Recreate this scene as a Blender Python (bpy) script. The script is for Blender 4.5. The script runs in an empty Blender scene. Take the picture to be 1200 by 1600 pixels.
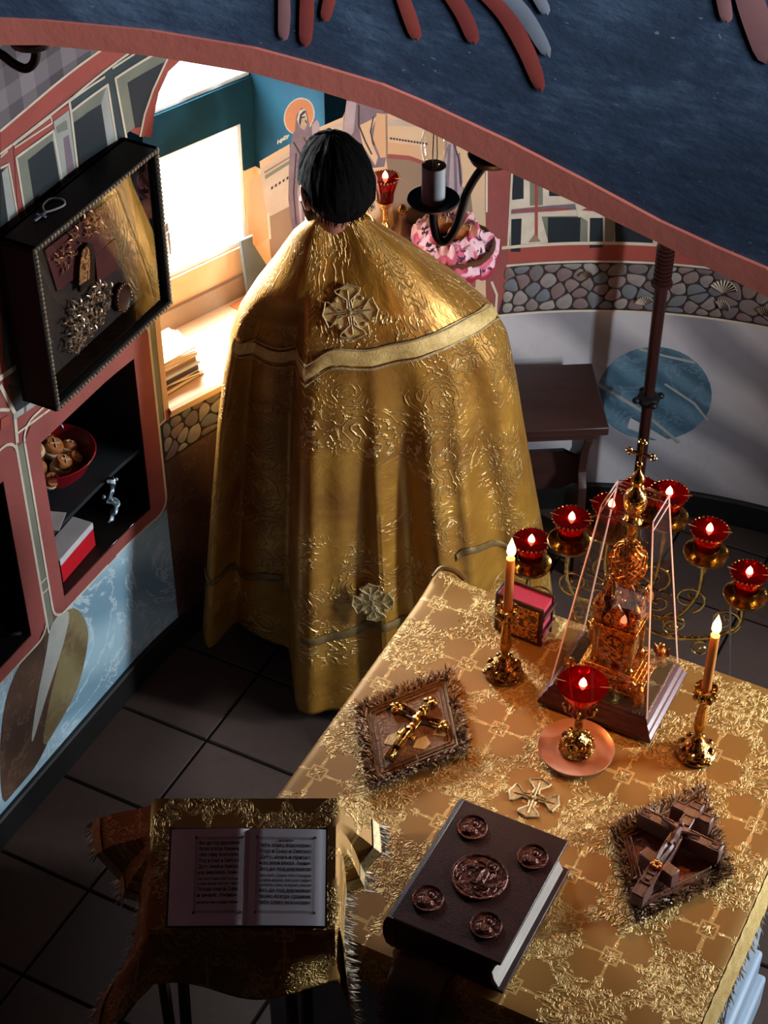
import bpy, bmesh, math, random
from mathutils import Vector, Matrix, noise
from mathutils.geometry import tessellate_polygon
random.seed(7)
SC = bpy.context.scene
COL = SC.collection
PI = math.pi

# ------------------------------------------------------------------ camera
CAMH = 3.65
TILT = math.radians(41)
FOC = 2800.0                       # focal length in pixels of a 1200x1600 frame
cam_d = bpy.data.cameras.new('camera')
cam_d.sensor_fit = 'VERTICAL'
cam_d.sensor_height = 24.0
cam_d.lens = 24.0 * FOC / 1600.0
cam_d.clip_start = 0.05
cam = bpy.data.objects.new('camera', cam_d)
cam.location = (0, 0, CAMH)
cam.rotation_euler = (PI / 2 - TILT, 0, 0)
COL.objects.link(cam)
SC.camera = cam

# ------------------------------------------------------------------ plan of the chapel
ANG = math.radians(62.7)           # direction of the chapel's axis (towards the apse)
V = Vector((math.cos(ANG), math.sin(ANG)))      # east, to the apse
N = Vector((V.y, -V.x))                          # south
O = Vector((0.30885, 2.21925))                   # centre of the altar table
R = 1.46                                         # radius of the apse = half the width
V0 = 0.62                                        # where the straight walls end

# ------------------------------------------------------------------ world, lights, exposure
w = bpy.data.worlds.new('sky')
SC.world = w
w.use_nodes = True
bg = w.node_tree.nodes['Background']
bg.inputs['Color'].default_value = (0.86, 0.95, 1.0, 1)
bg.inputs['Strength'].default_value = 5.0
SC.view_settings.view_transform = 'Standard'
SC.view_settings.look = 'None'
SC.view_settings.gamma = 1.0
SC.view_settings.use_curve_mapping = False
SC.view_settings.exposure = 0.0

def area(name, loc, direction, sx, sy, power, col, spread=180):
    d = bpy.data.lights.new(name, 'AREA')
    d.shape = 'RECTANGLE'; d.size = sx; d.size_y = sy
    d.energy = power; d.color = col; d.spread = math.radians(spread)
    o = bpy.data.objects.new(name, d)
    o.location = loc
    o.rotation_euler = Vector(direction).to_track_quat('-Z', 'Y').to_euler()
    COL.objects.link(o)
    return o

WIN_S = 0.52                       # where the north window sits along the arc
PHI = WIN_S / R
def win_frame(side):               # centre on the wall, outward, tangent
    sgn = -1 if side == 'north' else 1
    rad = sgn * math.cos(PHI) * N + math.sin(PHI) * V
    tan = -sgn * math.sin(PHI) * N + math.cos(PHI) * V
    return O + V0 * V + R * rad, rad, tan
pw, rw, tw = win_frame('south')
c = pw + rw * 0.32
area('south_daylight', (c.x, c.y, 1.50), (-rw.x, -rw.y, -0.10), 0.22, 0.62, 105.0, (0.93, 0.96, 1.0))
pw, rw, tw = win_frame('north')
c = pw + rw * 0.40
area('north_daylight', (c.x, c.y, 1.50), (-rw.x, -rw.y, -0.85), 0.42, 0.6, 45.0, (0.97, 0.98, 1.0), 105)
q = O + 2.40 * N - 1.50 * V; d = -2.5 * N + 0.42 * V
area('nave_fill', (q.x, q.y, 4.2), (d.x, d.y, -0.55), 0.7, 1.0, 30.0, (0.84, 0.92, 1.0), 46)  # added fill light for the arch face, from the unseen nave

# ------------------------------------------------------------------ camera geometry helpers
FWD = Vector((0, math.cos(TILT), -math.sin(TILT)))
UPV = Vector((0, math.sin(TILT), math.cos(TILT)))
CAM = Vector((0, 0, CAMH))
def ray(px, py):
    return FWD + (px - 600) / FOC * Vector((1, 0, 0)) - (py - 800) / FOC * UPV
def atz(px, py, z):
    r = ray(px, py); return CAM + r * ((z - CAMH) / r.z)
def aty(px, py, y):
    r = ray(px, py); return CAM + r * (y / r.y)
def al(a, b, z=0.0):               # chapel coordinates (a south, b east of the altar centre)
    p = O + a * N + b * V; return Vector((p.x, p.y, z))
def wall_sz(px, py):               # a pixel -> (arc length, height) on the wall
    r = ray(px, py); d = r.xy; c0 = CAM.xy - O
    t = (-R - c0.dot(N)) / d.dot(N)
    if t > 0:
        p = CAM + r * t; v = (p.xy - O).dot(V)
        if v < V0: return (v - V0, p.z)
    a = c0 - V0 * V
    A = d.dot(d); B = 2 * a.dot(d); Cc = a.dot(a) - R * R
    t = (-B + math.sqrt(B * B - 4 * A * Cc)) / (2 * A)
    p = CAM + r * t; q = p.xy - O - V0 * V
    return (math.atan2(q.dot(V), -q.dot(N)) * R, p.z)
ARC = PI * R
def W(s, z, off=0.0):              # wall surface point; off > 0 is into the room
    r = R - off
    if s < 0: q = O - r * N + (V0 + s) * V
    elif s > ARC: q = O + r * N + (V0 - (s - ARC)) * V
    else:
        f = s / R; q = O + V0 * V - r * math.cos(f) * N + r * math.sin(f) * V
    return Vector((q.x, q.y, z))

# ------------------------------------------------------------------ materials
def lin(c):
    return tuple(((x / 12.92) if x <= 0.04045 else ((x + 0.055) / 1.055) ** 2.4) for x in c)
MATS = {}
class NT:
    def __init__(s, name):
        s.m = bpy.data.materials.new(name); s.m.use_nodes = True
        s.t = s.m.node_tree; s.n = s.t.nodes; s.l = s.t.links
        s.b = s.n['Principled BSDF']; s.out = s.n['Material Output']
    def node(s, typ, **kw):
        nd = s.n.new(typ)
        for k, v in kw.items(): setattr(nd, k, v)
        return nd
    def link(s, a, b): s.l.new(a, b)
    def math(s, op, a, b=None, c=None):
        nd = s.n.new('ShaderNodeMath'); nd.operation = op
        for i, x in enumerate((a, b, c)):
            if x is None: continue
            if isinstance(x, (int, float)): nd.inputs[i].default_value = x
            else: s.link(x, nd.inputs[i])
        return nd.outputs[0]
    def coord(s, kind='Object', scale=(1, 1, 1), rot=(0, 0, 0), loc=(0, 0, 0)):
        tc = s.n.new('ShaderNodeTexCoord'); mp = s.n.new('ShaderNodeMapping')
        mp.inputs['Scale'].default_value = scale; mp.inputs['Rotation'].default_value = rot
        mp.inputs['Location'].default_value = loc
        s.link(tc.outputs[kind], mp.inputs['Vector']); return mp.outputs['Vector']
    def noise(s, vec, scale, detail=4, rough=0.6, dist=0.0):
        nd = s.n.new('ShaderNodeTexNoise'); s.link(vec, nd.inputs['Vector'])
        nd.inputs['Scale'].default_value = scale; nd.inputs['Detail'].default_value = detail
        nd.inputs['Roughness'].default_value = rough; nd.inputs['Distortion'].default_value = dist
        return nd.outputs['Fac']
    def ramp(s, fac, stops):
        nd = s.n.new('ShaderNodeValToRGB'); s.link(fac, nd.inputs[0])
        e = nd.color_ramp.elements
        while len(e) < len(stops): e.new(0.5)
        for el, (p, c) in zip(e, stops):
            el.position = p
            el.color = (*c, 1) if not isinstance(c, (int, float)) else (c, c, c, 1)
        return nd.outputs['Color']
    def mix(s, fac, a, b):
        nd = s.n.new('ShaderNodeMix'); nd.data_type = 'RGBA'
        for i, x in ((0, fac), (6, a), (7, b)):
            if isinstance(x, (int, float)): nd.inputs[i].default_value = x
            elif isinstance(x, tuple): nd.inputs[i].default_value = (*x, 1)
            else: s.link(x, nd.inputs[i])
        return nd.outputs[2]
    def bump(s, h, dist=0.002, strength=1.0, normal=None):
        nd = s.n.new('ShaderNodeBump'); nd.inputs['Distance'].default_value = dist
        nd.inputs['Strength'].default_value = strength
        s.link(h, nd.inputs['Height'])
        if normal is not None: s.link(normal, nd.inputs['Normal'])
        return nd.outputs['Normal']
    def set(s, **kw):
        for k, v in kw.items():
            k = k.replace('_', ' ')
            if isinstance(v, (int, float)): s.b.inputs[k].default_value = v
            elif isinstance(v, tuple): s.b.inputs[k].default_value = (*v, 1) if len(v) == 3 else v
            else: s.link(v, s.b.inputs[k])

def mat(name, col, col2=None, rough=0.6, metal=0.0, scale=8, bump=0.0, bscale=60, stretch=(1, 1, 1), coat=0.0, spec=0.5, kind='Object'):
    if name in MATS: return MATS[name]
    t = NT(name); c1 = lin(col); c2 = lin(col2) if col2 else tuple(x * 0.72 for x in c1)
    v = t.coord(kind, stretch)
    f = t.noise(v, scale)
    t.set(Base_Color=t.mix(t.ramp(f, [(0.3, 0.0), (0.7, 1.0)]), c1, c2), Roughness=rough, Metallic=metal)
    t.b.inputs['Coat Weight'].default_value = coat
    t.b.inputs['Specular IOR Level'].default_value = spec
    if bump: t.set(Normal=t.bump(t.noise(v, bscale, 3), bump))
    MATS[name] = t.m; return t.m

def emission(name, col, strength):
    t = NT(name); t.set(Base_Color=(0, 0, 0), Emission_Color=lin(col), Emission_Strength=strength)
    MATS[name] = t.m; return t.m

def m_brocade(name, base, lobe, lines, org=(0.111, 0.12), pitch=0.187, rot=PI / 4):
    """gold church brocade: darker smooth quatrefoils with a little cross, on embossed gold; UV in metres"""
    t = NT(name)
    uv = t.coord('UV', (1, 1, 1))
    mp = t.node('ShaderNodeMapping'); t.link(uv, mp.inputs['Vector'])
    mp.vector_type = 'TEXTURE'
    mp.inputs['Location'].default_value = (org[0], org[1], 0); mp.inputs['Rotation'].default_value = (0, 0, rot)
    sp = t.node('ShaderNodeSeparateXYZ'); t.link(mp.outputs[0], sp.inputs[0])
    wob = t.noise(uv, 28, 2); w2 = t.math('MULTIPLY', t.math('SUBTRACT', wob, 0.5), 0.016)
    def fold(o):
        q = t.math('ADD', t.math('DIVIDE', o, pitch), 0.5)
        q = t.math('SUBTRACT', t.math('FRACT', q), 0.5)
        return t.math('MULTIPLY', q, pitch)
    x, y = fold(sp.outputs[0]), fold(sp.outputs[1])
    # lobes lie on the lattice axes; thin lines run on the diagonals
    ax, ay = t.math('ABSOLUTE', x), t.math('ABSOLUTE', y)
    mx, mn = t.math('MAXIMUM', ax, ay), t.math('MINIMUM', ax, ay)
    dx = t.math('SUBTRACT', mx, 0.046)
    d = t.math('SQRT', t.math('ADD', t.math('MULTIPLY', dx, dx), t.math('MULTIPLY', mn, mn)))
    ang = t.math('MULTIPLY', t.math('SINE', t.math('MULTIPLY', t.math('ARCTAN2', mn, dx), 8.0)), 0.0035)
    lob = t.math('LESS_THAN', t.math('ADD', d, t.math('ADD', ang, w2)), 0.033)
    diag = t.math('SUBTRACT', mx, mn)
    rr = t.math('ADD', mx, mn)
    ln = t.math('MULTIPLY', t.math('LESS_THAN', t.math('ADD', diag, w2), 0.0038), t.math('LESS_THAN', rr, 0.115))
    box = t.math('LESS_THAN', rr, 0.024)
    boxin = t.math('MULTIPLY', t.math('LESS_THAN', rr, 0.019), t.math('GREATER_THAN', t.math('MINIMUM', ax, ay), 0.0014))
    line = t.math('SUBTRACT', t.math('MAXIMUM', ln, box), boxin)
    line = t.math('MAXIMUM', line, 0.0)
    # embossing of the ground: squiggly threads
    nz = t.noise(uv, 42, 2, 0.5, 2.4)
    squig = t.math('ABSOLUTE', t.math('SUBTRACT', nz, 0.5))
    thr = t.ramp(squig, [(0.0, 1.0), (0.05, 0.6), (0.10, 0.0)])
    ground = t.mix(thr, tuple(x * 0.72 for x in lin(base)), lin(lines))
    tarn = t.ramp(t.noise(uv, 9, 3), [(0.35, 0.0), (0.7, 1.0)])
    ground = t.mix(t.math('MULTIPLY', tarn, 0.35), ground, lin(lobe))
    col = t.mix(lob, ground, lin(lobe))
    col = t.mix(t.math('MULTIPLY', line, 0.75), col, lin(lines))
    inv = t.math('SUBTRACT', 1.0, lob)
    h = t.math('ADD', t.math('MULTIPLY', inv, t.math('ADD', t.math('MULTIPLY', thr, 0.6), 0.5)), t.math('MULTIPLY', line, 1.0))
    weave = t.noise(uv, 900, 1)
    h = t.math('ADD', h, t.math('MULTIPLY', weave, 0.12))
    t.set(Base_Color=col, Metallic=0.35, Roughness=t.math('ADD', t.math('MULTIPLY', lob, 0.12), 0.42), Normal=t.bump(h, 0.0034, 1.0))
    MATS[name] = t.m; return t.m

def m_damask(name, base, dark, hi):
    """vestment cloth of gold: scroll damask in soft relief, UV in metres"""
    t = NT(name)
    uv = t.coord('UV', (1, 1, 1))
    vo = t.node('ShaderNodeTexVoronoi'); vo.feature = 'F1'; vo.inputs['Scale'].default_value = 9.0
    vo.inputs['Randomness'].default_value = 0.75
    t.link(uv, vo.inputs['Vector'])
    dist = vo.outputs['Distance']
    nz = t.noise(uv, 16, 3, 0.55, 1.2)
    rings = t.math('SINE', t.math('ADD', t.math('MULTIPLY', dist, 30.0), t.math('MULTIPLY', nz, 14.0)))
    vine = t.ramp(t.math('ABSOLUTE', rings), [(0.0, 1.0), (0.32, 0.35), (0.6, 0.0)])
    patch = t.ramp(t.noise(uv, 5.5, 2, 0.5, 0.6), [(0.44, 0.0), (0.56, 1.0)])
    vine = t.math('MULTIPLY', vine, patch)
    fine = t.noise(uv, 60, 3, 0.6, 1.0)
    tone = t.ramp(t.noise(uv, 7, 4, 0.6, 0.5), [(0.3, 0.0), (0.75, 1.0)])
    col = t.mix(tone, lin(base), lin(dark))
    col = t.mix(t.math('MULTIPLY', vine, 0.55), col, lin(hi))
    h = t.math('ADD', t.math('MULTIPLY', vine, 1.0), t.math('ADD', t.math('MULTIPLY', fine, 0.35), t.math('MULTIPLY', t.noise(uv, 14, 2), 1.1)))
    t.set(Base_Color=col, Metallic=0.45, Roughness=0.38, Normal=t.bump(h, 0.0045, 0.8))
    MATS[name] = t.m; return t.m

def m_marble(name, base, mid, vein, vscale=1.0, rot=0.6, rough=0.5, amt=0.35):
    """painted marble: broad diagonal streaks with thin light veins"""
    t = NT(name)
    v = t.coord('Object', (1, 1, 1), (0.3, rot, 0.2))
    wv = t.node('ShaderNodeTexWave'); t.link(v, wv.inputs['Vector'])
    wv.inputs['Scale'].default_value = 1.7 * vscale; wv.inputs['Distortion'].default_value = 3.2
    wv.inputs['Detail'].default_value = 3; wv.inputs['Detail Scale'].default_value = 1.2
    f = t.ramp(wv.outputs['Fac'], [(0.15, 0.0), (0.9, 1.0)])
    col = t.mix(f, lin(base), lin(mid))
    n = t.noise(v, 3.2 * vscale, 5, 0.65, 1.4)
    vn = t.ramp(t.math('ABSOLUTE', t.math('SUBTRACT', n, 0.5)), [(0.0, 1.0), (0.02, 0.0)])
    col = t.mix(t.math('MULTIPLY', vn, amt), col, lin(vein))
    t.set(Base_Color=col, Roughness=rough)
    MATS[name] = t.m; return t.m

def m_blue_fresco():
    t = NT('blue_fresco')
    v = t.coord('Object', (1.0, 1.0, 2.2), (0, 0.5, 0))
    st = t.noise(v, 6, 6, 0.7, 0.8)
    fine = t.noise(t.coord('Object', (2, 2, 14), (0, 0.45, 0)), 9, 4, 0.7)
    f = t.math('ADD', t.math('MULTIPLY', st, 0.7), t.math('MULTIPLY', fine, 0.3))
    col = t.ramp(f, [(0.28, lin((0.13, 0.17, 0.24))), (0.5, lin((0.20, 0.27, 0.37))), (0.72, lin((0.36, 0.44, 0.54)))])
    spk = t.ramp(t.noise(v, 120, 1), [(0.74, 0.0), (0.78, 1.0)])
    col = t.mix(t.math('MULTIPLY', spk, 0.5), col, lin((0.6, 0.64, 0.66)))
    t.set(Base_Color=col, Roughness=0.8, Normal=t.bump(t.noise(v, 40, 4), 0.002, 0.6))
    MATS['blue_fresco'] = t.m; return t.m

def m_island(name, cols, rough=0.7, bump=0.0, bscale=90):
    """one tint per object, from the object's random number"""
    t = NT(name)
    oi = t.node('ShaderNodeObjectInfo')
    st = [(i / len(cols), lin(c)) for i, c in enumerate(cols)]
    nd = t.node('ShaderNodeValToRGB'); nd.color_ramp.interpolation = 'CONSTANT'
    e = nd.color_ramp.elements
    while len(e) < len(st): e.new(0.5)
    for el, (p, c) in zip(e, st): el.position = p; el.color = (*c, 1)
    t.link(oi.outputs['Random'], nd.inputs[0])
    v = t.coord('Object')
    n = t.noise(v, 22, 4, 0.7)
    col = t.mix(t.math('MULTIPLY', t.ramp(n, [(0.35, 0.0), (0.7, 1.0)]), 0.45), nd.outputs[0], tuple(x * 0.5 for x in lin(cols[0])))
    t.set(Base_Color=col, Roughness=rough)
    if bump: t.set(Normal=t.bump(t.noise(v, bscale, 4), bump))
    MATS[name] = t.m; return t.m

def schlick(t):                    # reflectance of a thin sheet, the same from both faces
    lw = t.node('ShaderNodeLayerWeight'); lw.inputs['Blend'].default_value = 0.5
    return t.math('ADD', t.math('MULTIPLY', t.math('POWER', lw.outputs['Facing'], 5.0), 0.9), 0.04)
def m_clear(name, tint=(1, 1, 1), gloss=0.08, rough=0.02, ior=1.45):
    t = NT(name); t.n.remove(t.b)
    tr = t.node('ShaderNodeBsdfTransparent'); tr.inputs[0].default_value = (*tint, 1)
    gl = t.node('ShaderNodeBsdfGlossy'); gl.inputs['Roughness'].default_value = rough
    mx = t.node('ShaderNodeMixShader')
    t.link(t.math('ADD', schlick(t), gloss), mx.inputs[0])
    t.link(tr.outputs[0], mx.inputs[1]); t.link(gl.outputs[0], mx.inputs[2])
    t.link(mx.outputs[0], t.out.inputs['Surface'])
    MATS[name] = t.m; return t.m

def m_red_glass():
    t = NT('red_glass'); t.n.remove(t.b)
    tr = t.node('ShaderNodeBsdfTransparent'); tr.inputs[0].default_value = (0.50, 0.022, 0.025, 1)
    tl = t.node('ShaderNodeBsdfTranslucent'); tl.inputs[0].default_value = (0.75, 0.03, 0.02, 1)
    m1 = t.node('ShaderNodeMixShader'); m1.inputs[0].default_value = 0.22
    t.link(tr.outputs[0], m1.inputs[1]); t.link(tl.outputs[0], m1.inputs[2])
    gl = t.node('ShaderNodeBsdfGlossy'); gl.inputs['Roughness'].default_value = 0.06
    m2 = t.node('ShaderNodeMixShader'); t.link(schlick(t), m2.inputs[0])
    t.link(m1.outputs[0], m2.inputs[1]); t.link(gl.outputs[0], m2.inputs[2])
    t.link(m2.outputs[0], t.out.inputs['Surface'])
    MATS['red_glass'] = t.m; return t.m

def m_gilt(name, col, rough=0.25, bscale=60, bump=0.003, dark=None):
    t = NT(name); v = t.coord('Object')
    n = t.noise(v, bscale, 3, 0.5, 1.0)
    c = t.mix(t.ramp(n, [(0.35, 0.0), (0.6, 1.0)]), lin(dark or tuple(x * 0.5 for x in col)), lin(col))
    t.set(Base_Color=c, Metallic=1.0, Roughness=rough, Normal=t.bump(n, bump, 0.9))
    MATS[name] = t.m; return t.m

def m_filigree(name, metal, ground, scale=70):
    t = NT(name); v = t.coord('Object')
    n = t.noise(v, scale, 2, 0.4, 1.5)
    f = t.ramp(t.math('ABSOLUTE', t.math('SUBTRACT', n, 0.5)), [(0.0, 1.0), (0.05, 1.0), (0.09, 0.0)])
    t.set(Base_Color=t.mix(f, lin(ground), lin(metal)), Metallic=t.math('MULTIPLY', f, 0.9), Roughness=0.35, Normal=t.bump(f, 0.002, 0.8))
    MATS[name] = t.m; return t.m

def m_print(name, base, flower, dark):
    t = NT(name); v = t.coord('Object')
    a = t.ramp(t.noise(v, 18, 2, 0.4, 1.0), [(0.50, 0.0), (0.56, 1.0)]); b = t.ramp(t.noise(v, 24, 2, 0.5, 1.5), [(0.60, 0.0), (0.63, 1.0)])
    t.set(Base_Color=t.mix(b, t.mix(a, lin(base), lin(flower)), lin(dark)), Roughness=0.8)
    MATS[name] = t.m; return t.m

def m_wood(name, col, col2, scale=6, rough=0.4, axis=(1, 12, 12)):
    t = NT(name); v = t.coord('Object', axis)
    n = t.noise(v, scale, 5, 0.65, 0.6)
    t.set(Base_Color=t.mix(t.ramp(n, [(0.3, 0.0), (0.7, 1.0)]), lin(col), lin(col2)), Roughness=rough, Normal=t.bump(n, 0.0008, 0.5))
    MATS[name] = t.m; return t.m

def m_plaid(name):
    t = NT(name); v = t.coord('UV', (1, 1, 1))
    sp = t.node('ShaderNodeSeparateXYZ'); t.link(v, sp.inputs[0])
    def bands(o, k):
        q = t.math('FRACT', t.math('MULTIPLY', o, k))
        nd = t.node('ShaderNodeValToRGB'); nd.color_ramp.interpolation = 'CONSTANT'
        e = nd.color_ramp.elements
        for p, c in ((0.0, 0.15), (0.2, 0.8), (0.4, 0.35), (0.6, 1.0), (0.8, 0.5)):
            el = e.new(p) if p not in (0.0,) else e[0]
            el.color = (c, c, c, 1)
        t.link(q, nd.inputs[0]); return nd.outputs[0]
    f = t.math('MULTIPLY', t.math('ADD', bands(sp.outputs[0], 4.2), bands(sp.outputs[1], 4.6)), 0.5)
    t.set(Base_Color=t.mix(f, lin((0.12, 0.10, 0.15)), lin((0.52, 0.49, 0.51))), Roughness=0.8)
    MATS[name] = t.m; return t.m

# palette
mat('arch_red', (0.82, 0.45, 0.38), (0.74, 0.39, 0.33), 0.8, scale=6, bump=0.0005, bscale=60)
mat('salmon', (0.60, 0.31, 0.29), (0.52, 0.26, 0.24), 0.75, scale=5, bump=0.001)
mat('red_band', (0.66, 0.31, 0.26), (0.58, 0.26, 0.23), 0.75, scale=6, bump=0.0005, bscale=60)
mat('cream', (0.86, 0.74, 0.60), (0.80, 0.67, 0.52), 0.7, scale=4)
mat('peach', (0.84, 0.68, 0.52), (0.80, 0.62, 0.46), 0.7, scale=3)
mat('pale_stone', (0.80, 0.74, 0.66), (0.70, 0.63, 0.56), 0.7, scale=9)
mat('tan_shade', (0.60, 0.50, 0.40), (0.52, 0.43, 0.35), 0.7, scale=6)
mat('white_line', (0.86, 0.82, 0.74), (0.78, 0.74, 0.66), 0.7, scale=20)
mat('teal', (0.055, 0.20, 0.25), (0.04, 0.15, 0.20), 0.85, scale=5, spec=0.1)
mat('deep_teal', (0.03, 0.10, 0.13), (0.02, 0.075, 0.105), 0.9, scale=5, spec=0.0)
mat('dark_teal', (0.065, 0.13, 0.165), (0.045, 0.10, 0.13), 0.7, scale=10)
mat('slate_teal', (0.18, 0.26, 0.27), (0.13, 0.20, 0.22), 0.7, scale=10)
mat('olive_grey', (0.52, 0.53, 0.46), (0.42, 0.44, 0.39), 0.7, scale=8)
mat('pale_grey', (0.68, 0.69, 0.66), (0.58, 0.60, 0.58), 0.7, scale=8)
mat('grout', (0.03, 0.026, 0.025), rough=1.0, spec=0.1)
mat('pebble_mortar', (0.20, 0.16, 0.16), (0.15, 0.12, 0.12), 0.8)
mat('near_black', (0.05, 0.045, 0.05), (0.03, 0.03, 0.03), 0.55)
mat('black_iron', (0.10, 0.10, 0.11), (0.07, 0.07, 0.08), 0.45, 0.2)
mat('candle_sleeve', (0.60, 0.62, 0.64), (0.54, 0.56, 0.58), 0.6)
mat('mauve', (0.52, 0.45, 0.49), (0.42, 0.36, 0.41), 0.75, scale=14)
mat('mauve_light', (0.70, 0.64, 0.66), (0.62, 0.56, 0.58), 0.75, scale=14)
mat('halo', (0.84, 0.56, 0.36), (0.78, 0.50, 0.32), 0.6)
mat('fresco_skin', (0.82, 0.76, 0.64), (0.66, 0.58, 0.48), 0.7, scale=30)
mat('fresco_dark', (0.22, 0.18, 0.20), rough=0.7)
m_blue_fresco()
m_marble('marble_blue', (0.64, 0.78, 0.84), (0.47, 0.62, 0.70), (0.88, 0.93, 0.95), amt=0.6)
m_marble('marble_grey', (0.76, 0.76, 0.78), (0.54, 0.54, 0.57), (0.56, 0.58, 0.63), 0.8, 0.9, amt=0.12)
m_marble('marble_teal', (0.36, 0.50, 0.58), (0.25, 0.38, 0.46), (0.58, 0.68, 0.74), 2.2, 0.9)
m_marble('marble_brown', (0.38, 0.28, 0.22), (0.28, 0.20, 0.16), (0.56, 0.46, 0.36), 1.6, 0.2)
m_marble('marble_olive', (0.52, 0.47, 0.33), (0.42, 0.36, 0.24), (0.66, 0.62, 0.50), 2.4, 0.2)
m_plaid('plaid')
m_island('pebble', [(0.50, 0.46, 0.45), (0.58, 0.55, 0.54), (0.44, 0.40, 0.41), (0.54, 0.47, 0.44), (0.42, 0.45, 0.48), (0.62, 0.60, 0.57), (0.49, 0.41, 0.41)])
m_island('floor_tile', [(0.225, 0.16, 0.13), (0.24, 0.17, 0.14), (0.21, 0.15, 0.125), (0.23, 0.165, 0.135)], 0.8, 0.0012, 30)
m_brocade('gold_brocade', (0.74, 0.57, 0.28), (0.62, 0.46, 0.21), (0.90, 0.76, 0.47))
m_damask('vestment_gold', (0.75, 0.55, 0.21), (0.52, 0.33, 0.12), (0.96, 0.88, 0.64))
m_damask('mat_cloth', (0.58, 0.38, 0.24), (0.44, 0.25, 0.15), (0.74, 0.56, 0.36))
mat('gold_trim', (0.90, 0.79, 0.52), (0.76, 0.63, 0.36), 0.5, 0.15, 60, 0.0016, 260)
mat('dull_trim', (0.52, 0.42, 0.24), (0.40, 0.32, 0.18), 0.5, 0.35, 60, 0.001, 300)
mat('silver_braid', (0.84, 0.76, 0.56), (0.62, 0.54, 0.38), 0.42, 0.35, 120, 0.001, 400)
mat('gold_lining', (0.50, 0.35, 0.14), (0.42, 0.28, 0.10), 0.6, 0.2)
mat('fringe_gold', (0.80, 0.70, 0.48), (0.66, 0.54, 0.33), 0.5, 0.2, 80)
mat('fringe_silver', (0.80, 0.77, 0.70), (0.60, 0.57, 0.50), 0.5, 0.2, 80)
mat('mat_weave', (0.62, 0.46, 0.28), (0.38, 0.22, 0.14), 0.6, 0.15, 110, 0.003, 160)
mat('mat_weave_red', (0.58, 0.30, 0.18), (0.40, 0.17, 0.10), 0.6, 0.15, 110, 0.003, 160)
mat('fringe_dark', (0.50, 0.38, 0.30), (0.28, 0.18, 0.14), 0.5, 0.2, 90)
mat('fringe_pale', (0.95, 0.88, 0.76), (0.78, 0.68, 0.55), 0.5, 0.0, 90)
m_gilt('brass', (0.86, 0.66, 0.34), 0.22, 50, 0.0015, (0.55, 0.38, 0.16))
m_gilt('brass_chased', (0.90, 0.72, 0.40), 0.22, 90, 0.004, (0.42, 0.28, 0.12))
m_gilt('gilt', (0.93, 0.62, 0.27), 0.26, 110, 0.004, (0.52, 0.27, 0.10))
m_gilt('pale_brass', (0.86, 0.78, 0.62), 0.24, 40, 0.002, (0.60, 0.50, 0.34))
m_filigree('gilt_cover', (0.86, 0.58, 0.28), (0.28, 0.13, 0.07), 60)
m_filigree('icon_filigree', (0.78, 0.64, 0.48), (0.20, 0.09, 0.09), 40)
mat('bronze_leaf', (0.78, 0.58, 0.46), (0.46, 0.30, 0.24), 0.35, 0.6, 90)
mat('silver_leaf', (0.84, 0.76, 0.66), (0.36, 0.29, 0.25), 0.3, 0.7, 90)
mat('bronze_relief', (0.46, 0.30, 0.26), (0.28, 0.16, 0.15), 0.35, 0.7, 60, 0.004, 90)
mat('leather', (0.19, 0.055, 0.075), (0.14, 0.04, 0.055), 0.42, 0, 30, 0.0006, 300)
mat('pages', (0.84, 0.83, 0.80), (0.74, 0.73, 0.70), 0.7, 0, 4, 0.0006, 500, (1, 1, 40))
mat('paper', (0.93, 0.94, 0.98), (0.90, 0.91, 0.96), 0.8, scale=3)
mat('ink', (0.10, 0.10, 0.16), rough=0.8)
mat('ink_red', (0.45, 0.16, 0.20), rough=0.8)
mat('ink_grey', (0.40, 0.40, 0.46), rough=0.8)
m_wood('dark_wood', (0.22, 0.12, 0.10), (0.15, 0.08, 0.07))
m_wood('staff_wood', (0.24, 0.11, 0.10), (0.14, 0.06, 0.06), 6, 0.3, (12, 12, 1))
m_wood('maroon_wood', (0.36, 0.19, 0.20), (0.26, 0.13, 0.14), 8, 0.28)
m_wood('carved_wood', (0.48, 0.36, 0.33), (0.33, 0.23, 0.22), 20, 0.38)
mat('case_black', (0.04, 0.036, 0.036), (0.028, 0.025, 0.028), 0.6, spec=0.2)
mat('rope_edge', (0.62, 0.58, 0.50), (0.36, 0.33, 0.28), 0.4, 0.3, 90)
mat('white_paint', (0.62, 0.69, 0.76), (0.56, 0.63, 0.70), 0.5, scale=3)
mat('window_paint', (0.90, 0.92, 0.92), rough=0.45)
mat('beeswax', (0.80, 0.55, 0.26), (0.72, 0.46, 0.20), 0.45)
MATS['beeswax'].node_tree.nodes['Principled BSDF'].inputs['Subsurface Weight'].default_value = 0.0
mat('wick', (0.08, 0.06, 0.05))
emission('flame', (1.0, 0.76, 0.42), 26.0)
emission('lamp_flame', (1.0, 0.62, 0.42), 16.0)
m_clear('clear_glass', (0.97, 0.95, 0.94), 0.035)
m_clear('bulb_glass', (0.97, 0.96, 0.94), 0.06)
m_clear('window_glass', (0.97, 0.99, 1.0), 0.0)
mat('glass_edge', (0.96, 0.82, 0.78), (0.92, 0.76, 0.72), 0.15)
m_red_glass()
mat('oil', (0.30, 0.03, 0.02), rough=0.1)
mat('skin', (0.74, 0.52, 0.43), (0.68, 0.45, 0.37), 0.5, scale=20)
mat('hair', (0.030, 0.026, 0.026), (0.018, 0.016, 0.016), 0.9, 0, 30, 0.002, 160, (6, 6, 1), 0, 0.12)
mat('beard', (0.50, 0.48, 0.46), (0.36, 0.34, 0.33), 0.6, 0, 60, 0.002, 160)
mat('cassock', (0.06, 0.055, 0.06), rough=0.8)
mat('shoe', (0.04, 0.035, 0.035), rough=0.3)
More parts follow.
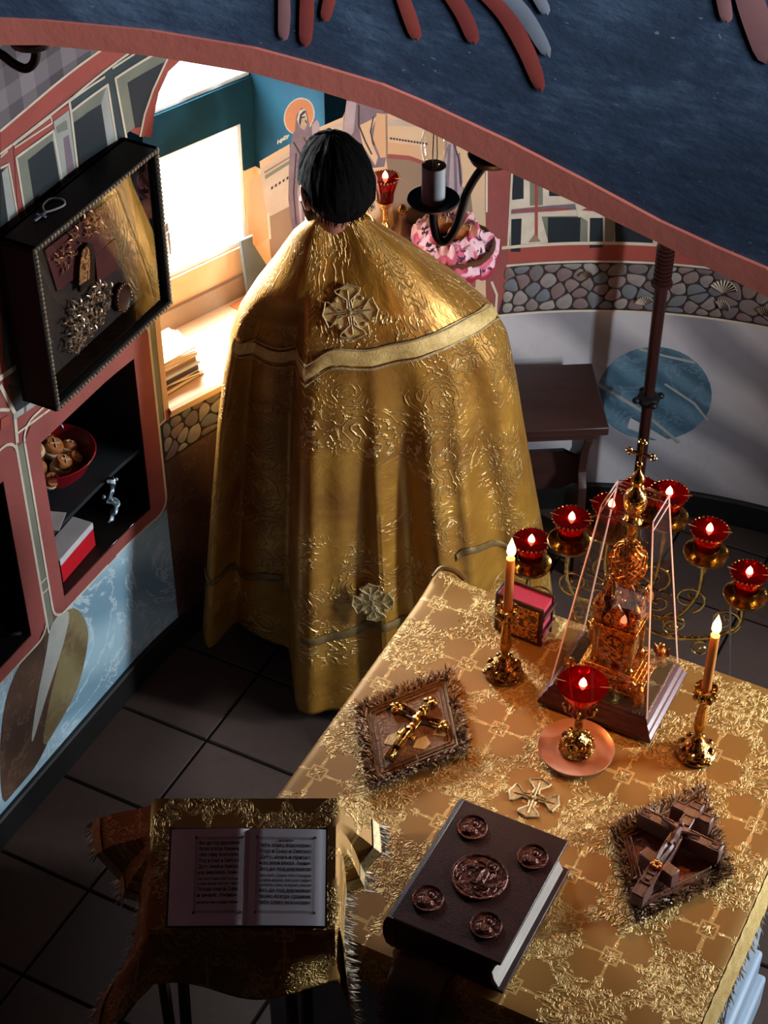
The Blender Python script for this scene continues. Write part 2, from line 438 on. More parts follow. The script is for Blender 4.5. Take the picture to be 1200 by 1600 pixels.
mat('bowl_red', (0.62, 0.07, 0.12), (0.55, 0.05, 0.10), 0.3, coat=0.3)
mat('bread_white', (0.86, 0.80, 0.68), (0.78, 0.70, 0.56), 0.8, scale=25)
mat('bread_crust', (0.76, 0.50, 0.28), (0.56, 0.30, 0.14), 0.65, 0, 25, 0.002, 80)
mat('card_white', (0.82, 0.82, 0.84), rough=0.7)
mat('box_red', (0.80, 0.10, 0.16), (0.74, 0.08, 0.14), 0.4)
m_print('pink_cloth', (0.90, 0.72, 0.76), (0.80, 0.36, 0.46), (0.22, 0.12, 0.16))
mat('crimson_cloth', (0.68, 0.14, 0.26), (0.56, 0.10, 0.20), 0.75)
mat('orange_card', (0.88, 0.50, 0.26), rough=0.7)
mat('slate_board', (0.28, 0.29, 0.27), (0.24, 0.25, 0.23), 0.7)
mat('paper_warm', (0.90, 0.84, 0.74), (0.84, 0.76, 0.66), 0.8)
mat('amber', (0.95, 0.72, 0.20), rough=0.15)
mat('ruby', (0.55, 0.05, 0.06), rough=0.12)
mat('silver_thing', (0.70, 0.78, 0.82), (0.36, 0.46, 0.52), 0.35, 0.7, 70)
mat('brown_bottle', (0.42, 0.26, 0.16), (0.34, 0.20, 0.12), 0.4)
mat('feather_red', (0.66, 0.28, 0.23), (0.52, 0.20, 0.19), 0.8, 0, 12)
mat('feather_grey', (0.60, 0.61, 0.65), (0.48, 0.50, 0.56), 0.8, 0, 12)
mat('feather_pink', (0.66, 0.45, 0.44), (0.55, 0.37, 0.38), 0.8, 0, 12)
mat('nave_plaster', (0.14, 0.14, 0.155), rough=0.9)
mat('vault_plaster', (0.14, 0.19, 0.25), (0.11, 0.15, 0.20), rough=0.9)
mat('copper_dish', (0.86, 0.64, 0.53), (0.78, 0.54, 0.44), 0.25, 0.25, 6)
mat('ribbon_dark', (0.36, 0.30, 0.29), (0.28, 0.23, 0.23), 0.8)
mat('chain', (0.62, 0.60, 0.58), rough=0.3, metal=0.9)
M = MATS

# ------------------------------------------------------------------ mesh builder
class MB:
    def __init__(s): s.v = []; s.f = []; s.uv = []; s.mi = []; s.M = None; s.m = 0
    def add(s, vs, fs, uvs=None, m=None):
        k = len(s.v)
        for p in vs:
            p = Vector(p); s.v.append(s.M @ p if s.M else p)
        for i, f in enumerate(fs):
            s.f.append([k + j for j in f]); s.mi.append(s.m if m is None else m)
            s.uv.append(uvs[i] if uvs else [(0, 0)] * len(f))
    def box(s, x0, x1, y0, y1, z0, z1, m=None):
        vs = [(x0, y0, z0), (x1, y0, z0), (x1, y1, z0), (x0, y1, z0), (x0, y0, z1), (x1, y0, z1), (x1, y1, z1), (x0, y1, z1)]
        s.add(vs, [(3, 2, 1, 0), (4, 5, 6, 7), (0, 1, 5, 4), (1, 2, 6, 5), (2, 3, 7, 6), (3, 0, 4, 7)], m=m); return s
    def lathe(s, prof, n=20, c=(0, 0, 0), m=None, sq=None):
        vs = []; fs = []
        for r, z in prof:
            for i in range(n):
                a = 2 * PI * i / n; vs.append((c[0] + r * math.cos(a), c[1] + r * math.sin(a), c[2] + z))
        for j in range(len(prof) - 1):
            for i in range(n):
                i2 = (i + 1) % n
                fs.append((j * n + i, j * n + i2, (j + 1) * n + i2, (j + 1) * n + i))
        if prof[0][0] > 1e-5: fs.append(tuple(range(n - 1, -1, -1)))
        if prof[-1][0] > 1e-5: fs.append(tuple(range((len(prof) - 1) * n, len(prof) * n)))
        s.add(vs, fs, m=m); return s
    def tube(s, pts, r, n=8, closed=False, m=None):
        pts = [Vector(p) for p in pts]; k = len(pts); vs = []; fs = []
        rs = r if isinstance(r, (list, tuple)) else [r] * k
        up = None
        for i, p in enumerate(pts):
            if closed: t = pts[(i + 1) % k] - pts[i - 1]
            else: t = pts[min(i + 1, k - 1)] - pts[max(i - 1, 0)]
            t.normalize()
            if up is None:
                up = Vector((0, 0, 1)) if abs(t.z) < 0.9 else Vector((1, 0, 0))
            a = (up - t * up.dot(t))
            if a.length < 1e-6: a = t.orthogonal()
            a.normalize(); b = t.cross(a); up = a
            for j in range(n):
                q = 2 * PI * j / n; vs.append(p + (a * math.cos(q) + b * math.sin(q)) * rs[i])
        for i in range(k if closed else k - 1):
            for j in range(n):
                j2 = (j + 1) % n; i2 = (i + 1) % k
                fs.append((i * n + j, i * n + j2, i2 * n + j2, i2 * n + j))
        if not closed:
            fs.append(tuple(range(n - 1, -1, -1))); fs.append(tuple(range((k - 1) * n, k * n)))
        s.add(vs, fs, m=m); return s
    def prism(s, poly, z0, z1, m=None):
        n = len(poly)
        area2 = sum(poly[i][0] * poly[(i + 1) % n][1] - poly[(i + 1) % n][0] * poly[i][1] for i in range(n))
        if area2 < 0: poly = poly[::-1]
        vs = [(x, y, z0) for x, y in poly] + [(x, y, z1) for x, y in poly]
        fs = [(i, (i + 1) % n, n + (i + 1) % n, n + i) for i in range(n)]
        if n > 4:
            tr = tessellate_polygon([[Vector((x, y, 0)) for x, y in poly]])
            for t in tr:
                a, b, cc = t
                ar = (poly[b][0] - poly[a][0]) * (poly[cc][1] - poly[a][1]) - (poly[cc][0] - poly[a][0]) * (poly[b][1] - poly[a][1])
                if ar < 0: a, cc = cc, a
                fs.append((n + a, n + b, n + cc)); fs.append((cc, b, a))
        else:
            fs.append(tuple(range(n - 1, -1, -1))); fs.append(tuple(range(n, 2 * n)))
        s.add(vs, fs, m=m); return s
    def grid(s, fn, nu, nv, uvfn=None, flip=False, m=None):
        vs = []; uvl = []
        for j in range(nv + 1):
            for i in range(nu + 1):
                u, v = i / nu, j / nv
                vs.append(fn(u, v)); uvl.append(uvfn(u, v) if uvfn else (u, v))
        fs = []; us = []
        for j in range(nv):
            for i in range(nu):
                q = (j * (nu + 1) + i, j * (nu + 1) + i + 1, (j + 1) * (nu + 1) + i + 1, (j + 1) * (nu + 1) + i)
                if flip: q = q[::-1]
                fs.append(q); us.append([uvl[t] for t in q])
        s.add(vs, fs, us, m=m); return s
    def ball(s, c, r, nu=14, nv=8, m=None):
        r = r if isinstance(r, (tuple, list)) else (r, r, r)
        vs = [(c[0], c[1], c[2] - r[2])]
        for j in range(1, nv):
            b = -PI / 2 + PI * j / nv
            for i in range(nu):
                a = 2 * PI * i / nu
                vs.append((c[0] + r[0] * math.cos(a) * math.cos(b), c[1] + r[1] * math.sin(a) * math.cos(b), c[2] + r[2] * math.sin(b)))
        vs.append((c[0], c[1], c[2] + r[2])); fs = []
        for i in range(nu): fs.append((0, 1 + (i + 1) % nu, 1 + i))
        for j in range(nv - 2):
            for i in range(nu):
                a = 1 + j * nu; b = a + nu; i2 = (i + 1) % nu
                fs.append((a + i, a + i2, b + i2, b + i))
        a = 1 + (nv - 2) * nu; e = len(vs) - 1
        for i in range(nu): fs.append((a + i, a + (i + 1) % nu, e))
        s.add(vs, fs, m=m); return s
    def mesh(s, name, mats):
        me = bpy.data.meshes.new(name)
        me.from_pydata([tuple(p) for p in s.v], [], s.f)
        uvl = me.uv_layers.new(name='uv')
        k = 0
        for f in s.uv:
            for t in f: uvl.data[k].uv = t; k += 1
        for m in (mats if isinstance(mats, (list, tuple)) else [mats]):
            me.materials.append(M[m] if isinstance(m, str) else m)
        for p, i in zip(me.polygons, s.mi): p.material_index = i
        return me
    def build(s, name, mats, parent=None, smooth=True, bevel=0.0, label=None, cat=None, group=None, kind=None, loc=None, rz=0.0, solid=0.0, sub=0):
        me = s.mesh(name, mats)
        if smooth:
            me.polygons.foreach_set('use_smooth', [True] * len(me.polygons))
            me.set_sharp_from_angle(angle=math.radians(38))
        o = bpy.data.objects.new(name, me); COL.objects.link(o)
        if parent is not None: o.parent = parent
        if loc is not None: o.location = loc
        o.rotation_euler = (0, 0, rz)
        if bevel:
            b = o.modifiers.new('bevel', 'BEVEL'); b.width = bevel; b.segments = 2; b.limit_method = 'ANGLE'
        if solid:
            b = o.modifiers.new('solid', 'SOLIDIFY'); b.thickness = solid; b.offset = -1
        if sub:
            b = o.modifiers.new('sub', 'SUBSURF'); b.levels = sub; b.render_levels = sub
        tag(o, label, cat, group, kind)
        return o

def tag(o, label=None, cat=None, group=None, kind=None):
    if label: o['label'] = label
    if cat: o['category'] = cat
    if group: o['group'] = group
    if kind: o['kind'] = kind
    return o
def thing(name, label, cat, loc=(0, 0, 0), rz=0.0, group=None, rot=None):
    o = bpy.data.objects.new(name, None); COL.objects.link(o)
    o.empty_display_size = 0.05
    o.location = loc; o.rotation_euler = rot if rot else (0, 0, rz)
    return tag(o, label, cat, group)
def dup(root, loc, rz=None, label=None):
    r = root.copy(); COL.objects.link(r); r.location = loc
    if rz is not None: r.rotation_euler = (0, 0, rz)
    if label: r['label'] = label
    for ch in list(root.children):
        c2 = ch.copy(); COL.objects.link(c2); c2.parent = r
        for g in ch.children:
            d = g.copy(); COL.objects.link(d); d.parent = c2
    return r
def point_lamp(name, parent, loc, power, col, rad=0.012):
    d = bpy.data.lights.new(name, 'POINT'); d.energy = power; d.color = col; d.shadow_soft_size = rad
    o = bpy.data.objects.new(name, d); COL.objects.link(o); o.location = loc
    if parent is not None: o.parent = parent
    return o
def spline(pts, k=6):
    """Catmull-Rom through the points"""
    pts = [Vector(p) for p in pts]; out = []
    for i in range(len(pts) - 1):
        p0 = pts[max(i - 1, 0)]; p1 = pts[i]; p2 = pts[i + 1]; p3 = pts[min(i + 2, len(pts) - 1)]
        for j in range(k):
            t = j / k
            out.append(0.5 * ((2 * p1) + (p2 - p0) * t + (2 * p0 - 5 * p1 + 4 * p2 - p3) * t * t + (3 * p1 - p0 - 3 * p2 + p3) * t ** 3))
    out.append(pts[-1]); return out
def spiral(c, r0, r1, a0, turns, n=22, plane='xz'):
    out = []
    for i in range(n + 1):
        t = i / n; r = r0 + (r1 - r0) * t; a = a0 + turns * 2 * PI * t
        x, z = r * math.cos(a), r * math.sin(a)
        out.append((c[0] + x, c[1], c[2] + z) if plane == 'xz' else (c[0] + x, c[1] + z, c[2]))
    return out

# ================================================================== THE SETTING
STR = dict(kind='structure')
VAULT_SPRING = 2.05
# ---- window openings in the curved wall, given in the window's own frame (t along the wall, z)
T0, T1, SILL_Z, SPR = -0.245, 0.300, 0.815, 1.58
TC, TR = (T0 + T1) / 2, (T1 - T0) / 2
def arch_z(t):
    return SPR + math.sqrt(max(0.0, TR * TR - (t - TC) ** 2))
NICHES = [(-0.215, 0.168, 0.545, 1.036), (-0.80, -0.357, 0.535, 1.030)]

def wall_mesh(mb, s_edges, z_edges, matfn, holes=(), arches=()):
    for s0, s1 in zip(s_edges[:-1], s_edges[1:]):
        sc = (s0 + s1) / 2
        ar = next((a for a in arches if a[0] < sc < a[1]), None)
        for z0, z1 in zip(z_edges[:-1], z_edges[1:]):
            zc = (z0 + z1) / 2
            if any(h[0] < sc < h[1] and h[2] < zc < h[3] for h in holes): continue
            if ar and zc > SILL_Z: continue
            mb.add([W(s0, z0), W(s1, z0), W(s1, z1), W(s0, z1)], [(0, 1, 2, 3)], m=matfn(sc, zc))
        if ar:
            f = ar[2]; za, zb, zt = arch_z(f(s0)), arch_z(f(s1)), z_edges[-1]
            mb.add([W(s0, za), W(s1, zb), W(s1, zt), W(s0, zt)], [(0, 1, 2, 3)], m=matfn(sc, 1.9))
def edges(a, b, step, extra=()):
    n = max(1, round((b - a) / step)); e = [a + (b - a) * i / n for i in range(n + 1)]
    e += [x for x in extra if a < x < b]
    e = sorted(e); out = [e[0]]
    for x in e[1:]:
        if x - out[-1] > 1e-5: out.append(x)
    return out
s_win0, s_win1 = WIN_S + T0, WIN_S + T1
# straight north wall with its two cupboard niches; the second niche reaches out of the frame
mb = MB()
def m_north(s, z): return 1 if z < 0.5 else 0
ze = [0, 0.5, 0.535, 0.545, 1.030, 1.036, 1.5, VAULT_SPRING]
wall_mesh(mb, edges(-1.42, 0.23, 0.06, [-0.215, 0.168, -0.80, -0.357]), ze, m_north, NICHES)
wall_north = mb.build('wall_north', ['salmon', 'marble_blue'], **STR)
# the apse
mb = MB()
def m_apse(s, z):
    if s < 0.86: return 2 if z < 0.65 else (0 if z < 0.815 else (4 if z < 1.33 else 5))
    if z < 0.735: return 1
    if s < 1.29: return 4 if z < 1.33 else 5
    return 0
ss0, ss1 = ARC - s_win1, ARC - s_win0
wall_mesh(mb, edges(0.23, ARC + 0.0, 0.055, [s_win0, s_win1, ss0, ss1, 0.86, 1.29]), [0, 0.65, 0.735, SILL_Z, 1.06, 1.33, 1.58, VAULT_SPRING], m_apse,
          arches=[(s_win0, s_win1, lambda s: s - WIN_S), (ss0, ss1, lambda s: ARC - s - WIN_S)])
wall_apse = mb.build('wall_apse', ['salmon', 'marble_grey', 'marble_brown', 'teal', 'cream', 'deep_teal'], **STR)
mb = MB()
wall_mesh(mb, edges(ARC, ARC + 1.42, 0.2), [0, 0.735, VAULT_SPRING], lambda s, z: 1 if z < 0.735 else 0)
mb.build('wall_south', ['salmon', 'marble_grey'], **STR)
# vault: barrel over the straight part, half dome over the apse
mb = MB()
def vault_pt(s, b):
    r = R * math.cos(b); z = VAULT_SPRING + R * math.sin(b)
    if s < 0: q = O - r * N + (V0 + s) * V
    elif s > ARC: q = O + r * N + (V0 - (s - ARC)) * V
    else:
        f = s / R; q = O + V0 * V - r * math.cos(f) * N + r * math.sin(f) * V
    return (q.x, q.y, z)
mb.grid(lambda u, v: vault_pt(-1.42 + u * (ARC + 2.84), v * PI / 2), 60, 10)
mb.build('ceiling', 'vault_plaster', **STR)

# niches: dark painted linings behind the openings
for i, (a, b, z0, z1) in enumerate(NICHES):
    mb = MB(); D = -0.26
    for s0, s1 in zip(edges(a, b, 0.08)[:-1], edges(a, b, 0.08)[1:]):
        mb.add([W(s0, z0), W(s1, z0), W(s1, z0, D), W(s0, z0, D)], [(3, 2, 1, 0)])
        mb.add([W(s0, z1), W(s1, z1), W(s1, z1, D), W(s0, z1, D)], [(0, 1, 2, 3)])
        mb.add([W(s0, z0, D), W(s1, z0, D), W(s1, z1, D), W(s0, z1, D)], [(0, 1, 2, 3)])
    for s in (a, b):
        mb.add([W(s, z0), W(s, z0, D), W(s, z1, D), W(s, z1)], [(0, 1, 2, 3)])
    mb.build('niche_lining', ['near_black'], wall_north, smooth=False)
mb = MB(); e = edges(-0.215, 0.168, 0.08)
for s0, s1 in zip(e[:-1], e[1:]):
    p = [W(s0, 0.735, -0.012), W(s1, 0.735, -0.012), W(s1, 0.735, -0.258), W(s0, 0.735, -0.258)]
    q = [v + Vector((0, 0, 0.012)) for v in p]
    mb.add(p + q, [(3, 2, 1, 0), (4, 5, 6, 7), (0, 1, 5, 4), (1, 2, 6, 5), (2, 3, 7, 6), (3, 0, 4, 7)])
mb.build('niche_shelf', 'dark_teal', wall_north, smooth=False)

# ---- windows
def build_window(nm, side):
    P, rad, tan = win_frame(side); sg = 1 if side == 'north' else -1
    root = thing(nm, None, None, (P.x, P.y, 0)); root['kind'] = 'structure'
    def L(t, r, z): q = tan * t + rad * r; return Vector((q.x, q.y, z))
    def ws(t): return W(WIN_S + t if side == 'north' else ARC - WIN_S - t, 0).xy - P
    def face(mb, q, m=0): mb.add(q, [(0, 1, 2, 3)] if sg > 0 else [(3, 2, 1, 0)], m=m)
    # outline of the opening
    n = 18
    out = [(T1, SILL_Z), (T1, 1.0), (T1, 1.19), (T1, 1.4), (T1, SPR)]
    out += [(TC + TR * math.cos(PI * i / n), SPR + TR * math.sin(PI * i / n)) for i in range(1, n)]
    out += [(T0, SPR), (T0, 1.19), (T0, SILL_Z)]
    mb = MB(); DP = 0.30
    for (ta, za), (tb, zb) in zip(out[:-1], out[1:]):
        a, b = ws(ta), ws(tb)
        m = 1 if (za + zb) / 2 < 1.19 and ta > 0 else (2 if ta < 0 and za < SPR else 0)
        face(mb, [Vector((a.x, a.y, za)), L(ta, DP, za), L(tb, DP, zb), Vector((b.x, b.y, zb))], m)
    mb.build('window_reveal', ['teal', 'cream', 'peach'], root)
    def slab(mb, t0, t1, z0, z1, r0, r1, m=0):
        vs = [L(t0, r0, z0), L(t1, r0, z0), L(t1, r1, z0), L(t0, r1, z0), L(t0, r0, z1), L(t1, r0, z1), L(t1, r1, z1), L(t0, r1, z1)]
        fs = [(3, 2, 1, 0), (4, 5, 6, 7), (0, 1, 5, 4), (1, 2, 6, 5), (2, 3, 7, 6), (3, 0, 4, 7)]
        mb.add(vs, fs if side == 'north' else [f[::-1] for f in fs], m=m)
    mb = MB()
    slab(mb, T0 - 0.02, T1 + 0.02, 0.80, 0.965, 0.262, 0.31, 1)
    slab(mb, T0 - 0.02, T1 + 0.02, 1.335, 1.455, 0.262, 0.31, 0)
    slab(mb, 0.262, T1 + 0.02, 0.965, 1.19, 0.265, 0.31, 1)
    slab(mb, 0.262, T1 + 0.02, 1.19, 1.335, 0.265, 0.31, 0)
    slab(mb, T0 - 0.02, -0.21, 0.965, 1.335, 0.265, 0.31, 0)
    slab(mb, T0 - 0.02, T1 + 0.02, 0.80, 0.880, 0.250, 0.262, 2)  # tan strip: shade below the window frame put into the colour
    mb.build('window_surround', ['teal', 'peach', 'tan_shade'], root, smooth=False)
    mb = MB(); b = 0.012
    for t0, t1, z0, z1 in ((-0.21, 0.262, 0.965, 0.965 + b), (-0.21, 0.262, 1.335 - b, 1.335), (-0.21, -0.21 + b, 0.965, 1.335), (0.262 - b, 0.262, 0.965, 1.335), (T0, T1, 1.455, 1.455 + b)):
        slab(mb, t0, t1, z0, z1, 0.272, 0.296)
    mb.build('window_frame', 'window_paint', root, smooth=False)
    mb = MB(); slab(mb, -0.20, 0.252, 0.975, 1.325, 0.284, 0.287)
    mb.build('window_pane', 'window_glass', root, smooth=False)
    mb = MB(); po = [(T0, 1.465)] + [(t, z) for t, z in reversed(out[4:4 + n + 1])] + [(T1, 1.465)]
    vs = [L(t, 0.285, z) for t, z in po]
    mb.add(vs, [tuple(range(len(vs)))]); mb.build('window_pane', 'window_glass', root, smooth=False)
    mb = MB(); slab(mb, -0.02, 0.0, 1.10, 1.14, 0.262, 0.272); slab(mb, -0.014, -0.006, 1.05, 1.12, 0.250, 0.262)
    mb.build('window_handle', 'chain', root, bevel=0.002)
    # sill board with a moulded nose
    mb = MB()
    prof = [(0.30, 0.815), (-0.022, 0.815), (-0.030, 0.809), (-0.030, 0.800), (-0.024, 0.796), (-0.024, 0.786), (0.02, 0.778), (0.30, 0.778)]
    t0, t1 = T0 + 0.001, T1 - 0.001; k = len(prof)
    vs = [L(t0, r, z) for r, z in prof] + [L(t1, r, z) for r, z in prof]
    fs = [(i, (i + 1) % k, k + (i + 1) % k, k + i) for i in range(k)] + [tuple(range(k - 1, -1, -1)), tuple(range(k, 2 * k))]
    mb.add(vs, fs if side == 'south' else [f[::-1] for f in fs])
    mb.build('window_sill', 'cream', root, smooth=False)
    return root
window_1 = build_window('window_1', 'north')
window_2 = build_window('window_2', 'south')

# ---- floor: square tiles laid with the chapel, grout below
mb = MB()
poly = [al(-1.46, -1.0), al(1.46, -1.0), al(1.46, V0)]
poly = [W(-2.0, 0)] + [W(s, 0) for s in edges(0, ARC, 0.2)] + [W(ARC + 2.0, 0)]
mb.add([(p.x, p.y, -0.004) for p in poly], [tuple(range(len(poly)))])
floor = mb.build('floor', 'grout', smooth=False, **STR)
TS = 0.28; g = 0.0035
mb = MB(); h = TS / 2 - g; hb = h - 0.003
mb.add([(-h, -h, -0.004), (h, -h, -0.004), (h, h, -0.004), (-h, h, -0.004), (-hb, -hb, 0), (hb, -hb, 0), (hb, hb, 0), (-hb, hb, 0)],
       [(4, 5, 6, 7), (0, 1, 5, 4), (1, 2, 6, 5), (2, 3, 7, 6), (3, 0, 4, 7)])
tile_me = mb.mesh('floor_tile', 'floor_tile')
for i in range(-5, 7):
    for j in range(-5, 9):
        a = -1.178 + TS * (i + 0.5) + TS * 4; b = 0.0 + TS * (j + 0.5)
        if abs(a) > 1.44: continue
        if b > V0 and math.hypot(a, b - V0) > R + 0.05: continue
        if b < -1.3: continue
        o = bpy.data.objects.new('floor_tile', tile_me); COL.objects.link(o); o.parent = floor
        o.location = al(a, b, 0); o.rotation_euler = (0, 0, ANG)

# ---- baseboard, dark
def baseboard(nm, s0, s1):
    mb = MB(); e = edges(s0, s1, 0.06)
    for a, b in zip(e[:-1], e[1:]):
        pr = [(0.0, 0.095), (0.010, 0.095), (0.014, 0.088), (0.014, 0.0)]
        for (o0, z0), (o1, z1) in zip(pr[:-1], pr[1:]):
            mb.add([W(a, z0, o0), W(b, z0, o0), W(b, z1, o1), W(a, z1, o1)], [(3, 2, 1, 0)])
    mb.build(nm, 'near_black', **STR)
baseboard('baseboard_north', -1.42, 0.23)
baseboard('baseboard_apse', 0.23, ARC)

# ---- paintings on the walls: flat colour laid on the plaster
def cut_polys(poly, step=0.05):
    """triangulate a polygon in (s,z) and cut it at every step of s so it can follow the curve"""
    bm = bmesh.new()
    vs = [bm.verts.new((s, z, 0)) for s, z in poly]
    tri = tessellate_polygon([[v.co.copy() for v in vs]])
    for t in tri:
        try: bm.faces.new([vs[i] for i in t])
        except ValueError: pass
    lo, hi = min(p[0] for p in poly), max(p[0] for p in poly)
    k = math.floor(lo / step) + 1
    while k * step < hi:
        if k * step > 0:
            bmesh.ops.bisect_plane(bm, geom=bm.verts[:] + bm.edges[:] + bm.faces[:], plane_co=(k * step, 0, 0), plane_no=(1, 0, 0))
        k += 1
    bm.normal_update()
    out = []
    for f in bm.faces:
        q = [(v.co.x, v.co.y) for v in f.verts]
        if f.normal.z < 0: q = q[::-1]
        out.append(q)
    bm.free(); return out
class Paint:
    def __init__(s): s.mb = MB(); s.mats = []
    def mi(s, m):
        if m not in s.mats: s.mats.append(m)
        return s.mats.index(m)
    def poly(s, m, pts, off=0.001, px=True, soft=False):
        q = [wall_sz(*p) for p in pts] if px else pts
        if soft:
            for _ in range(3): q = [(a[0] * w + b[0] * (1 - w), a[1] * w + b[1] * (1 - w)) for a, b in zip(q, q[1:] + q[:1]) for w in (0.75, 0.25)]
        for f in cut_polys(q):
            s.mb.add([W(a, z, off) for a, z in f], [tuple(range(len(f)))], [[(a, z) for a, z in f]], m=s.mi(m))
    def line(s, m, pts, w=0.006, off=0.002, px=True, closed=False):
        q = [Vector(wall_sz(*p)) if px else Vector(p) for p in pts]
        if closed: q.append(q[0])
        r = [q[0]]
        for a, b in zip(q[:-1], q[1:]):
            n = max(1, math.ceil(abs(b.x - a.x) / 0.05))
            r += [a + (b - a) * (i / n) for i in range(1, n + 1)]
        for i in range(len(r) - 1):
            a, b = r[i], r[i + 1]; d = b - a
            if d.length < 1e-6: continue
            d.normalize(); nn = Vector((-d.y, d.x)) * w / 2; a = a - d * w * 0.3; b = b + d * w * 0.3
            s.mb.add([W(*(a - nn), off), W(*(b - nn), off), W(*(b + nn), off), W(*(a + nn), off)], [(0, 1, 2, 3)], m=s.mi(m))
    def build(s, name, parent): return s.mb.build(name, s.mats, parent, smooth=False)
def rrect(a, b, z0, z1, r, n=5):
    out = []
    for cx, cz, q in ((b - r, z0 + r, -PI / 2), (b - r, z1 - r, 0), (a + r, z1 - r, PI / 2), (a + r, z0 + r, PI)):
        out += [(cx + r * math.cos(q + PI / 2 * i / n), cz + r * math.sin(q + PI / 2 * i / n)) for i in range(n + 1)]
    return out

# north wall, lower zone: marble medallion between the niche frames
p = Paint()
p.poly('marble_brown', [(0, 1100), (50, 1000), (92, 962), (100, 1000), (98, 1080), (70, 1180), (20, 1240), (0, 1262)], 0.001, soft=True)
p.poly('marble_olive', [(92, 962), (118, 945), (137, 975), (137, 1010), (122, 1075), (98, 1120), (62, 1180), (75, 1100), (95, 1020)], 0.0015, soft=True)
p.poly('pale_grey', [(78, 970), (112, 945), (98, 1010), (72, 1085), (45, 1180), (55, 1100), (72, 1020)], 0.0018, soft=True)
p.build('painted_medallion', wall_north)
# frames of the niches
for a, b, z0, z1 in NICHES:
    p = Paint()
    e = rrect(a - 0.050, b + 0.062, z0 - 0.044, z1 + 0.085, 0.045)
    hole = [(a, z0), (b, z0), (b, z1), (a, z1)]
    # ring between outline and opening, as four trapezoid fields
    A0, B0, Z0, Z1 = a - 0.050, b + 0.062, z0 - 0.044, z1 + 0.085
    def clip(pts): return pts
    p.line('white_line', e, 0.007, 0.0030, px=False, closed=True)
    p.poly('salmon', [(A0 + .045, Z0), (B0 - .045, Z0), (B0, Z0 + .045), (b, z0), (a, z0), (A0, Z0 + .045)], 0.0024, px=False)
    p.poly('salmon', [(A0, Z0 + .045), (a, z0), (a, z1), (A0, Z1 - .045)], 0.0024, px=False)
    p.poly('salmon', [(b, z0), (B0, Z0 + .045), (B0, Z1 - .045), (b, z1)], 0.0024, px=False)
    p.poly('salmon', [(A0, Z1 - .045), (a, z1), (b, z1), (B0, Z1 - .045), (B0 - .045, Z1), (A0 + .045, Z1)], 0.0024, px=False)
    p.build('painted_niche_frame', wall_north)
# strip between the two niches, and the strip beside the window
p = Paint()
p.poly('olive_grey', [(-0.292, 0.50), (-0.268, 0.50), (-0.268, 1.08), (-0.292, 1.08)], 0.0012, px=False)
p.line('white_line', [(-0.294, 0.49), (-0.294, 1.09)], 0.006, 0.0032, px=False)
for z in (0.62, 0.655): p.line('white_line', [(-0.292, z), (-0.268, z)], 0.005, 0.0026, px=False)
p.poly('olive_grey', [(0.236, 0.79), (0.252, 0.79), (0.252, 1.45), (0.236, 1.45)], 0.0012, px=False)
p.line('white_line', [(0.232, 0.56), (0.232, 1.45)], 0.005, 0.0026, px=False)
p.line('cream', [(0.256, 0.79), (0.256, 1.45)], 0.005, 0.0026, px=False)
p.line('white_line', [(0.232, 0.785), (0.256, 0.79)], 0.006, 0.0027, px=False)
p.build('painted_strip', wall_north)
# coffers painted above the icon case (outlines taken from the photograph, laid on the wall)
p = Paint()
p.poly('plaid', [(0, 68), (166, 72), (0, 204)], 0.0008)
p.poly('plaid', [wall_sz(0, 68), wall_sz(0, 204), (-0.6, 1.76), (-0.6, 2.02), (-0.1, 2.02)], 0.0008, px=False)
p.poly('red_band', [(0, 204), (166, 72), (209, 77), (0, 238)], 0.001)
p.line('white_line', [(0, 204), (166, 72)], 0.006)
p.line('white_line', [(0, 240), (90, 170), (112, 153), (209, 77)], 0.006)
# coffer 1 (far right, by the window)
p.poly('slate_teal', [(176, 104), (230, 77), (262, 88), (222, 190), (195, 205)], 0.0012)
p.poly('near_black', [(178, 100), (214, 77), (218, 80), (179, 104)], 0.0016)
p.poly('olive_grey', [(180, 122), (243, 82), (262, 88), (255, 98), (198, 129)], 0.0018)
p.poly('olive_grey', [(180, 122), (198, 129), (210, 198), (195, 210)], 0.0020)
p.poly('dark_teal', [(198, 129), (254, 97), (236, 150), (226, 196), (210, 200)], 0.0020)
p.line('white_line', [(196, 214), (179, 122), (242, 83)], 0.006, 0.0026)
p.line('white_line', [(175, 106), (212, 82)], 0.005, 0.0026)
p.line('white_line', [(262, 88), (238, 140), (225, 178), (218, 212)], 0.006, 0.0028)
p.poly('red_band', [(222, 180), (224, 215), (192, 200), (208, 184)], 0.0014)
# arch border round the window
p.poly('red_band', [(264, 88), (285, 90), (262, 112), (247, 145), (240, 180), (236, 215), (219, 212), (226, 178), (240, 138)], 0.0022)
# coffer 2
p.poly('slate_teal', [(107, 158), (162, 114), (178, 104), (196, 212), (180, 222), (168, 132), (108, 172)], 0.0012)
p.poly('near_black', [(112, 153), (160, 120), (162, 115), (110, 151)], 0.0016)
p.poly('olive_grey', [(108, 174), (166, 132), (157, 162), (113, 192)], 0.0018)
p.poly('pale_grey', [(166, 132), (182, 224), (168, 232), (157, 162)], 0.0018)
p.poly('dark_teal', [(113, 190), (157, 162), (168, 232), (124, 262)], 0.0018)
p.line('white_line', [(107, 158), (110, 178), (121, 272)], 0.007, 0.0026)
p.line('white_line', [(107, 158), (162, 120)], 0.005, 0.0026)
p.line('white_line', [(110, 174), (167, 132), (182, 226)], 0.006, 0.0026)
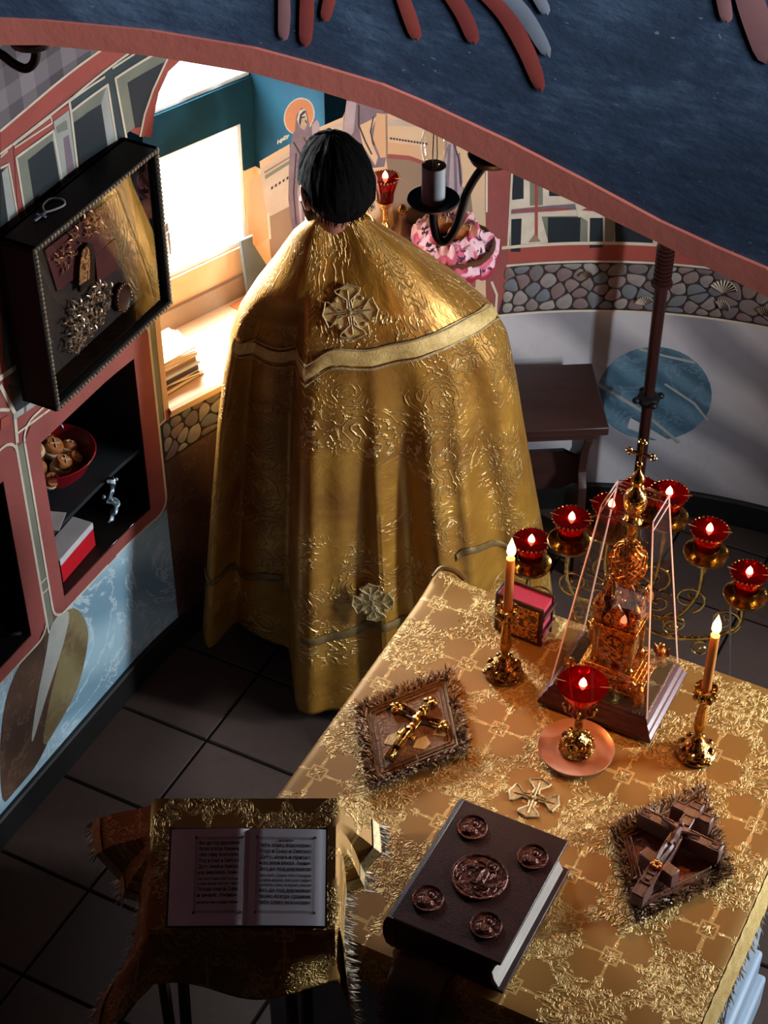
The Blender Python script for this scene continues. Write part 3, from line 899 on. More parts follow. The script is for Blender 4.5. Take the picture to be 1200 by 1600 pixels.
# narrow post between
p.poly('pale_grey', [(83, 190), (107, 172), (122, 275), (96, 290)], 0.0012)
p.poly('red_band', [(80, 180), (106, 163), (107, 172), (81, 188)], 0.0016)
p.poly('olive_grey', [(87, 198), (103, 187), (105, 202), (88, 208)], 0.0018)
p.poly('mauve', [(98, 216), (106, 210), (117, 272), (105, 280)], 0.0018)
# coffer 3
p.poly('red_band', [(20, 224), (78, 182), (80, 200), (24, 245), (40, 340), (29, 350)], 0.0012)
p.poly('near_black', [(24, 220), (78, 180), (79, 184), (26, 226)], 0.0016)
p.poly('olive_grey', [(24, 246), (82, 202), (80, 220), (42, 250), (54, 326), (40, 338)], 0.0018)
p.poly('pale_grey', [(82, 202), (97, 286), (93, 290), (80, 222)], 0.0020)
p.poly('dark_teal', [(42, 250), (82, 220), (94, 290), (54, 326)], 0.0020)
p.line('white_line', [(20, 226), (78, 182), (80, 192), (22, 230)], 0.004, 0.0026)
p.line('white_line', [(39, 340), (24, 246), (82, 204), (97, 288)], 0.006, 0.0026)
# coffer 4, cut by the frame's edge
p.poly('dark_teal', [(0, 262), (4, 260), (14, 356), (0, 366)], 0.0012)
p.poly('pale_grey', [(2, 270), (12, 258), (29, 348), (14, 360)], 0.0014)
p.line('white_line', [(0, 262), (12, 256), (28, 346)], 0.005, 0.0026)
p.line('white_line', [(0, 245), (10, 236)], 0.004, 0.0026)
p.build('painted_coffer', wall_north)
# painted panels left of the icon case, over the second niche
p = Paint()
p.poly('slate_teal', [(0, 480), (30, 470), (60, 600), (30, 640), (5, 560)], 0.0012)
p.poly('dark_teal', [(12, 600), (62, 612), (60, 622), (24, 650)], 0.0016)
p.line('white_line', [(0, 590), (22, 575)], 0.014, 0.002)
p.line('white_line', [(0, 603), (22, 645), (26, 690)], 0.010, 0.002)
p.line('pale_grey', [(22, 650), (70, 618)], 0.016, 0.0022)
p.line('white_line', [(26, 676), (86, 632)], 0.006, 0.0034)
p.poly('red_band', [(0, 655), (12, 648), (16, 660), (0, 672)], 0.0022)
p.line('white_line', [(0, 640), (14, 640)], 0.008, 0.002)
p.build('painted_panel', wall_north)

# apse: balustrade, sky and figures painted behind the priest
p = Paint()
p.poly('cream', [(388, 285), (410, 268), (470, 242), (470, 340), (420, 420), (395, 380)], 0.0010)
p.poly('peach', [(388, 285), (412, 270), (418, 372), (398, 385)], 0.0012)
p.poly('pale_stone', [(405, 252), (452, 225), (452, 330), (417, 350)], 0.0014)
p.poly('cream', [(405, 252), (452, 225), (452, 236), (406, 264)], 0.0018)
p.poly('olive_grey', [(413, 274), (452, 250), (452, 256), (414, 280)], 0.0018)
p.poly('tan_shade', [(412, 268), (452, 244), (452, 247), (413, 271)], 0.0018)
for i in range(5): p.poly('fresco_dark', [(423 + 6 * i, 292 - 3.8 * i), (426 + 6 * i, 290 - 3.8 * i), (426 + 6 * i, 294 - 3.8 * i), (423 + 6 * i, 296 - 3.8 * i)], 0.0022)
p.poly('tan_shade', [(417, 340), (452, 322), (460, 380), (425, 420)], 0.0016)
p.line('white_line', [(418, 334), (421, 372)], 0.008, 0.002)
p.poly('cream', [(498, 199), (535, 183), (545, 160), (720, 205), (735, 260), (760, 262), (760, 420), (620, 330), (600, 215), (535, 214), (500, 215)], 0.0010)
p.poly('pale_stone', [(500, 204), (535, 189), (535, 205), (500, 219)], 0.0014)
p.poly('pale_stone', [(604, 186), (660, 188), (720, 205), (722, 214), (660, 198), (604, 196)], 0.0014)
for i in range(13): p.poly('fresco_dark', [(609 + 4.6 * i, 214 + 0.7 * i), (612 + 4.6 * i, 214.4 + 0.7 * i), (612 + 4.6 * i, 217.5 + 0.7 * i), (609 + 4.6 * i, 217 + 0.7 * i)], 0.0022)
p.poly('peach', [(604, 222), (660, 228), (668, 250), (610, 244)], 0.0014)
p.poly('salmon', [(604, 240), (640, 243), (690, 262), (690, 268), (640, 250), (604, 247)], 0.0016)
p.poly('tan_shade', [(604, 247), (640, 250), (690, 268), (735, 300), (745, 390), (620, 390)], 0.0013)
p.build('painted_balustrade', wall_apse)
def circle(cx, cy, rx, ry, n=24, rot=0.0):
    out = []
    for i in range(n):
        a = 2 * PI * i / n; x, y = rx * math.cos(a), ry * math.sin(a)
        out.append((cx + x * math.cos(rot) - y * math.sin(rot), cy + x * math.sin(rot) + y * math.cos(rot)))
    return out
p = Paint()   # veiled woman with a halo
p.poly('white_line', circle(467, 181, 23.5, 29.5, rot=0.35), 0.0016)
p.poly('halo', circle(467, 181, 21.5, 27.5, rot=0.35), 0.0020)
p.poly('mauve', [(460, 205), (462, 180), (470, 168), (478, 172), (482, 190), (484, 205), (480, 216), (465, 212)], 0.0023)
p.poly('white_line', [(463, 186), (467, 172), (475, 169), (476, 172), (468, 180), (466, 194), (470, 201)], 0.0026)
p.poly('fresco_dark', [(466, 190), (468, 178), (474, 172), (477, 174), (471, 182), (469, 196)], 0.0028)
p.poly('fresco_skin', [(469, 192), (471, 180), (476, 175), (479, 184), (478, 196), (475, 203), (468, 199)], 0.0029)
p.line('fresco_dark', [(471, 183), (475, 182)], 0.004, 0.0032)
p.line('fresco_dark', [(476, 187), (478, 191)], 0.003, 0.0032)
p.poly('mauve', [(458, 206), (466, 201), (474, 212), (484, 200), (488, 190), (494, 184), (498, 190), (500, 225), (490, 260), (480, 300), (474, 360), (458, 372), (450, 310), (452, 232)], 0.0022)
p.poly('mauve_light', [(486, 196), (494, 185), (498, 192), (500, 222), (488, 224)], 0.0026)
p.line('fresco_dark', [(458, 222), (470, 242), (482, 222)], 0.004, 0.0028)
p.line('fresco_dark', [(462, 240), (458, 300), (462, 350)], 0.004, 0.0028)
p.line('fresco_dark', [(474, 214), (480, 226), (478, 250)], 0.003, 0.0028)
p.line('mauve_light', [(470, 244), (466, 300), (470, 350)], 0.008, 0.0027)
p.build('painted_figure', wall_apse)
p = Paint()   # tall robed figure cut by the arch
p.poly('mauve', [(541, 156), (560, 160), (605, 176), (604, 240), (600, 260), (580, 262), (566, 225), (545, 215), (535, 214), (537, 190)], 0.0020)
p.poly('mauve_light', [(541, 156), (556, 160), (552, 205), (545, 215), (535, 213), (537, 185)], 0.0023)
p.poly('cream', [(560, 196), (580, 186), (590, 180), (578, 205), (580, 222), (590, 245), (586, 258), (566, 226)], 0.0023)
p.poly('peach', [(588, 176), (606, 178), (604, 245), (594, 246), (582, 216)], 0.0024)
p.line('fresco_dark', [(560, 164), (560, 195), (570, 220), (580, 240)], 0.004, 0.0028)
p.line('fresco_dark', [(583, 182), (578, 205), (584, 226)], 0.003, 0.0028)
p.line('tan_shade', [(603, 180), (604, 244)], 0.005, 0.0028)
p.build('painted_figure', wall_apse)
p = Paint()   # robed figure right of the lamp
p.poly('mauve_light', [(697, 220), (712, 226), (722, 262), (722, 300), (715, 306), (690, 300), (694, 250)], 0.0020)
for x0, y0, x1, y1 in ((702, 226, 698, 300), (710, 226, 712, 300), (716, 240, 720, 285)): p.line('mauve', [(x0, y0), (x1, y1)], 0.008, 0.0024)
p.line('fresco_dark', [(709, 224), (717, 250), (720, 290)], 0.003, 0.0028)
p.build('painted_figure', wall_apse)
p = Paint()   # two small painted groups of letters beside the halo
def glyph(strokes, ox, oy, k):
    for st in strokes: p.line('white_line', [(ox + x * k + y * 0.15 * k, oy - y * k - x * 0.35 * k) for x, y in st], 0.0032, 0.0024)
glyph([[(0, 0), (0, 6)], [(0, 3), (4, 3)], [(4, 0), (4, 6)], [(6, 0), (6, 6), (9, 6), (9, 3), (6, 3)]], 433, 224, 0.95)
glyph([[(0, 6), (4, 6)], [(1, 0), (1, 6)], [(4, 6), (4, 0), (0, 0)], [(6, 6), (7.5, 3), (9, 6)], [(7.5, 3), (6.5, 0)]], 442, 218, 0.85)
p.build('painted_letters', wall_apse)

# apse, right of the priest: pilaster, green coffers, lines
p = Paint()
p.poly('salmon', [(758, 262), (797, 262), (797, 425), (778, 490), (760, 470)], 0.0012)
p.line('white_line', [(760, 262), (760, 330)], 0.006, 0.0024)
p.line('white_line', [(768, 440), (776, 460), (774, 490)], 0.007, 0.0024)
ZC0, ZC1 = 0.965, 1.34
p.poly('white_line', [(1.345, 0.965), (2.75, 0.965), (2.75, 1.40), (1.345, 1.40)], 0.0010, px=False)
for k in range(5):
    q = 1.80 + 0.19 * k
    p.poly('olive_grey', [(q - 0.012, 0.985), (q + 0.15, 0.985), (q + 0.15, 1.15), (q - 0.012, 1.15)], 0.0013, px=False); p.poly('dark_teal', [(q, 0.99), (q + 0.13, 0.99), (q + 0.13, 1.135), (q, 1.135)], 0.0016, px=False)
    p.poly('dark_teal', [(q, 1.20), (q + 0.13, 1.20), (q + 0.13, 1.34), (q, 1.34)], 0.0016, px=False); p.line('red_band', [(q - 0.03, 1.0), (q - 0.03, 1.38)], 0.008, 0.0020, px=False)
p.line('white_line', [(1.345, 1.42), (2.75, 1.42)], 0.008, 0.0020, px=False)
p.poly('dark_teal', [(800, 268), (818, 276), (818, 310), (800, 312)], 0.0016)
p.poly('olive_grey', [(828, 280), (848, 290), (848, 320), (828, 321)], 0.0016)
p.line('red_band', [(838, 286), (838, 370)], 0.008, 0.0022)
p.poly('mauve', [(798, 327), (900, 318), (900, 327), (860, 330), (798, 334)], 0.0018)
p.line('red_band', [(800, 330), (890, 326)], 0.006, 0.0024)
p.poly('dark_teal', [(858, 290), (890, 306), (858, 306)], 0.0016)
p.poly('dark_teal', [(799, 342), (815, 341), (813, 393), (798, 393)], 0.0016)
p.poly('tan_shade', [(836, 365), (845, 377), (826, 378)], 0.0024)
p.poly('olive_grey', [(846, 338), (905, 337), (918, 345), (918, 384), (906, 380), (858, 382)], 0.0014)
p.poly('dark_teal', [(856, 339), (907, 339), (906, 380), (856, 381)], 0.0018)
p.poly('dark_teal', [(922, 340), (942, 340), (942, 386), (921, 387)], 0.0018)
p.poly('olive_grey', [(945, 340), (962, 340), (960, 374), (945, 386)], 0.0016)
p.poly('dark_teal', [(961, 338), (1020, 345), (1020, 380), (961, 378)], 0.0018)
p.poly('red_band', [(915, 325), (932, 325), (930, 330), (908, 328)], 0.0018)
p.poly('red_band', [(827, 386), (846, 386), (846, 391), (826, 391)], 0.0018)
p.line('white_line', [(900, 318), (905, 338)], 0.006, 0.0024)
p.build('painted_coffer', wall_apse)
p = Paint()
p.poly('red_band', [(1.33, 0.905), (2.6, 0.905), (2.6, 0.955), (1.33, 0.955)], 0.0012, px=False)
p.line('white_line', [(1.33, 0.960), (2.6, 0.960)], 0.010, 0.0022, px=False)
p.line('white_line', [(1.345, 0.900), (2.6, 0.900)], 0.007, 0.0022, px=False)
p.line('white_line', [(1.31, 0.735), (2.9, 0.735)], 0.007, 0.0034, px=False)
p.line('white_line', [(1.345, 0.96), (1.345, 1.30)], 0.006, 0.0022, px=False)
p.poly('pebble_mortar', [(1.30, 0.735), (2.6, 0.735), (2.6, 0.898), (1.30, 0.898)], 0.0010, px=False)
p.poly('pebble_mortar', [(0.236, 0.65), (0.86, 0.65), (0.86, 0.782), (0.236, 0.782)], 0.0010, px=False)
p.build('painted_border', wall_apse)
# big teal marble roundel
p = Paint()
c = wall_sz(1022, 616)
p.poly('marble_teal', [(c[0] + 0.168 * math.cos(2 * PI * i / 36), c[1] + 0.172 * math.sin(2 * PI * i / 36)) for i in range(36)], 0.0012, px=False)
p.poly('marble_grey', [(985, 652), (1050, 690), (1040, 693), (980, 668)], 0.0018)
p.line('pale_grey', [(1000, 545), (1040, 556), (1085, 566)], 0.008, 0.0020)
p.line('pale_grey', [(935, 600), (1000, 640), (1060, 690)], 0.010, 0.0020)
p.line('pale_grey', [(1040, 600), (1085, 630), (1105, 655)], 0.008, 0.0020)
p.build('painted_roundel', wall_apse)

# pebble bands: every pebble is a raised piece
def pebble_band(s0, s1, z0, z1, n, seed):
    rnd = random.Random(seed)
    H_ = z1 - z0; pts = []
    tries = 0
    while len(pts) < n and tries < 20000:
        tries += 1
        q = (rnd.uniform(s0, s1), rnd.uniform(z0, z1)); dmin = rnd.choice([0.030, 0.036, 0.042, 0.048])
        if all(math.hypot((q[0] - a) / 1.25, q[1] - b) > dmin for a, b in pts): pts.append(q)
    for i, (cx, cy) in enumerate(pts):
        cell = [(s0, z0 + 0.003), (s1, z0 + 0.003), (s1, z1 - 0.003), (s0, z1 - 0.003)]
        for j, (qx, qy) in enumerate(pts):
            if i == j or abs(qx - cx) > 0.2: continue
            mx, my = (cx + qx) / 2, (cy + qy) / 2; nx, ny = qx - cx, qy - cy
            l = math.hypot(nx, ny); nx /= l; ny /= l; mx -= nx * 0.0019; my -= ny * 0.0019
            new = []
            for k in range(len(cell)):
                a, b = cell[k], cell[(k + 1) % len(cell)]
                da = (a[0] - mx) * nx + (a[1] - my) * ny; db = (b[0] - mx) * nx + (b[1] - my) * ny
                if da <= 0: new.append(a)
                if da * db < 0:
                    t = da / (da - db); new.append((a[0] + (b[0] - a[0]) * t, a[1] + (b[1] - a[1]) * t))
            cell = new
            if len(cell) < 3: break
        if len(cell) < 3: continue
        for _ in range(2):          # round the corners
            cell = [(a[0] * w + b[0] * (1 - w), a[1] * w + b[1] * (1 - w)) for a, b in zip(cell, cell[1:] + cell[:1]) for w in (0.75, 0.25)]
        gx = sum(a for a, b in cell) / len(cell); gy = sum(b for a, b in cell) / len(cell)
        if rnd.random() < 0.5: step = 1
        org = W(gx, gy, 0); mb = MB(); k = len(cell)
        vs = []
        for sc_, off in ((1.0, 0.0012), (0.95, 0.0030), (0.72, 0.0042)):
            vs += [W(gx + (a - gx) * sc_, gy + (b - gy) * sc_, off) - org for a, b in cell]
        vs.append(W(gx, gy, 0.0046) - org)
        fs = []
        for r in range(2):
            fs += [(r * k + t, r * k + (t + 1) % k, (r + 1) * k + (t + 1) % k, (r + 1) * k + t) for t in range(k)]
        fs += [(2 * k + t, 2 * k + (t + 1) % k, 3 * k) for t in range(k)]
        mb.add(vs, fs)
        mb.build('pebble', 'pebble', wall_apse, loc=org)
pebble_band(1.338, 2.34, 0.739, 0.896, 96, 3)
pebble_band(0.242, 0.74, 0.655, 0.780, 34, 5)
def scallop(px, py, r, rot, mname):
    s, z = wall_sz(px, py); org = W(s, z, 0); mb = MB(); n = 18; vs = [W(s - r * 0.75 * math.sin(rot), z - r * 0.75 * math.cos(rot), 0.011) - org]
    bx, bz = s - r * 0.75 * math.sin(rot), z - r * 0.75 * math.cos(rot)
    for i in range(n + 1):
        a = -1.15 + 2.3 * i / n; rr = r * 1.6 * (0.92 if i % 2 else 1.0)
        vs.append(W(bx + rr * math.sin(a + rot), bz + rr * math.cos(a + rot), 0.012 if i % 2 == 0 else 0.008) - org)
    for i in range(n + 1):
        a = -1.15 + 2.3 * i / n; rr = r * 1.6 * (0.92 if i % 2 else 1.0)
        vs.append(W(bx + rr * math.sin(a + rot), bz + rr * math.cos(a + rot), 0.002) - org)
    fs = [(0, i + 2, i + 1) for i in range(n)] + [(i + 1, i + 2, n + 3 + i, n + 2 + i) for i in range(n)]
    ms = [i % 2 for i in range(n)] + [0] * n
    for f, m in zip(fs, ms): pass
    k = len(mb.v); mb.add(vs, fs); mb.mi = ms
    mb.build('scallop_shell', [mname, 'pebble_mortar'], wall_apse, smooth=False, loc=org)
for q in ((1132, 446, 0.026, 0.1, 'pale_stone'), (1006, 468, 0.017, -0.2, 'pale_stone'), (1130, 475, 0.017, 0.6, 'pale_stone'), (915, 427, 0.014, 0.0, 'tan_shade'), (1195, 485, 0.017, 0.4, 'tan_shade')):
    scallop(*q)

# ---- the west arch with its painted face, seen from the nave
AV = -0.80                         # its plane, west of the altar
AU, AZ, AR = -0.055, 1.50, 1.325
def face_pt(px, py, d=0.0):
    r = ray(px, py); cc = O + (AV - d) * V
    t = cc.dot(V) / r.xy.dot(V); p = CAM + r * t
    return ((p.xy - O).dot(N), p.z)
def F(u, z, d=0.0): return al(u, AV - d, z)
lower = [face_pt(*q) for q in [(0, 68), (70, 68), (240, 85), (400, 112), (500, 139), (600, 170), (667, 200), (800, 267), (920, 322), (1033, 377), (1120, 421), (1200, 460)]]
upper = [face_pt(*q) for q in [(0, 27), (70, 30), (240, 46), (400, 73), (500, 100), (600, 130), (667, 158), (800, 220), (920, 282), (1033, 343), (1120, 383), (1200, 417)]]
(l0, l1) = lower[0], lower[-1]
left_ext = [(-1.40, 0.0), (-1.38, 1.50), (-1.31, 1.95), (-1.14, 2.30), (-0.90, 2.56), (-0.66, 2.70)]
right_ext = [(0.60, 2.655), (0.82, 2.50), (1.05, 2.26), (1.22, 1.95), (1.33, 1.50), (1.35, 0.0)]
lo = left_ext + lower + right_ext
def outward(p, q, w):              # band edge outside the extension points
    d = Vector((p[0] - AU, p[1] - AZ)); d.normalize() if d.length else None
    return (p[0] + d.x * w, p[1] + max(d.y, 0) * w)
up = [outward(p, None, 0.035) for p in left_ext] + upper + [outward(p, None, 0.035) for p in right_ext]
TOPZ = 5.2
mb = MB()
for a, b in zip(lo[:-1], lo[1:]):
    mb.add([F(a[0], a[1]), F(b[0], b[1]), F(b[0], max(b[1], TOPZ)), F(a[0], TOPZ)], [(3, 2, 1, 0)])
    mb.add([F(a[0], a[1]), F(b[0], b[1]), F(b[0], b[1], -0.16), F(a[0], a[1], -0.16)], [(0, 1, 2, 3)], m=1)
    mb.add([F(a[0], a[1], -0.16), F(b[0], b[1], -0.16), F(b[0], TOPZ, -0.16), F(a[0], TOPZ, -0.16)], [(0, 1, 2, 3)], m=1)
for u0, u1 in ((-2.6, -1.40), (1.35, 2.6)):
    mb.add([F(u0, 0), F(u1, 0), F(u1, TOPZ), F(u0, TOPZ)], [(3, 2, 1, 0)])
wall_west = mb.build('wall_west', ['blue_fresco', 'arch_red'], smooth=False, **STR)
mb = MB()
k = len(lo)
vs = [F(u, z, 0.004) for u, z in lo] + [F(u, z, 0.004) for u, z in up] + [F(u, z, 0.0) for u, z in lo] + [F(u, z, 0.0) for u, z in up]
for i in range(k - 1):
    mb.add([vs[i], vs[i + 1], vs[k + i + 1], vs[k + i]], [(3, 2, 1, 0)])
    mb.add([vs[k + i], vs[k + i + 1], vs[3 * k + i + 1], vs[3 * k + i]], [(3, 2, 1, 0)])
    mb.add([vs[i], vs[i + 1], vs[2 * k + i + 1], vs[2 * k + i]], [(0, 1, 2, 3)])
mb.build('trim_1', 'arch_red', **STR)
def feather(pts, wpx, m):
    """a brushed feather on the arch face: centre line in photograph pixels"""
    c = [Vector(face_pt(*q)) for q in pts]; c = [Vector((q.x, q.y, 0)) for q in c]; c = spline(c, 5)
    n = len(c); mb = MB(); vs = []
    for i, q in enumerate(c):
        d = c[min(i + 1, n - 1)] - c[max(i - 1, 0)]; d.normalize(); nn = Vector((-d.y, d.x, 0))
        t = i / (n - 1); ww = wpx * (0.75 + 0.25 * math.sin(PI * t)) * (1.0 if t < 0.8 else math.sqrt(max(0.02, 1 - ((t - 0.8) / 0.2) ** 2)))
        vs += [F(q.x + nn.x * ww, q.y + nn.y * ww, 0.002), F(q.x, q.y, 0.0026), F(q.x - nn.x * ww, q.y - nn.y * ww, 0.002)]
    fs = []
    for i in range(n - 1):
        for j in range(2): fs.append((3 * i + j, 3 * i + j + 1, 3 * i + 4 + j, 3 * i + 3 + j))
    mb.add(vs, fs); mb.build('painted_feather', m, wall_west)
feather([(445, -30), (446, 20), (444, 62)], 0.0065, 'feather_pink')
feather([(482, -30), (481, 20), (478, 72)], 0.0075, 'feather_red')
feather([(522, -30), (516, 0), (508, 32)], 0.006, 'feather_red')
feather([(622, -30), (640, 20), (654, 62)], 0.0075, 'feather_red')
feather([(690, -30), (725, 20), (744, 68)], 0.008, 'feather_red')
feather([(740, -30), (790, 20), (825, 80), (848, 142)], 0.0085, 'feather_red')
feather([(770, -30), (820, 20), (860, 88)], 0.0075, 'feather_grey')
feather([(815, -40), (840, -10), (857, 22)], 0.006, 'feather_grey')
feather([(1125, -40), (1132, 0), (1138, 34)], 0.006, 'feather_pink')
feather([(1160, -40), (1180, 20), (1205, 100)], 0.012, 'feather_pink')

# ---- the nave the picture was taken from: closed and dim
mb = MB()
n0, n1, b0 = -2.6, 2.6, -4.2
def q4(*p): mb.add(p, [(0, 1, 2, 3)])
q4(al(n0, b0, 0), al(n0, AV, 0), al(n0, AV, TOPZ), al(n0, b0, TOPZ)); mb.build('wall_nave_north', 'nave_plaster', smooth=False, **STR)
mb = MB(); q4(al(n1, b0, 0), al(n1, AV, 0), al(n1, AV, TOPZ), al(n1, b0, TOPZ)); mb.build('wall_nave_south', 'nave_plaster', smooth=False, **STR)
mb = MB(); q4(al(n0, b0, 0), al(n1, b0, 0), al(n1, b0, TOPZ), al(n0, b0, TOPZ)); mb.build('wall_nave_west', 'nave_plaster', smooth=False, **STR)
mb = MB(); q4(al(n0, b0, TOPZ), al(n1, b0, TOPZ), al(n1, AV + 0.16, TOPZ), al(n0, AV + 0.16, TOPZ)); mb.build('ceiling_nave', 'nave_plaster', smooth=False, **STR)
mb = MB(); q4(al(n0, b0, -0.005), al(n1, b0, -0.005), al(n1, AV, -0.005), al(n0, AV, -0.005)); mb.build('floor_nave', 'grout', smooth=False, **STR)


# ================================================================== THE ALTAR
def arot(o): o.rotation_euler = (0, 0, ANG)      # local x = east (V), local y = north (-N)
AX = thing('altar_table', 'white painted altar table with a stepped plinth under gold brocade', 'altar', al(0, 0, 0), ANG)
mb = MB(); mb.box(-0.40, 0.41, -0.385, 0.40, 0.10, 0.955); mb.build('body', 'white_paint', AX, bevel=0.006)
mb = MB(); mb.box(-0.425, 0.435, -0.41, 0.425, 0.955, 0.988); mb.build('tabletop', 'white_paint', AX, bevel=0.006)
mb = MB(); mb.box(-0.43, 0.44, -0.400, 0.43, 0.10, 0.215); mb.build('plinth_step', 'white_paint', AX, bevel=0.008)
mb = MB(); mb.box(-0.45, 0.455, -0.418, 0.445, 0.0, 0.11); mb.build('plinth_step', 'white_paint', AX, bevel=0.008)
for y0, y1 in ((-0.36, -0.13), (-0.115, 0.115), (0.13, 0.36)):
    mb = MB(); mb.box(-0.408, -0.398, y0, y1, 0.26, 0.90); mb.build('panel', 'white_paint', AX, bevel=0.004)
for x0, x1 in ((-0.37, -0.13), (-0.11, 0.13), (0.15, 0.38)):
    mb = MB(); mb.box(x0, x1, -0.393, -0.38, 0.26, 0.90); mb.build('panel', 'white_paint', AX, bevel=0.004)

# cloth: top with its four hanging edges
CB0, CB1, CA0, CA1 = -0.450, 0.462, -0.448, 0.420
cloth = thing('altar_cloth', 'gold brocade cloth with quatrefoils spread over the altar table', 'cloth', al(0, 0, 0.9885), ANG)
def drape(e, hang):                # distance past the edge -> (outward, down)
    rr = 0.014
    if e <= 0: return 0.0, 0.0
    q = rr * PI / 2
    if e < q: a = e / rr; return rr * math.sin(a), rr * (1 - math.cos(a))
    k = e - q; return rr + k * 0.22, rr + k * 0.97
def cloth_fn(u, v):
    h = {'w': 0.085, 'e': 0.10, 's': 0.072, 'n': 0.09}
    b = CB0 - h['w'] + u * (CB1 - CB0 + h['w'] + h['e']); a = CA0 - h['n'] + v * (CA1 - CA0 + h['n'] + h['s'])
    x, y, z = b, -a, 0.0100 + 0.0006 * noise.noise(Vector((a * 9, b * 9, 0)))
    if b < CB0: o, d = drape(CB0 - b, 0); x = CB0 - o; z -= d
    if b > CB1: o, d = drape(b - CB1, 0); x = CB1 + o; z -= d
    if a < CA0: o, d = drape(CA0 - a, 0); y = -(CA0 - o); z -= d
    if a > CA1:
        o, d = drape(a - CA1, 0); y = -(CA1 + o); z -= d
    rc = math.hypot(a - CA0, b - CB1)          # the far left corner is curled up
    if rc < 0.11: z += 0.018 * (1 - rc / 0.11) ** 2
    return (x, y, z)
def cloth_uv(u, v):
    return (CA0 - 0.09 + v * (CA1 - CA0 + 0.162), CB0 - 0.085 + u * (CB1 - CB0 + 0.185))
mb = MB(); mb.grid(cloth_fn, 96, 96, cloth_uv, flip=True)
mb.build('cloth', 'gold_brocade', cloth, solid=0.003)
# gold braid along the south hem, and fringes
def hem_pt(b, k, out=0.0):
    e = 0.0 + k; o, d = drape(e, 0); return Vector((b, -(CA1 + o + out), 0.0100 - d))
mb = MB(); mb.grid(lambda u, v: hem_pt(CB0 - 0.05 + u * (CB1 - CB0 + 0.1), 0.010 + v * 0.062, 0.0022 + 0.0008 * math.sin(u * 160)), 80, 6)
mb.build('braid', 'gold_trim', cloth)
def fringe(name, m, parent, base, direction, length, n, wd, jitter=0.4, seed=1, droop=0.0, zlo=-0.6):
    """short threads along a line; one part"""
    rnd = random.Random(seed); mb = MB()
    for i in range(n):
        t = (i + rnd.random()) / n
        p = Vector(base(t)); d = Vector(direction(t)); l = length * (1 + jitter * (rnd.random() - 0.5))
        d = (d + Vector((rnd.uniform(-1, 1), rnd.uniform(-1, 1), rnd.uniform(zlo, 0.6))) * jitter * 0.45).normalized()
        sd = d.cross(Vector((rnd.uniform(-1, 1), rnd.uniform(-1, 1), rnd.uniform(-1, 1)))).normalized() * wd
        q = p + d * l * 0.55 + Vector((0, 0, -droop * l * 0.2)); e = p + d * l + Vector((0, 0, -droop * l))
        mb.add([p - sd, p + sd, q + sd, q - sd, e], [(0, 1, 2, 3), (3, 2, 4)])
    o = mb.build(name, m, parent, smooth=False); o['kind'] = 'stuff'; return o
fringe('fringe', 'fringe_gold', cloth, lambda t: hem_pt(CB0 - 0.05 + t * (CB1 - CB0 + 0.1), 0.072), lambda t: (0, -0.35, -0.94), 0.022, 420, 0.0011, 0.7, 3)
fringe('fringe', 'fringe_gold', cloth, lambda t: (CB0 - 0.014 - 0.012, -(CA0 + t * (CA1 - CA0)), 0.0115 - 0.075), lambda t: (-0.2, 0, -0.98), 0.022, 300, 0.0011, 0.6, 4)
# sewn-on silver cross
mb = MB()
def flared(r, w0, w1, n=1):
    return [(-w0, 0.010), (-w0 * 0.7, r * 0.45), (-w1, r * 0.72), (-w1 * 1.1, r * 0.84), (-w1 * 0.6, r * 0.90), (0, r), (w1 * 0.6, r * 0.90), (w1 * 1.1, r * 0.84), (w1, r * 0.72), (w0 * 0.7, r * 0.45), (w0, 0.010)]
def appliance(mb, R_, w0, w1, wd, z, center):
    for k in range(4):
        a = k * PI / 2; c, s = math.cos(a), math.sin(a)
        pts = [(center[0] + x * c - y * s, center[1] + x * s + y * c, z) for x, y in flared(R_, w0, w1)]
        mb.tube(pts, wd, 6)
        mb.tube([(center[0] - y * s, center[1] + y * c, z) for y in (0.004, R_ * 0.8)], wd * 0.8, 6)
    mb.lathe([(0.0, wd * 2.2), (wd * 2.5, wd * 1.4), (wd * 3, 0)][::-1], 12, (center[0], center[1], z - wd * 0.4))
appliance(mb, 0.050, 0.007, 0.019, 0.0018, 0.0122, (0, 0))
for k in range(4):
    a = k * PI / 2; c, s = math.cos(a), math.sin(a); mb.prism([(x * c - y * s, x * s + y * c) for x, y in flared(0.049, 0.007, 0.018)], 0.0105, 0.0118)
ap = mb.build('sewn_cross', 'silver_braid', cloth, label='silver braid cross sewn on the cloth'); ap.location = (-0.011, 0.020, 0); ap.rotation_euler = (0, 0, PI / 4 * 0.15)
# rolled corner at the far left
mb = MB()
mb.tube(spline([(CB1 - 0.010, -(CA0 - 0.012), 0.012), (CB1 + 0.012, -(CA0 - 0.004), 0.024), (CB1 + 0.020, -(CA0 + 0.022), 0.022), (CB1 + 0.018, -(CA0 + 0.05), 0.010)], 5), 0.0065, 8)
mb.build('rolled_corner', 'dull_trim', cloth)

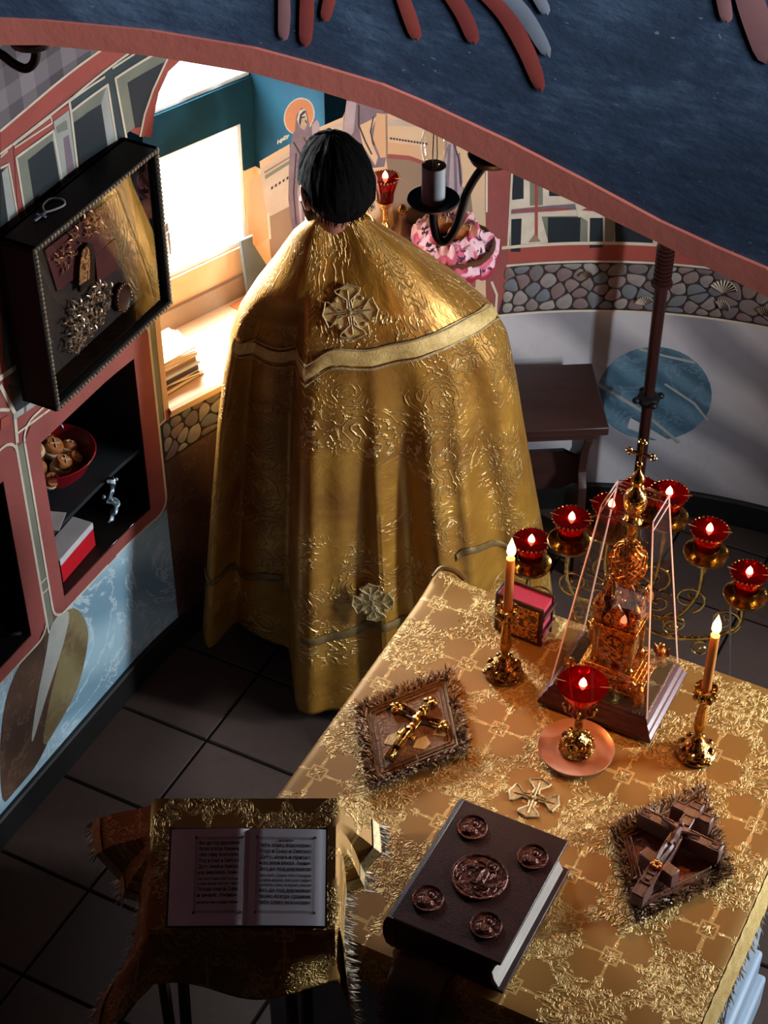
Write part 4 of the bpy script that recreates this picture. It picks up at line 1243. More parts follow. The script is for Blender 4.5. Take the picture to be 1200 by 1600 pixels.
# ---- embroidered veils (lozenge mats) with their crosses
def lozenge_mat(label, a, b, ha, hb, seed, veil_mat, diamonds):
    t = thing('embroidered_mat', label, 'mat', al(a, b, 1.0006), ANG, 'embroidered lozenge mats')
    rim = [(hb, 0), (0, ha), (-hb, 0), (0, -ha)]
    n = 10; mb = MB()
    def ring(k): return [(x * k, y * k) for x, y in rim]
    mb.prism(ring(0.92), 0.0, 0.005); mb.build('veil', veil_mat, t)
    q0, q1 = ring(0.80), ring(0.95); mb = MB(); mb.add([(*p, 0.005) for p in q0] + [(*p, 0.0085) for p in ring(0.88)] + [(*p, 0.002) for p in q1], [(i, (i + 1) % 4, 4 + (i + 1) % 4, 4 + i) for i in range(4)] + [(4 + i, 4 + (i + 1) % 4, 8 + (i + 1) % 4, 8 + i) for i in range(4)]); mb.f = [f_[::-1] for f_ in mb.f]; mb.build('border', 'fringe_dark', t, smooth=False)
    for k, r, m in ((0.79, 0.0024, 'dull_trim'), (0.72, 0.0018, 'fringe_dark'), (0.64, 0.0016, 'dull_trim')):
        pts = []
        q = ring(k)
        for i in range(4):
            p0, p1 = Vector(q[i]), Vector(q[(i + 1) % 4]); pts += [(*(p0 + (p1 - p0) * (j / 8)), 0.006) for j in range(8)]
        mb = MB(); mb.tube(pts, r, 6, closed=True); mb.build('piping', m, t)
    if diamonds:
        for cx, cy in ((0.035, 0.045), (-0.028, -0.035), (0.02, -0.055), (-0.045, 0.02)):
            mb = MB(); mb.prism([(cx + 0.022, cy), (cx + 0.005, cy + 0.012), (cx - 0.018, cy + 0.010), (cx - 0.012, cy - 0.012), (cx + 0.008, cy - 0.016)], 0.0048, 0.0062)
            mb.build('gold_patch', 'gold_trim', t)
    def base(q):
        q = q * 4; i = int(q) % 4; f = q - int(q); p0, p1 = Vector(rim[i]), Vector(rim[(i + 1) % 4])
        rn = random.random(); p = (p0 + (p1 - p0) * f) * (0.80 + 0.16 * rn); return (p.x, p.y, 0.004 + 0.004 * random.random())
    def dirn(q):
        p = Vector(base(q)); p.z = 0; return p.normalized() * 0.8 + Vector((0, 0, 0.45))
    fringe('fringe', 'fringe_dark', t, base, dirn, 0.011, 1500, 0.0015, 1.8, seed, zlo=-0.15)
    fringe('fringe', 'fringe_pale', t, base, dirn, 0.011, 1700, 0.0017, 1.9, seed + 50, zlo=-0.15)
    return t
lozenge_mat('brown lozenge mat with dark fringe under the small gilt crucifix', -0.305, 0.037, 0.128, 0.187, 11, 'mat_weave', True)
lozenge_mat('reddish brown lozenge mat with dark fringe under the wooden cross', 0.257, -0.018, 0.122, 0.186, 12, 'mat_weave_red', False)
def little_corpus(mb, x0, z, s):
    """crucified figure lying on a cross: head to +x, arms along y"""
    mb.ball((x0 + 0.020 * s, 0.002 * s, z + 0.004 * s), (0.0075 * s, 0.006 * s, 0.006 * s), 10, 6)
    for sd in (-1, 1):
        mb.tube(spline([(x0 + 0.006 * s, sd * 0.007 * s, z), (x0 + 0.012 * s, sd * 0.024 * s, z), (x0 + 0.016 * s, sd * 0.043 * s, z)], 4), [0.004 * s] * 5 + [0.003 * s] * 4, 6)
        mb.tube(spline([(x0 - 0.034 * s, sd * 0.005 * s, z), (x0 - 0.058 * s, sd * 0.006 * s, z + 0.003 * s), (x0 - 0.085 * s, sd * 0.003 * s, z)], 4), [0.0055 * s] * 4 + [0.0042 * s] * 5, 6)
    mb.tube(spline([(x0 + 0.012 * s, 0, z), (x0 - 0.004 * s, 0.001, z + 0.001), (x0 - 0.022 * s, -0.001, z), (x0 - 0.038 * s, 0, z)], 4), [0.007 * s] * 4 + [0.0085 * s] * 3 + [0.006 * s] * 3 + [0.0085 * s] * 3, 8)
    mb.tube([(x0 - 0.030 * s, -0.010 * s, z + 0.001), (x0 - 0.036 * s, 0.010 * s, z + 0.001)], 0.006 * s, 6)
cx = thing('gilt_crucifix', 'small gilt crucifix with trefoil ends lying on the left lozenge mat', 'cross', al(-0.302, 0.020, 1.0098), ANG - 0.02)
mb = MB()
mb.prism([(0.085, -0.008), (0.085, 0.008), (-0.085, 0.010), (-0.085, -0.010)], 0, 0.006)
mb.prism([(0.050, -0.048), (0.050, 0.048), (0.040, 0.048), (0.040, -0.048)], 0, 0.006)
mb.build('shaft', 'brass_chased', cx, bevel=0.0015)
for c in ((0.090, 0), (0.045, 0.052), (0.045, -0.052)):
    mb = MB()
    for k in range(3):
        a = math.atan2(c[1], c[0] - 0.045) + (k - 1) * PI / 2
        mb.lathe([(0.008, 0), (0.008, 0.005), (0.004, 0.008), (0.0, 0.0085)], 12, (c[0] + 0.007 * math.cos(a), c[1] + 0.007 * math.sin(a), 0))
    mb.build('trefoil_end', 'brass_chased', cx)
mb = MB(); mb.box(-0.018, -0.005, -0.019, 0.019, 0.001, 0.008); mb.build('footrest', 'brass_chased', cx, bevel=0.002)
mb = MB(); little_corpus(mb, 0.036, 0.009, 1.0); mb.build('corpus', 'brass', cx)
mb = MB()
for sd in (-1, 1): mb.box(-0.082, -0.020, sd * 0.009 - 0.0015, sd * 0.009 + 0.0015, 0.006, 0.009)
mb.box(-0.085, -0.080, -0.010, 0.010, 0.006, 0.009)
mb.build('shaft_rim', 'brass', cx)

cw = thing('wooden_altar_cross', 'thick carved wooden cross with three bars on the right lozenge mat', 'cross', al(0.258, -0.042, 1.0120), ANG - 0.10)
def bar(mb, x0, x1, y0, y1, z=0.042): mb.box(x0, x1, y0, y1, 0, z)
CZ = 0.034
mb = MB(); bar(mb, -0.128, 0.128, -0.0125, 0.0125, CZ); mb.build('post', 'carved_wood', cw, bevel=0.002)
mb = MB(); bar(mb, 0.036, 0.061, -0.083, 0.083, CZ + 0.0005); mb.build('crossbar', 'carved_wood', cw, bevel=0.002)
mb = MB(); bar(mb, 0.088, 0.110, -0.040, 0.040, CZ + 0.0005); mb.build('upper_bar', 'carved_wood', cw, bevel=0.002)
mb = MB(); mb.M = Matrix.Translation((-0.038, 0, 0)) @ Matrix.Rotation(-0.22, 4, 'Z'); bar(mb, -0.012, 0.012, -0.038, 0.038, CZ + 0.0005); mb.build('footrest_bar', 'carved_wood', cw, bevel=0.002)
def rimrect(mb, x0, x1, y0, y1, z, w=0.0022, h=0.0022):
    mb.box(x0, x1, y0, y0 + w, z, z + h); mb.box(x0, x1, y1 - w, y1, z, z + h); mb.box(x0, x0 + w, y0, y1, z, z + h); mb.box(x1 - w, x1, y0, y1, z, z + h)
mb = MB()
for y0, y1 in ((0.015, 0.081), (-0.081, -0.015)): rimrect(mb, 0.038, 0.059, y0, y1, CZ)
for y0, y1 in ((0.060, 0.077), (-0.077, -0.060)): rimrect(mb, 0.042, 0.055, y0, y1, CZ)
for y0, y1 in ((0.015, 0.038), (-0.038, -0.015)): rimrect(mb, 0.090, 0.108, y0, y1, CZ)
rimrect(mb, 0.108, 0.126, -0.011, 0.011, CZ); rimrect(mb, 0.064, 0.088, -0.011, 0.011, CZ); rimrect(mb, -0.096, -0.070, -0.010, 0.010, CZ); rimrect(mb, -0.126, 0.034, -0.0123, 0.0123, CZ, 0.0016, 0.0015)
mb.box(-0.087, -0.079, -0.004, 0.004, CZ, CZ + 0.003)
mb.build('carved_rims', 'carved_wood', cw)
mb = MB(); little_corpus(mb, 0.036, CZ + 0.005, 0.9); mb.build('corpus', 'carved_wood', cw)
mb = MB(); mb.lathe([(0.011, 0), (0.012, 0.003), (0.009, 0.005), (0.0, 0.005)], 16, (-0.050, 0.0, CZ + 0.001))
mb.build('gem_setting', 'ruby', cw)
mb = MB()
for k in range(7):
    a = 2 * PI * k / 7; mb.ball((-0.050 + 0.0068 * math.cos(a), 0.0068 * math.sin(a), CZ + 0.0065), (0.003, 0.003, 0.002), 8, 5)
mb.build('gem', 'amber', cw, label='amber gems set in a ring')

# ---- the gospel book
gb = thing('gospel_book', 'large burgundy leather book with five round bronze medallions on its cover', 'book', al(-0.005, -0.289, 1.001), ANG)
# local x east (top of the book), y north (spine side)
LX, LY, HB = 0.148, 0.105, 0.084
mb = MB(); mb.box(-LX, LX, -LY, LY, HB - 0.007, HB); mb.build('front_cover', 'leather', gb, bevel=0.0025)
mb = MB(); mb.box(-LX, LX, -LY - 0.008, LY, 0.0, 0.007); mb.build('back_cover', 'leather', gb, bevel=0.0025)
mb = MB()
sp = [(LY - 0.004, 0.0), (LY + 0.008, 0.006), (LY + 0.014, 0.026), (LY + 0.015, 0.044), (LY + 0.013, 0.064), (LY + 0.006, HB - 0.002), (LY - 0.004, HB), (LY - 0.010, HB - 0.006), (LY - 0.010, 0.006)]
k = len(sp); mb.add([(-LX, y, z) for y, z in sp] + [(LX, y, z) for y, z in sp], [(i, (i + 1) % k, k + (i + 1) % k, k + i) for i in range(k)] + [tuple(range(k - 1, -1, -1)), tuple(range(k, 2 * k))])
mb.build('spine', 'leather', gb)
mb = MB(); pr = [(-LY + 0.003, 0.007), (-LY + 0.012, 0.022), (-LY + 0.017, 0.042), (-LY + 0.012, 0.062), (-LY + 0.003, HB - 0.007), (LY - 0.006, HB - 0.007), (LY - 0.006, 0.007)]
k = len(pr); x0, x1 = -LX + 0.006, LX - 0.006
mb.add([(x0, y, z) for y, z in pr] + [(x1, y, z) for y, z in pr], [(i, (i + 1) % k, k + (i + 1) % k, k + i) for i in range(k)] + [tuple(range(k - 1, -1, -1)), tuple(range(k, 2 * k))])
mb.build('page_block', 'pages', gb)
mb = MB(); mb.box(x0 - 0.003, x0 + 0.001, -LY + 0.018, LY - 0.006, 0.007, HB - 0.007); mb.build('shaded_lower_edge', 'leather', gb)  # dark strip over the near page ends, colouring in their shade
def medallion(x, y, r, lab):
    mb = MB(); mb.lathe([(r, 0), (r, 0.003), (r * 0.97, 0.0045), (r * 0.91, 0.004), (r * 0.88, 0.0022), (0, 0.0022)], 36)
    mo = mb.build('medallion', 'bronze_relief', gb); mo.location = (x, y, HB)
    mb = MB(); s = r / 0.05
    # relief: haloed half figure (or a standing group in the large one)
    if r < 0.04:
        mb.lathe([(0.019 * s, 0), (0.018 * s, 0.002), (0.015 * s, 0.0012)], 20, (0.016 * s, -0.004 * s, 0.0022))
        mb.ball((0.016 * s, -0.004 * s, 0.003), (0.011 * s, 0.009 * s, 0.003), 10, 6)
        mb.ball((-0.014 * s, 0.002 * s, 0.002), (0.021 * s, 0.028 * s, 0.0035), 12, 6)
        for q in (-1, 1): mb.tube(spline([(-0.004 * s, q * 0.018 * s, 0.004), (-0.020 * s, q * 0.010 * s, 0.005), (-0.028 * s, -q * 0.006 * s, 0.004)], 4), 0.0025 * s, 5)
        mb.box(-0.030 * s, -0.012 * s, 0.012 * s, 0.024 * s, 0.003, 0.006)
    else:
        mb.lathe([(0.012 * s, 0), (0.011 * s, 0.002), (0.009 * s, 0.0012)], 20, (0.029 * s, -0.012 * s, 0.0022))
        mb.ball((0.028 * s, -0.012 * s, 0.003), (0.0065 * s, 0.0055 * s, 0.003), 10, 6)
        mb.ball((0.002 * s, -0.006 * s, 0.002), (0.022 * s, 0.009 * s, 0.004), 12, 6)
        rnd = random.Random(4)
        for i in range(30):
            a, q = rnd.uniform(0, 2 * PI), rnd.uniform(0.012, 0.040) * s; b = a + rnd.uniform(0.8, 2.2)
            p = Vector((q * math.cos(a), q * math.sin(a), 0.0025)); d = Vector((math.cos(b), math.sin(b), 0)) * 0.008 * s
            mb.tube(spline([p - d, p + Vector((d.y, -d.x, 0)) * 0.3, p + d], 3), 0.0014 * s, 5)
    mb.build('medallion_relief', 'bronze_relief', mo)
MED = [(0.000, 0.004, 0.051), (0.094, 0.062, 0.0285), (0.083, -0.062, 0.0285), (-0.084, 0.064, 0.0285), (-0.089, -0.050, 0.0285)]
for q in MED: medallion(*q, '')
mb = MB(); rnd = random.Random(9)
for i in range(110):
    x, y = rnd.uniform(-0.135, 0.135), rnd.uniform(-0.095, 0.095)
    if any(math.hypot(x - c[0], y - c[1]) < c[2] + 0.006 for c in MED): continue
    mb.ball((x, y, HB), (0.0012, 0.0012, 0.0009), 5, 3)
o = mb.build('cover_studs', 'bronze_relief', gb); o['kind'] = 'stuff'

# dark strip of cloth hanging from under the book over the west edge
rb = thing('hanging_cloth_strip', 'dark strip of cloth hanging over the altar edge below the burgundy book', 'cloth', al(-0.035, -0.45, 1.0), ANG)
def strip_fn(u, v):
    y = 0.052 - u * 0.104; e = v * 0.42
    if e < 0.02: x, z = -0.0 + 0.02 - e, 0.006
    elif e < 0.06:
        a = (e - 0.02) / 0.04 * PI / 2; x, z = -0.040 * math.sin(a), 0.006 - 0.028 * (1 - math.cos(a))
    else: x, z = -0.040 - 0.07 * (e - 0.06), -0.022 - (e - 0.06)
    return (x - 0.006 - 0.004 * math.sin(u * 7), y, z + 0.002)
mb = MB(); mb.grid(strip_fn, 12, 30, flip=True); mb.build('strip', 'ribbon_dark', rb, solid=0.002)
fringe('fringe', 'ruby', rb, lambda t: Vector(strip_fn(0, 0.15 + 0.85 * t)), lambda t: (-0.3, 1, -0.2), 0.012, 130, 0.0014, 1.0, 6)
fringe('fringe', 'fringe_dark', rb, lambda t: Vector(strip_fn(t, 1)), lambda t: (0, 0, -1), 0.03, 60, 0.0014, 0.4, 7)

# ---- candlesticks
def candlestick(label, a, b, H, ch, lean):
    t = thing('candlestick', label, 'candlestick', al(a, b, 1.0005), ANG, 'altar candlesticks')
    mb = MB()
    mb.lathe([(0.0, 0.0), (0.038, 0.0), (0.039, 0.006), (0.034, 0.011), (0.035, 0.016), (0.028, 0.024), (0.016, 0.034), (0.010, 0.040)], 20)
    for k in range(8):
        a_ = 2 * PI * k / 8; mb.ball((0.029 * math.cos(a_), 0.029 * math.sin(a_), 0.018), (0.009, 0.009, 0.010), 8, 5)
    for k in range(3):
        a_ = 2 * PI * k / 3; mb.ball((0.036 * math.cos(a_), 0.036 * math.sin(a_), 0.005), (0.008, 0.008, 0.0055), 8, 5)
    mb.build('foot', 'brass_chased', t)
    z1 = H - 0.035
    mb = MB(); mb.lathe([(0.009, 0.036), (0.013, 0.042), (0.008, 0.048), (0.007, 0.058), (0.011, 0.070), (0.013, 0.080), (0.008, z1 - 0.015), (0.007, z1 - 0.006), (0.012, z1)], 16)
    mb.build('stem', 'brass', t)
    mb = MB(); mb.lathe([(0.010, z1), (0.017, z1 + 0.006), (0.021, z1 + 0.016), (0.019, z1 + 0.024), (0.023, z1 + 0.030), (0.022, H), (0.013, H), (0.012, H - 0.012), (0.0, H - 0.012)], 20)
    for k in range(8):
        a_ = 2 * PI * k / 8; mb.ball((0.020 * math.cos(a_), 0.020 * math.sin(a_), z1 + 0.016), (0.006, 0.006, 0.008), 8, 5)
    mb.build('socket', 'brass_chased', t)
    cn = thing('candle', None, None); cn.parent = t; cn.location = (0, 0, H - 0.014); cn.rotation_euler = (0, 0, 0)
    mb = MB(); mb.lathe([(0.0, 0), (0.0098, 0.0), (0.0092, ch * 0.5), (0.0086, ch - 0.002), (0.006, ch), (0.0, ch - 0.001)], 16); mb.build('wax', 'beeswax', cn)
    mb = MB(); mb.tube([(0, 0, ch - 0.002), (0.0006, 0, ch + 0.004), (0.0012, 0, ch + 0.008)], 0.0009, 5); mb.build('wick', 'wick', cn)
    mb = MB(); mb.lathe([(0.0, 0.0), (0.0056, 0.004), (0.0088, 0.012), (0.0080, 0.023), (0.0042, 0.035), (0.0, 0.048)], 12, (0.0006, 0, ch + 0.002)); mb.build('flame', 'flame', cn)
    point_lamp('candle_light', cn, (0, 0, ch + 0.018), 7.0, (1.0, 0.38, 0.11))
    return t
candlestick('brass candlestick with tall lit beeswax candle beside the small upright book', -0.208, 0.262, 0.185, 0.148, 0)
candlestick('brass candlestick with lit beeswax candle right of the maroon glass case base', 0.214, 0.236, 0.185, 0.155, 0)

# ---- red votive lamp on a round dish
dish = thing('round_dish', 'round coppery dish under the footed red lamp', 'dish', al(0.004, 0.136, 1.001), ANG)
mb = MB(); mb.lathe([(0.0, 0.0), (0.060, 0.0), (0.073, 0.005), (0.0755, 0.009), (0.0745, 0.0105), (0.067, 0.0075), (0.056, 0.0045), (0.0, 0.004)], 48)
mb.build('plate', 'copper_dish', dish)
def red_cup(t, z0, r_top, r_bot, h, beads=True, power=0.5):
    """red glass with oil, float wire and flame"""
    g = None
    mb = MB(); mb.lathe([(r_bot * 0.6, z0), (r_bot, z0 + 0.004), (r_bot * 1.05, z0 + h * 0.35), ((r_bot + r_top) / 2, z0 + h * 0.62), (r_top, z0 + h)], 28)
    mb.f = [f for f in mb.f]; g = mb.build('glass_cup', 'red_glass', t, solid=0.0012)
    mb = MB(); zo = z0 + h * 0.60; ro = (r_bot + r_top) / 2 * 0.95
    mb.lathe([(0.0, zo), (ro, zo)], 24); mb.build('oil', 'oil', t)
    if beads:
        mb = MB()
        for k in range(26):
            a = 2 * PI * k / 26; mb.ball((r_top * math.cos(a), r_top * math.sin(a), z0 + h), 0.0024, 6, 4)
        mb.build('beaded_rim', 'pale_brass', t)
    mb = MB(); mb.tube(spline([(0, -r_top - 0.006, z0 + h + 0.003), (0, -r_top * 0.5, z0 + h - 0.003), (0, 0, z0 + h * 0.82), (0, r_top * 0.5, z0 + h - 0.003), (0, r_top + 0.006, z0 + h + 0.003)], 4), 0.0011, 6)
    mb.build('float_wire', 'copper_dish', t)
    mb = MB(); zf = z0 + h * 0.86
    mb.lathe([(0.0, 0.0), (0.0052, 0.003), (0.0076, 0.010), (0.0058, 0.018), (0.0, 0.028)], 12, (0, 0, zf)); mb.build('flame', 'lamp_flame', t)
    point_lamp('lamp_light', t, (0, 0, zf + 0.008), power, (1.0, 0.22, 0.07), 0.007)
vl = thing('footed_votive_lamp', 'red glass lamp on a footed brass stem standing on the round dish', 'lamp', al(0.004, 0.138, 1.0055), -1.80)
mb = MB(); mb.lathe([(0.0, 0.0), (0.036, 0.0), (0.037, 0.006), (0.034, 0.010), (0.032, 0.016), (0.025, 0.028), (0.014, 0.036), (0.009, 0.042)], 24)
for k in range(10):
    a = 2 * PI * k / 10; mb.ball((0.026 * math.cos(a), 0.026 * math.sin(a), 0.021), (0.008, 0.008, 0.010), 8, 5)
mb.build('foot', 'brass_chased', vl)
mb = MB(); mb.lathe([(0.009, 0.040), (0.012, 0.046), (0.008, 0.052), (0.009, 0.066), (0.007, 0.082), (0.012, 0.092), (0.018, 0.098), (0.020, 0.104), (0.012, 0.106)], 16); mb.build('stem', 'brass_chased', vl)
mb = MB()
for k in range(6):
    a = 2 * PI * k / 6; c, s = math.cos(a), math.sin(a)
    mb.tube(spline([(0.016 * c, 0.016 * s, 0.102), (0.030 * c, 0.030 * s, 0.114), (0.033 * c, 0.033 * s, 0.130)], 4), 0.0028, 6); mb.ball((0.034 * c, 0.034 * s, 0.133), 0.005, 8, 5)
mb.build('cup_holder', 'brass_chased', vl)
red_cup(vl, 0.106, 0.049, 0.023, 0.074, False, 20.0)

# ---- small upright gospel behind the left candlestick
sb = thing('small_upright_book', 'small upright book with gold relief cover and red page edges', 'book', al(-0.222, 0.392, 1.001), ANG - 0.04)
wx, hy, hz = 0.024, 0.054, 0.104
mb = MB(); mb.box(-wx - 0.003, -wx + 0.002, -hy, hy, 0, hz); mb.build('front_cover', 'leather', sb, bevel=0.0015)
mb = MB(); mb.box(wx - 0.002, wx + 0.003, -hy, hy, 0, hz); mb.build('back_cover', 'leather', sb, bevel=0.0015)
mb = MB(); mb.box(-wx, wx, hy - 0.003, hy + 0.003, 0, hz); mb.build('spine', 'leather', sb, bevel=0.0015)
mb = MB(); mb.box(-wx + 0.002, wx - 0.002, -hy + 0.004, hy - 0.003, 0.003, hz - 0.004); mb.build('page_block', 'crimson_cloth', sb, label='red page edges')
mb = MB(); mb.box(-wx - 0.0055, -wx - 0.003, -hy + 0.009, hy - 0.009, 0.010, hz - 0.010); mb.build('cover_plate', 'gilt_cover', sb, bevel=0.001)
for z in (0.03, 0.075):
    mb = MB(); mb.box(-wx - 0.006, wx + 0.006, -hy - 0.004, -hy + 0.002, z, z + 0.010); mb.build('clasp', 'bronze_relief', sb, bevel=0.001)

# ---- the tabernacle under its glass cover
TB = al(0.008, 0.318)
gc = thing('glass_case', 'tall tapering clear glass case on a maroon moulded wooden base', 'case', (TB.x, TB.y, 1.001), ANG)
HX, HY = 0.104, 0.120              # half sizes of the base, east and north
def sq_lathe(mb, prof, m=None):    # rectangular mouldings: (inset, z)
    vs = []
    for i, z in prof:
        x, y = HX - i, HY - i; vs += [(-x, -y, z), (x, -y, z), (x, y, z), (-x, y, z)]
    fs = [(3, 2, 1, 0)]
    for j in range(len(prof) - 1):
        for q in range(4): fs.append((4 * j + q, 4 * j + (q + 1) % 4, 4 * j + 4 + (q + 1) % 4, 4 * j + 4 + q))
    k = 4 * (len(prof) - 1); fs.append((k, k + 1, k + 2, k + 3))
    mb.add(vs, fs, m=m)
mb = MB(); sq_lathe(mb, [(0.004, 0.0), (0.0, 0.004), (0.0, 0.014), (0.006, 0.020), (0.008, 0.028), (0.014, 0.034), (0.015, 0.042), (0.021, 0.046), (0.024, 0.050)])
mb.build('base', 'maroon_wood', gc, smooth=False)
mb = MB(); mb.box(-HX + 0.024, HX - 0.024, -HY + 0.024, HY - 0.024, 0.050, 0.052); mb.build('floor_plate', 'near_black', gc)
mb = MB(); bx, by = HX - 0.022, HY - 0.022
for i in range(30):
    t = -1 + 2 * i / 29
    for p in ((t * bx, -by), (t * bx, by), (-bx, t * by), (bx, t * by)): mb.ball((p[0], p[1], 0.0515), 0.0020, 5, 4)
o = mb.build('beaded_edge', 'pale_brass', gc); o['kind'] = 'stuff'
gx0, gy0, gx1, gy1, gz0, gz1 = HX - 0.018, HY - 0.018, 0.041, 0.050, 0.050, 0.505
B4 = [Vector(p) for p in ((-gx0, -gy0, gz0), (gx0, -gy0, gz0), (gx0, gy0, gz0), (-gx0, gy0, gz0))]
T4 = [Vector(p) for p in ((-gx1, -gy1, gz1), (gx1, -gy1, gz1), (gx1, gy1, gz1), (-gx1, gy1, gz1))]
for i in range(4):
    j = (i + 1) % 4
    mb = MB(); mb.add([B4[i], B4[j], T4[j], T4[i]], [(0, 1, 2, 3)]); mb.build('glass_pane', 'clear_glass', gc, smooth=False)
    mb = MB(); mb.tube([B4[i], T4[i]], 0.0017, 4); mb.build('glass_edge', 'glass_edge', gc)
    up_ = Vector((0, 0, 0.014))
    mb = MB(); mb.tube([T4[i], T4[j]], 0.0015, 4); mb.build('glass_rim', 'glass_edge', gc)
    lo_ = lambda p, b_: p + (b_ - p) * 0.045
    mb = MB(); mb.tube([lo_(T4[i], B4[i]), lo_(T4[j], B4[j])], 0.0012, 4); mb.build('glass_rim', 'glass_edge', gc)
    mb = MB(); inn = lambda p: Vector((p.x * 0.86, p.y * 0.86, p.z))
    mb.add([T4[i], T4[j], inn(T4[j]), inn(T4[i])], [(0, 1, 2, 3)]); mb.build('glass_lip', 'clear_glass', gc, smooth=False)
mb = MB(); mb.ball((-HX + 0.034, -0.028, 0.062), (0.009, 0.009, 0.010), 12, 8); mb.lathe([(0.003, 0.070), (0.004, 0.074), (0.0, 0.078)], 8, (-HX + 0.034, -0.028, 0)); mb.build('black_bead', 'near_black', gc)

tb = thing('gilt_tabernacle', 'gilt church-shaped tabernacle with openwork dome and cross inside the glass case', 'tabernacle', (TB.x, TB.y, 1.0535), ANG)
def box_c(mb, hx, hy, z0, z1): mb.box(-hx, hx, -hy, hy, z0, z1)
for i, (hx, hy, z0, z1) in enumerate(((0.058, 0.070, 0.0, 0.012), (0.052, 0.064, 0.012, 0.024), (0.046, 0.058, 0.024, 0.036), (0.041, 0.052, 0.036, 0.046))):
    mb = MB(); box_c(mb, hx, hy, z0, z1); mb.build('step', 'gilt', tb, bevel=0.0015)
mb = MB(); box_c(mb, 0.027, 0.032, 0.046, 0.150); mb.build('body', 'gilt', tb, bevel=0.002)
for sx, sy in ((-1, -1), (1, -1), (1, 1), (-1, 1)):
    mb = MB(); mb.lathe([(0.008, 0.046), (0.008, 0.054), (0.0045, 0.058), (0.0048, 0.100), (0.0045, 0.136), (0.008, 0.142), (0.009, 0.150)], 12, (sx * 0.032, sy * 0.038, 0)); mb.build('column', 'brass', tb)
def arch_panel(face, w, z0, z1, d, m, nm):
    pts = [(-w, z0), (w, z0), (w, z1)] + [(w * math.cos(PI * i / 10), z1 + w * math.sin(PI * i / 10)) for i in range(1, 10)] + [(-w, z1)]
    mb = MB(); mb.prism(pts, 0, 0.004)
    mb.v = [Vector((-d - p.z, p.x, p.y)) if face == 'w' else (Vector((d + p.z, p.x, p.y)) if face == 'e' else (Vector((p.x, -d - p.z, p.y)) if face == 's' else Vector((p.x, d + p.z, p.y)))) for p in mb.v]
    mb.build(nm, m, tb, bevel=0.001)
for f, d, w_ in (('w', 0.027, 0.019), ('s', 0.032, 0.015), ('e', 0.027, 0.019), ('n', 0.032, 0.015)): arch_panel(f, w_, 0.060, 0.105, d, 'gilt_cover', 'arched_door')
mb = MB(); box_c(mb, 0.041, 0.047, 0.150, 0.158); box_c(mb, 0.037, 0.043, 0.158, 0.164); mb.build('cornice', 'gilt', tb, bevel=0.0015)
# gables over each face with a small cross
for ang in range(4):
    a = ang * PI / 2; d = 0.033 if ang % 2 == 0 else 0.039; wd = 0.030 if ang % 2 == 0 else 0.025
    Mx = Matrix.Rotation(a, 4, 'Z') @ Matrix.Translation((-d, 0, 0.164)) @ Matrix.Rotation(PI / 2, 4, 'Z') @ Matrix.Rotation(PI / 2, 4, 'X')
    mb = MB(); mb.M = Mx; mb.prism([(-wd, 0), (wd, 0), (wd * 0.5, 0.030), (0, 0.056), (-wd * 0.5, 0.030)], -0.003, 0.003); mb.build('gable', 'gilt_cover', tb, bevel=0.001)
    mb = MB(); mb.M = Mx; mb.box(-0.002, 0.002, 0.054, 0.082, -0.002, 0.002); mb.box(-0.009, 0.009, 0.066, 0.070, -0.002, 0.002)
    for q in ((0, 0.084), (-0.011, 0.068), (0.011, 0.068)): mb.ball((q[0], q[1], 0), 0.0042, 8, 5)
    mb.build('gable_cross', 'pale_brass', tb)
for sx, sy in ((-1, -1), (1, -1), (1, 1), (-1, 1)):       # corner turrets
    mb = MB(); mb.lathe([(0.010, 0.164), (0.010, 0.192), (0.013, 0.196), (0.012, 0.206), (0.006, 0.220), (0.0, 0.232)], 12, (sx * 0.031, sy * 0.037, 0)); mb.build('turret', 'gilt_cover', tb)
mb = MB(); mb.lathe([(0.015, 0.164), (0.013, 0.250), (0.020, 0.254), (0.024, 0.262)], 16); mb.build('drum', 'gilt', tb)
for k in range(8):
    a = 2 * PI * k / 8; mb = MB(); mb.tube([(0.027 * math.cos(a), 0.027 * math.sin(a), 0.168), (0.024 * math.cos(a), 0.024 * math.sin(a), 0.256)], 0.0022, 6); mb.build('drum_column', 'brass', tb)
# openwork dome: meridians and rings
def dome_r(z): return 0.036 * math.sqrt(max(0.0, 1 - ((z - 0.30) / 0.05) ** 2))
for k in range(14):
    mb = MB(); a = 2 * PI * k / 14; pts = []
    for i in range(13):
        z = 0.258 + 0.090 * i / 12; r = max(0.006, dome_r(z)); q = a + 0.25 * math.sin(i * 1.57) ; pts.append((r * math.cos(q), r * math.sin(q), z))
    mb.tube(pts, 0.0024, 5); mb.build('dome_rib', 'gilt', tb)
mb = MB(); mb.lathe([(0.024, 0.258), (0.032, 0.30), (0.022, 0.340), (0.006, 0.350)], 16); mb.build('dome', 'gilt_cover', tb)
mb = MB(); mb.lathe([(0.006, 0.345), (0.008, 0.375), (0.012, 0.395), (0.019, 0.405), (0.013, 0.412), (0.012, 0.422), (0.020, 0.438), (0.0225, 0.456), (0.019, 0.470), (0.009, 0.482), (0.006, 0.487)], 20); mb.build('onion_dome', 'brass_chased', tb)
mb = MB(); mb.lathe([(0.006, 0.485), (0.012, 0.494), (0.0135, 0.505), (0.010, 0.515), (0.004, 0.523), (0.003, 0.530)], 16); mb.build('ball', 'brass', tb)
mb = MB()
mb.box(-0.0022, 0.0022, -0.0026, 0.0026, 0.526, 0.586); mb.box(-0.0022, 0.0022, -0.020, 0.020, 0.560, 0.565)
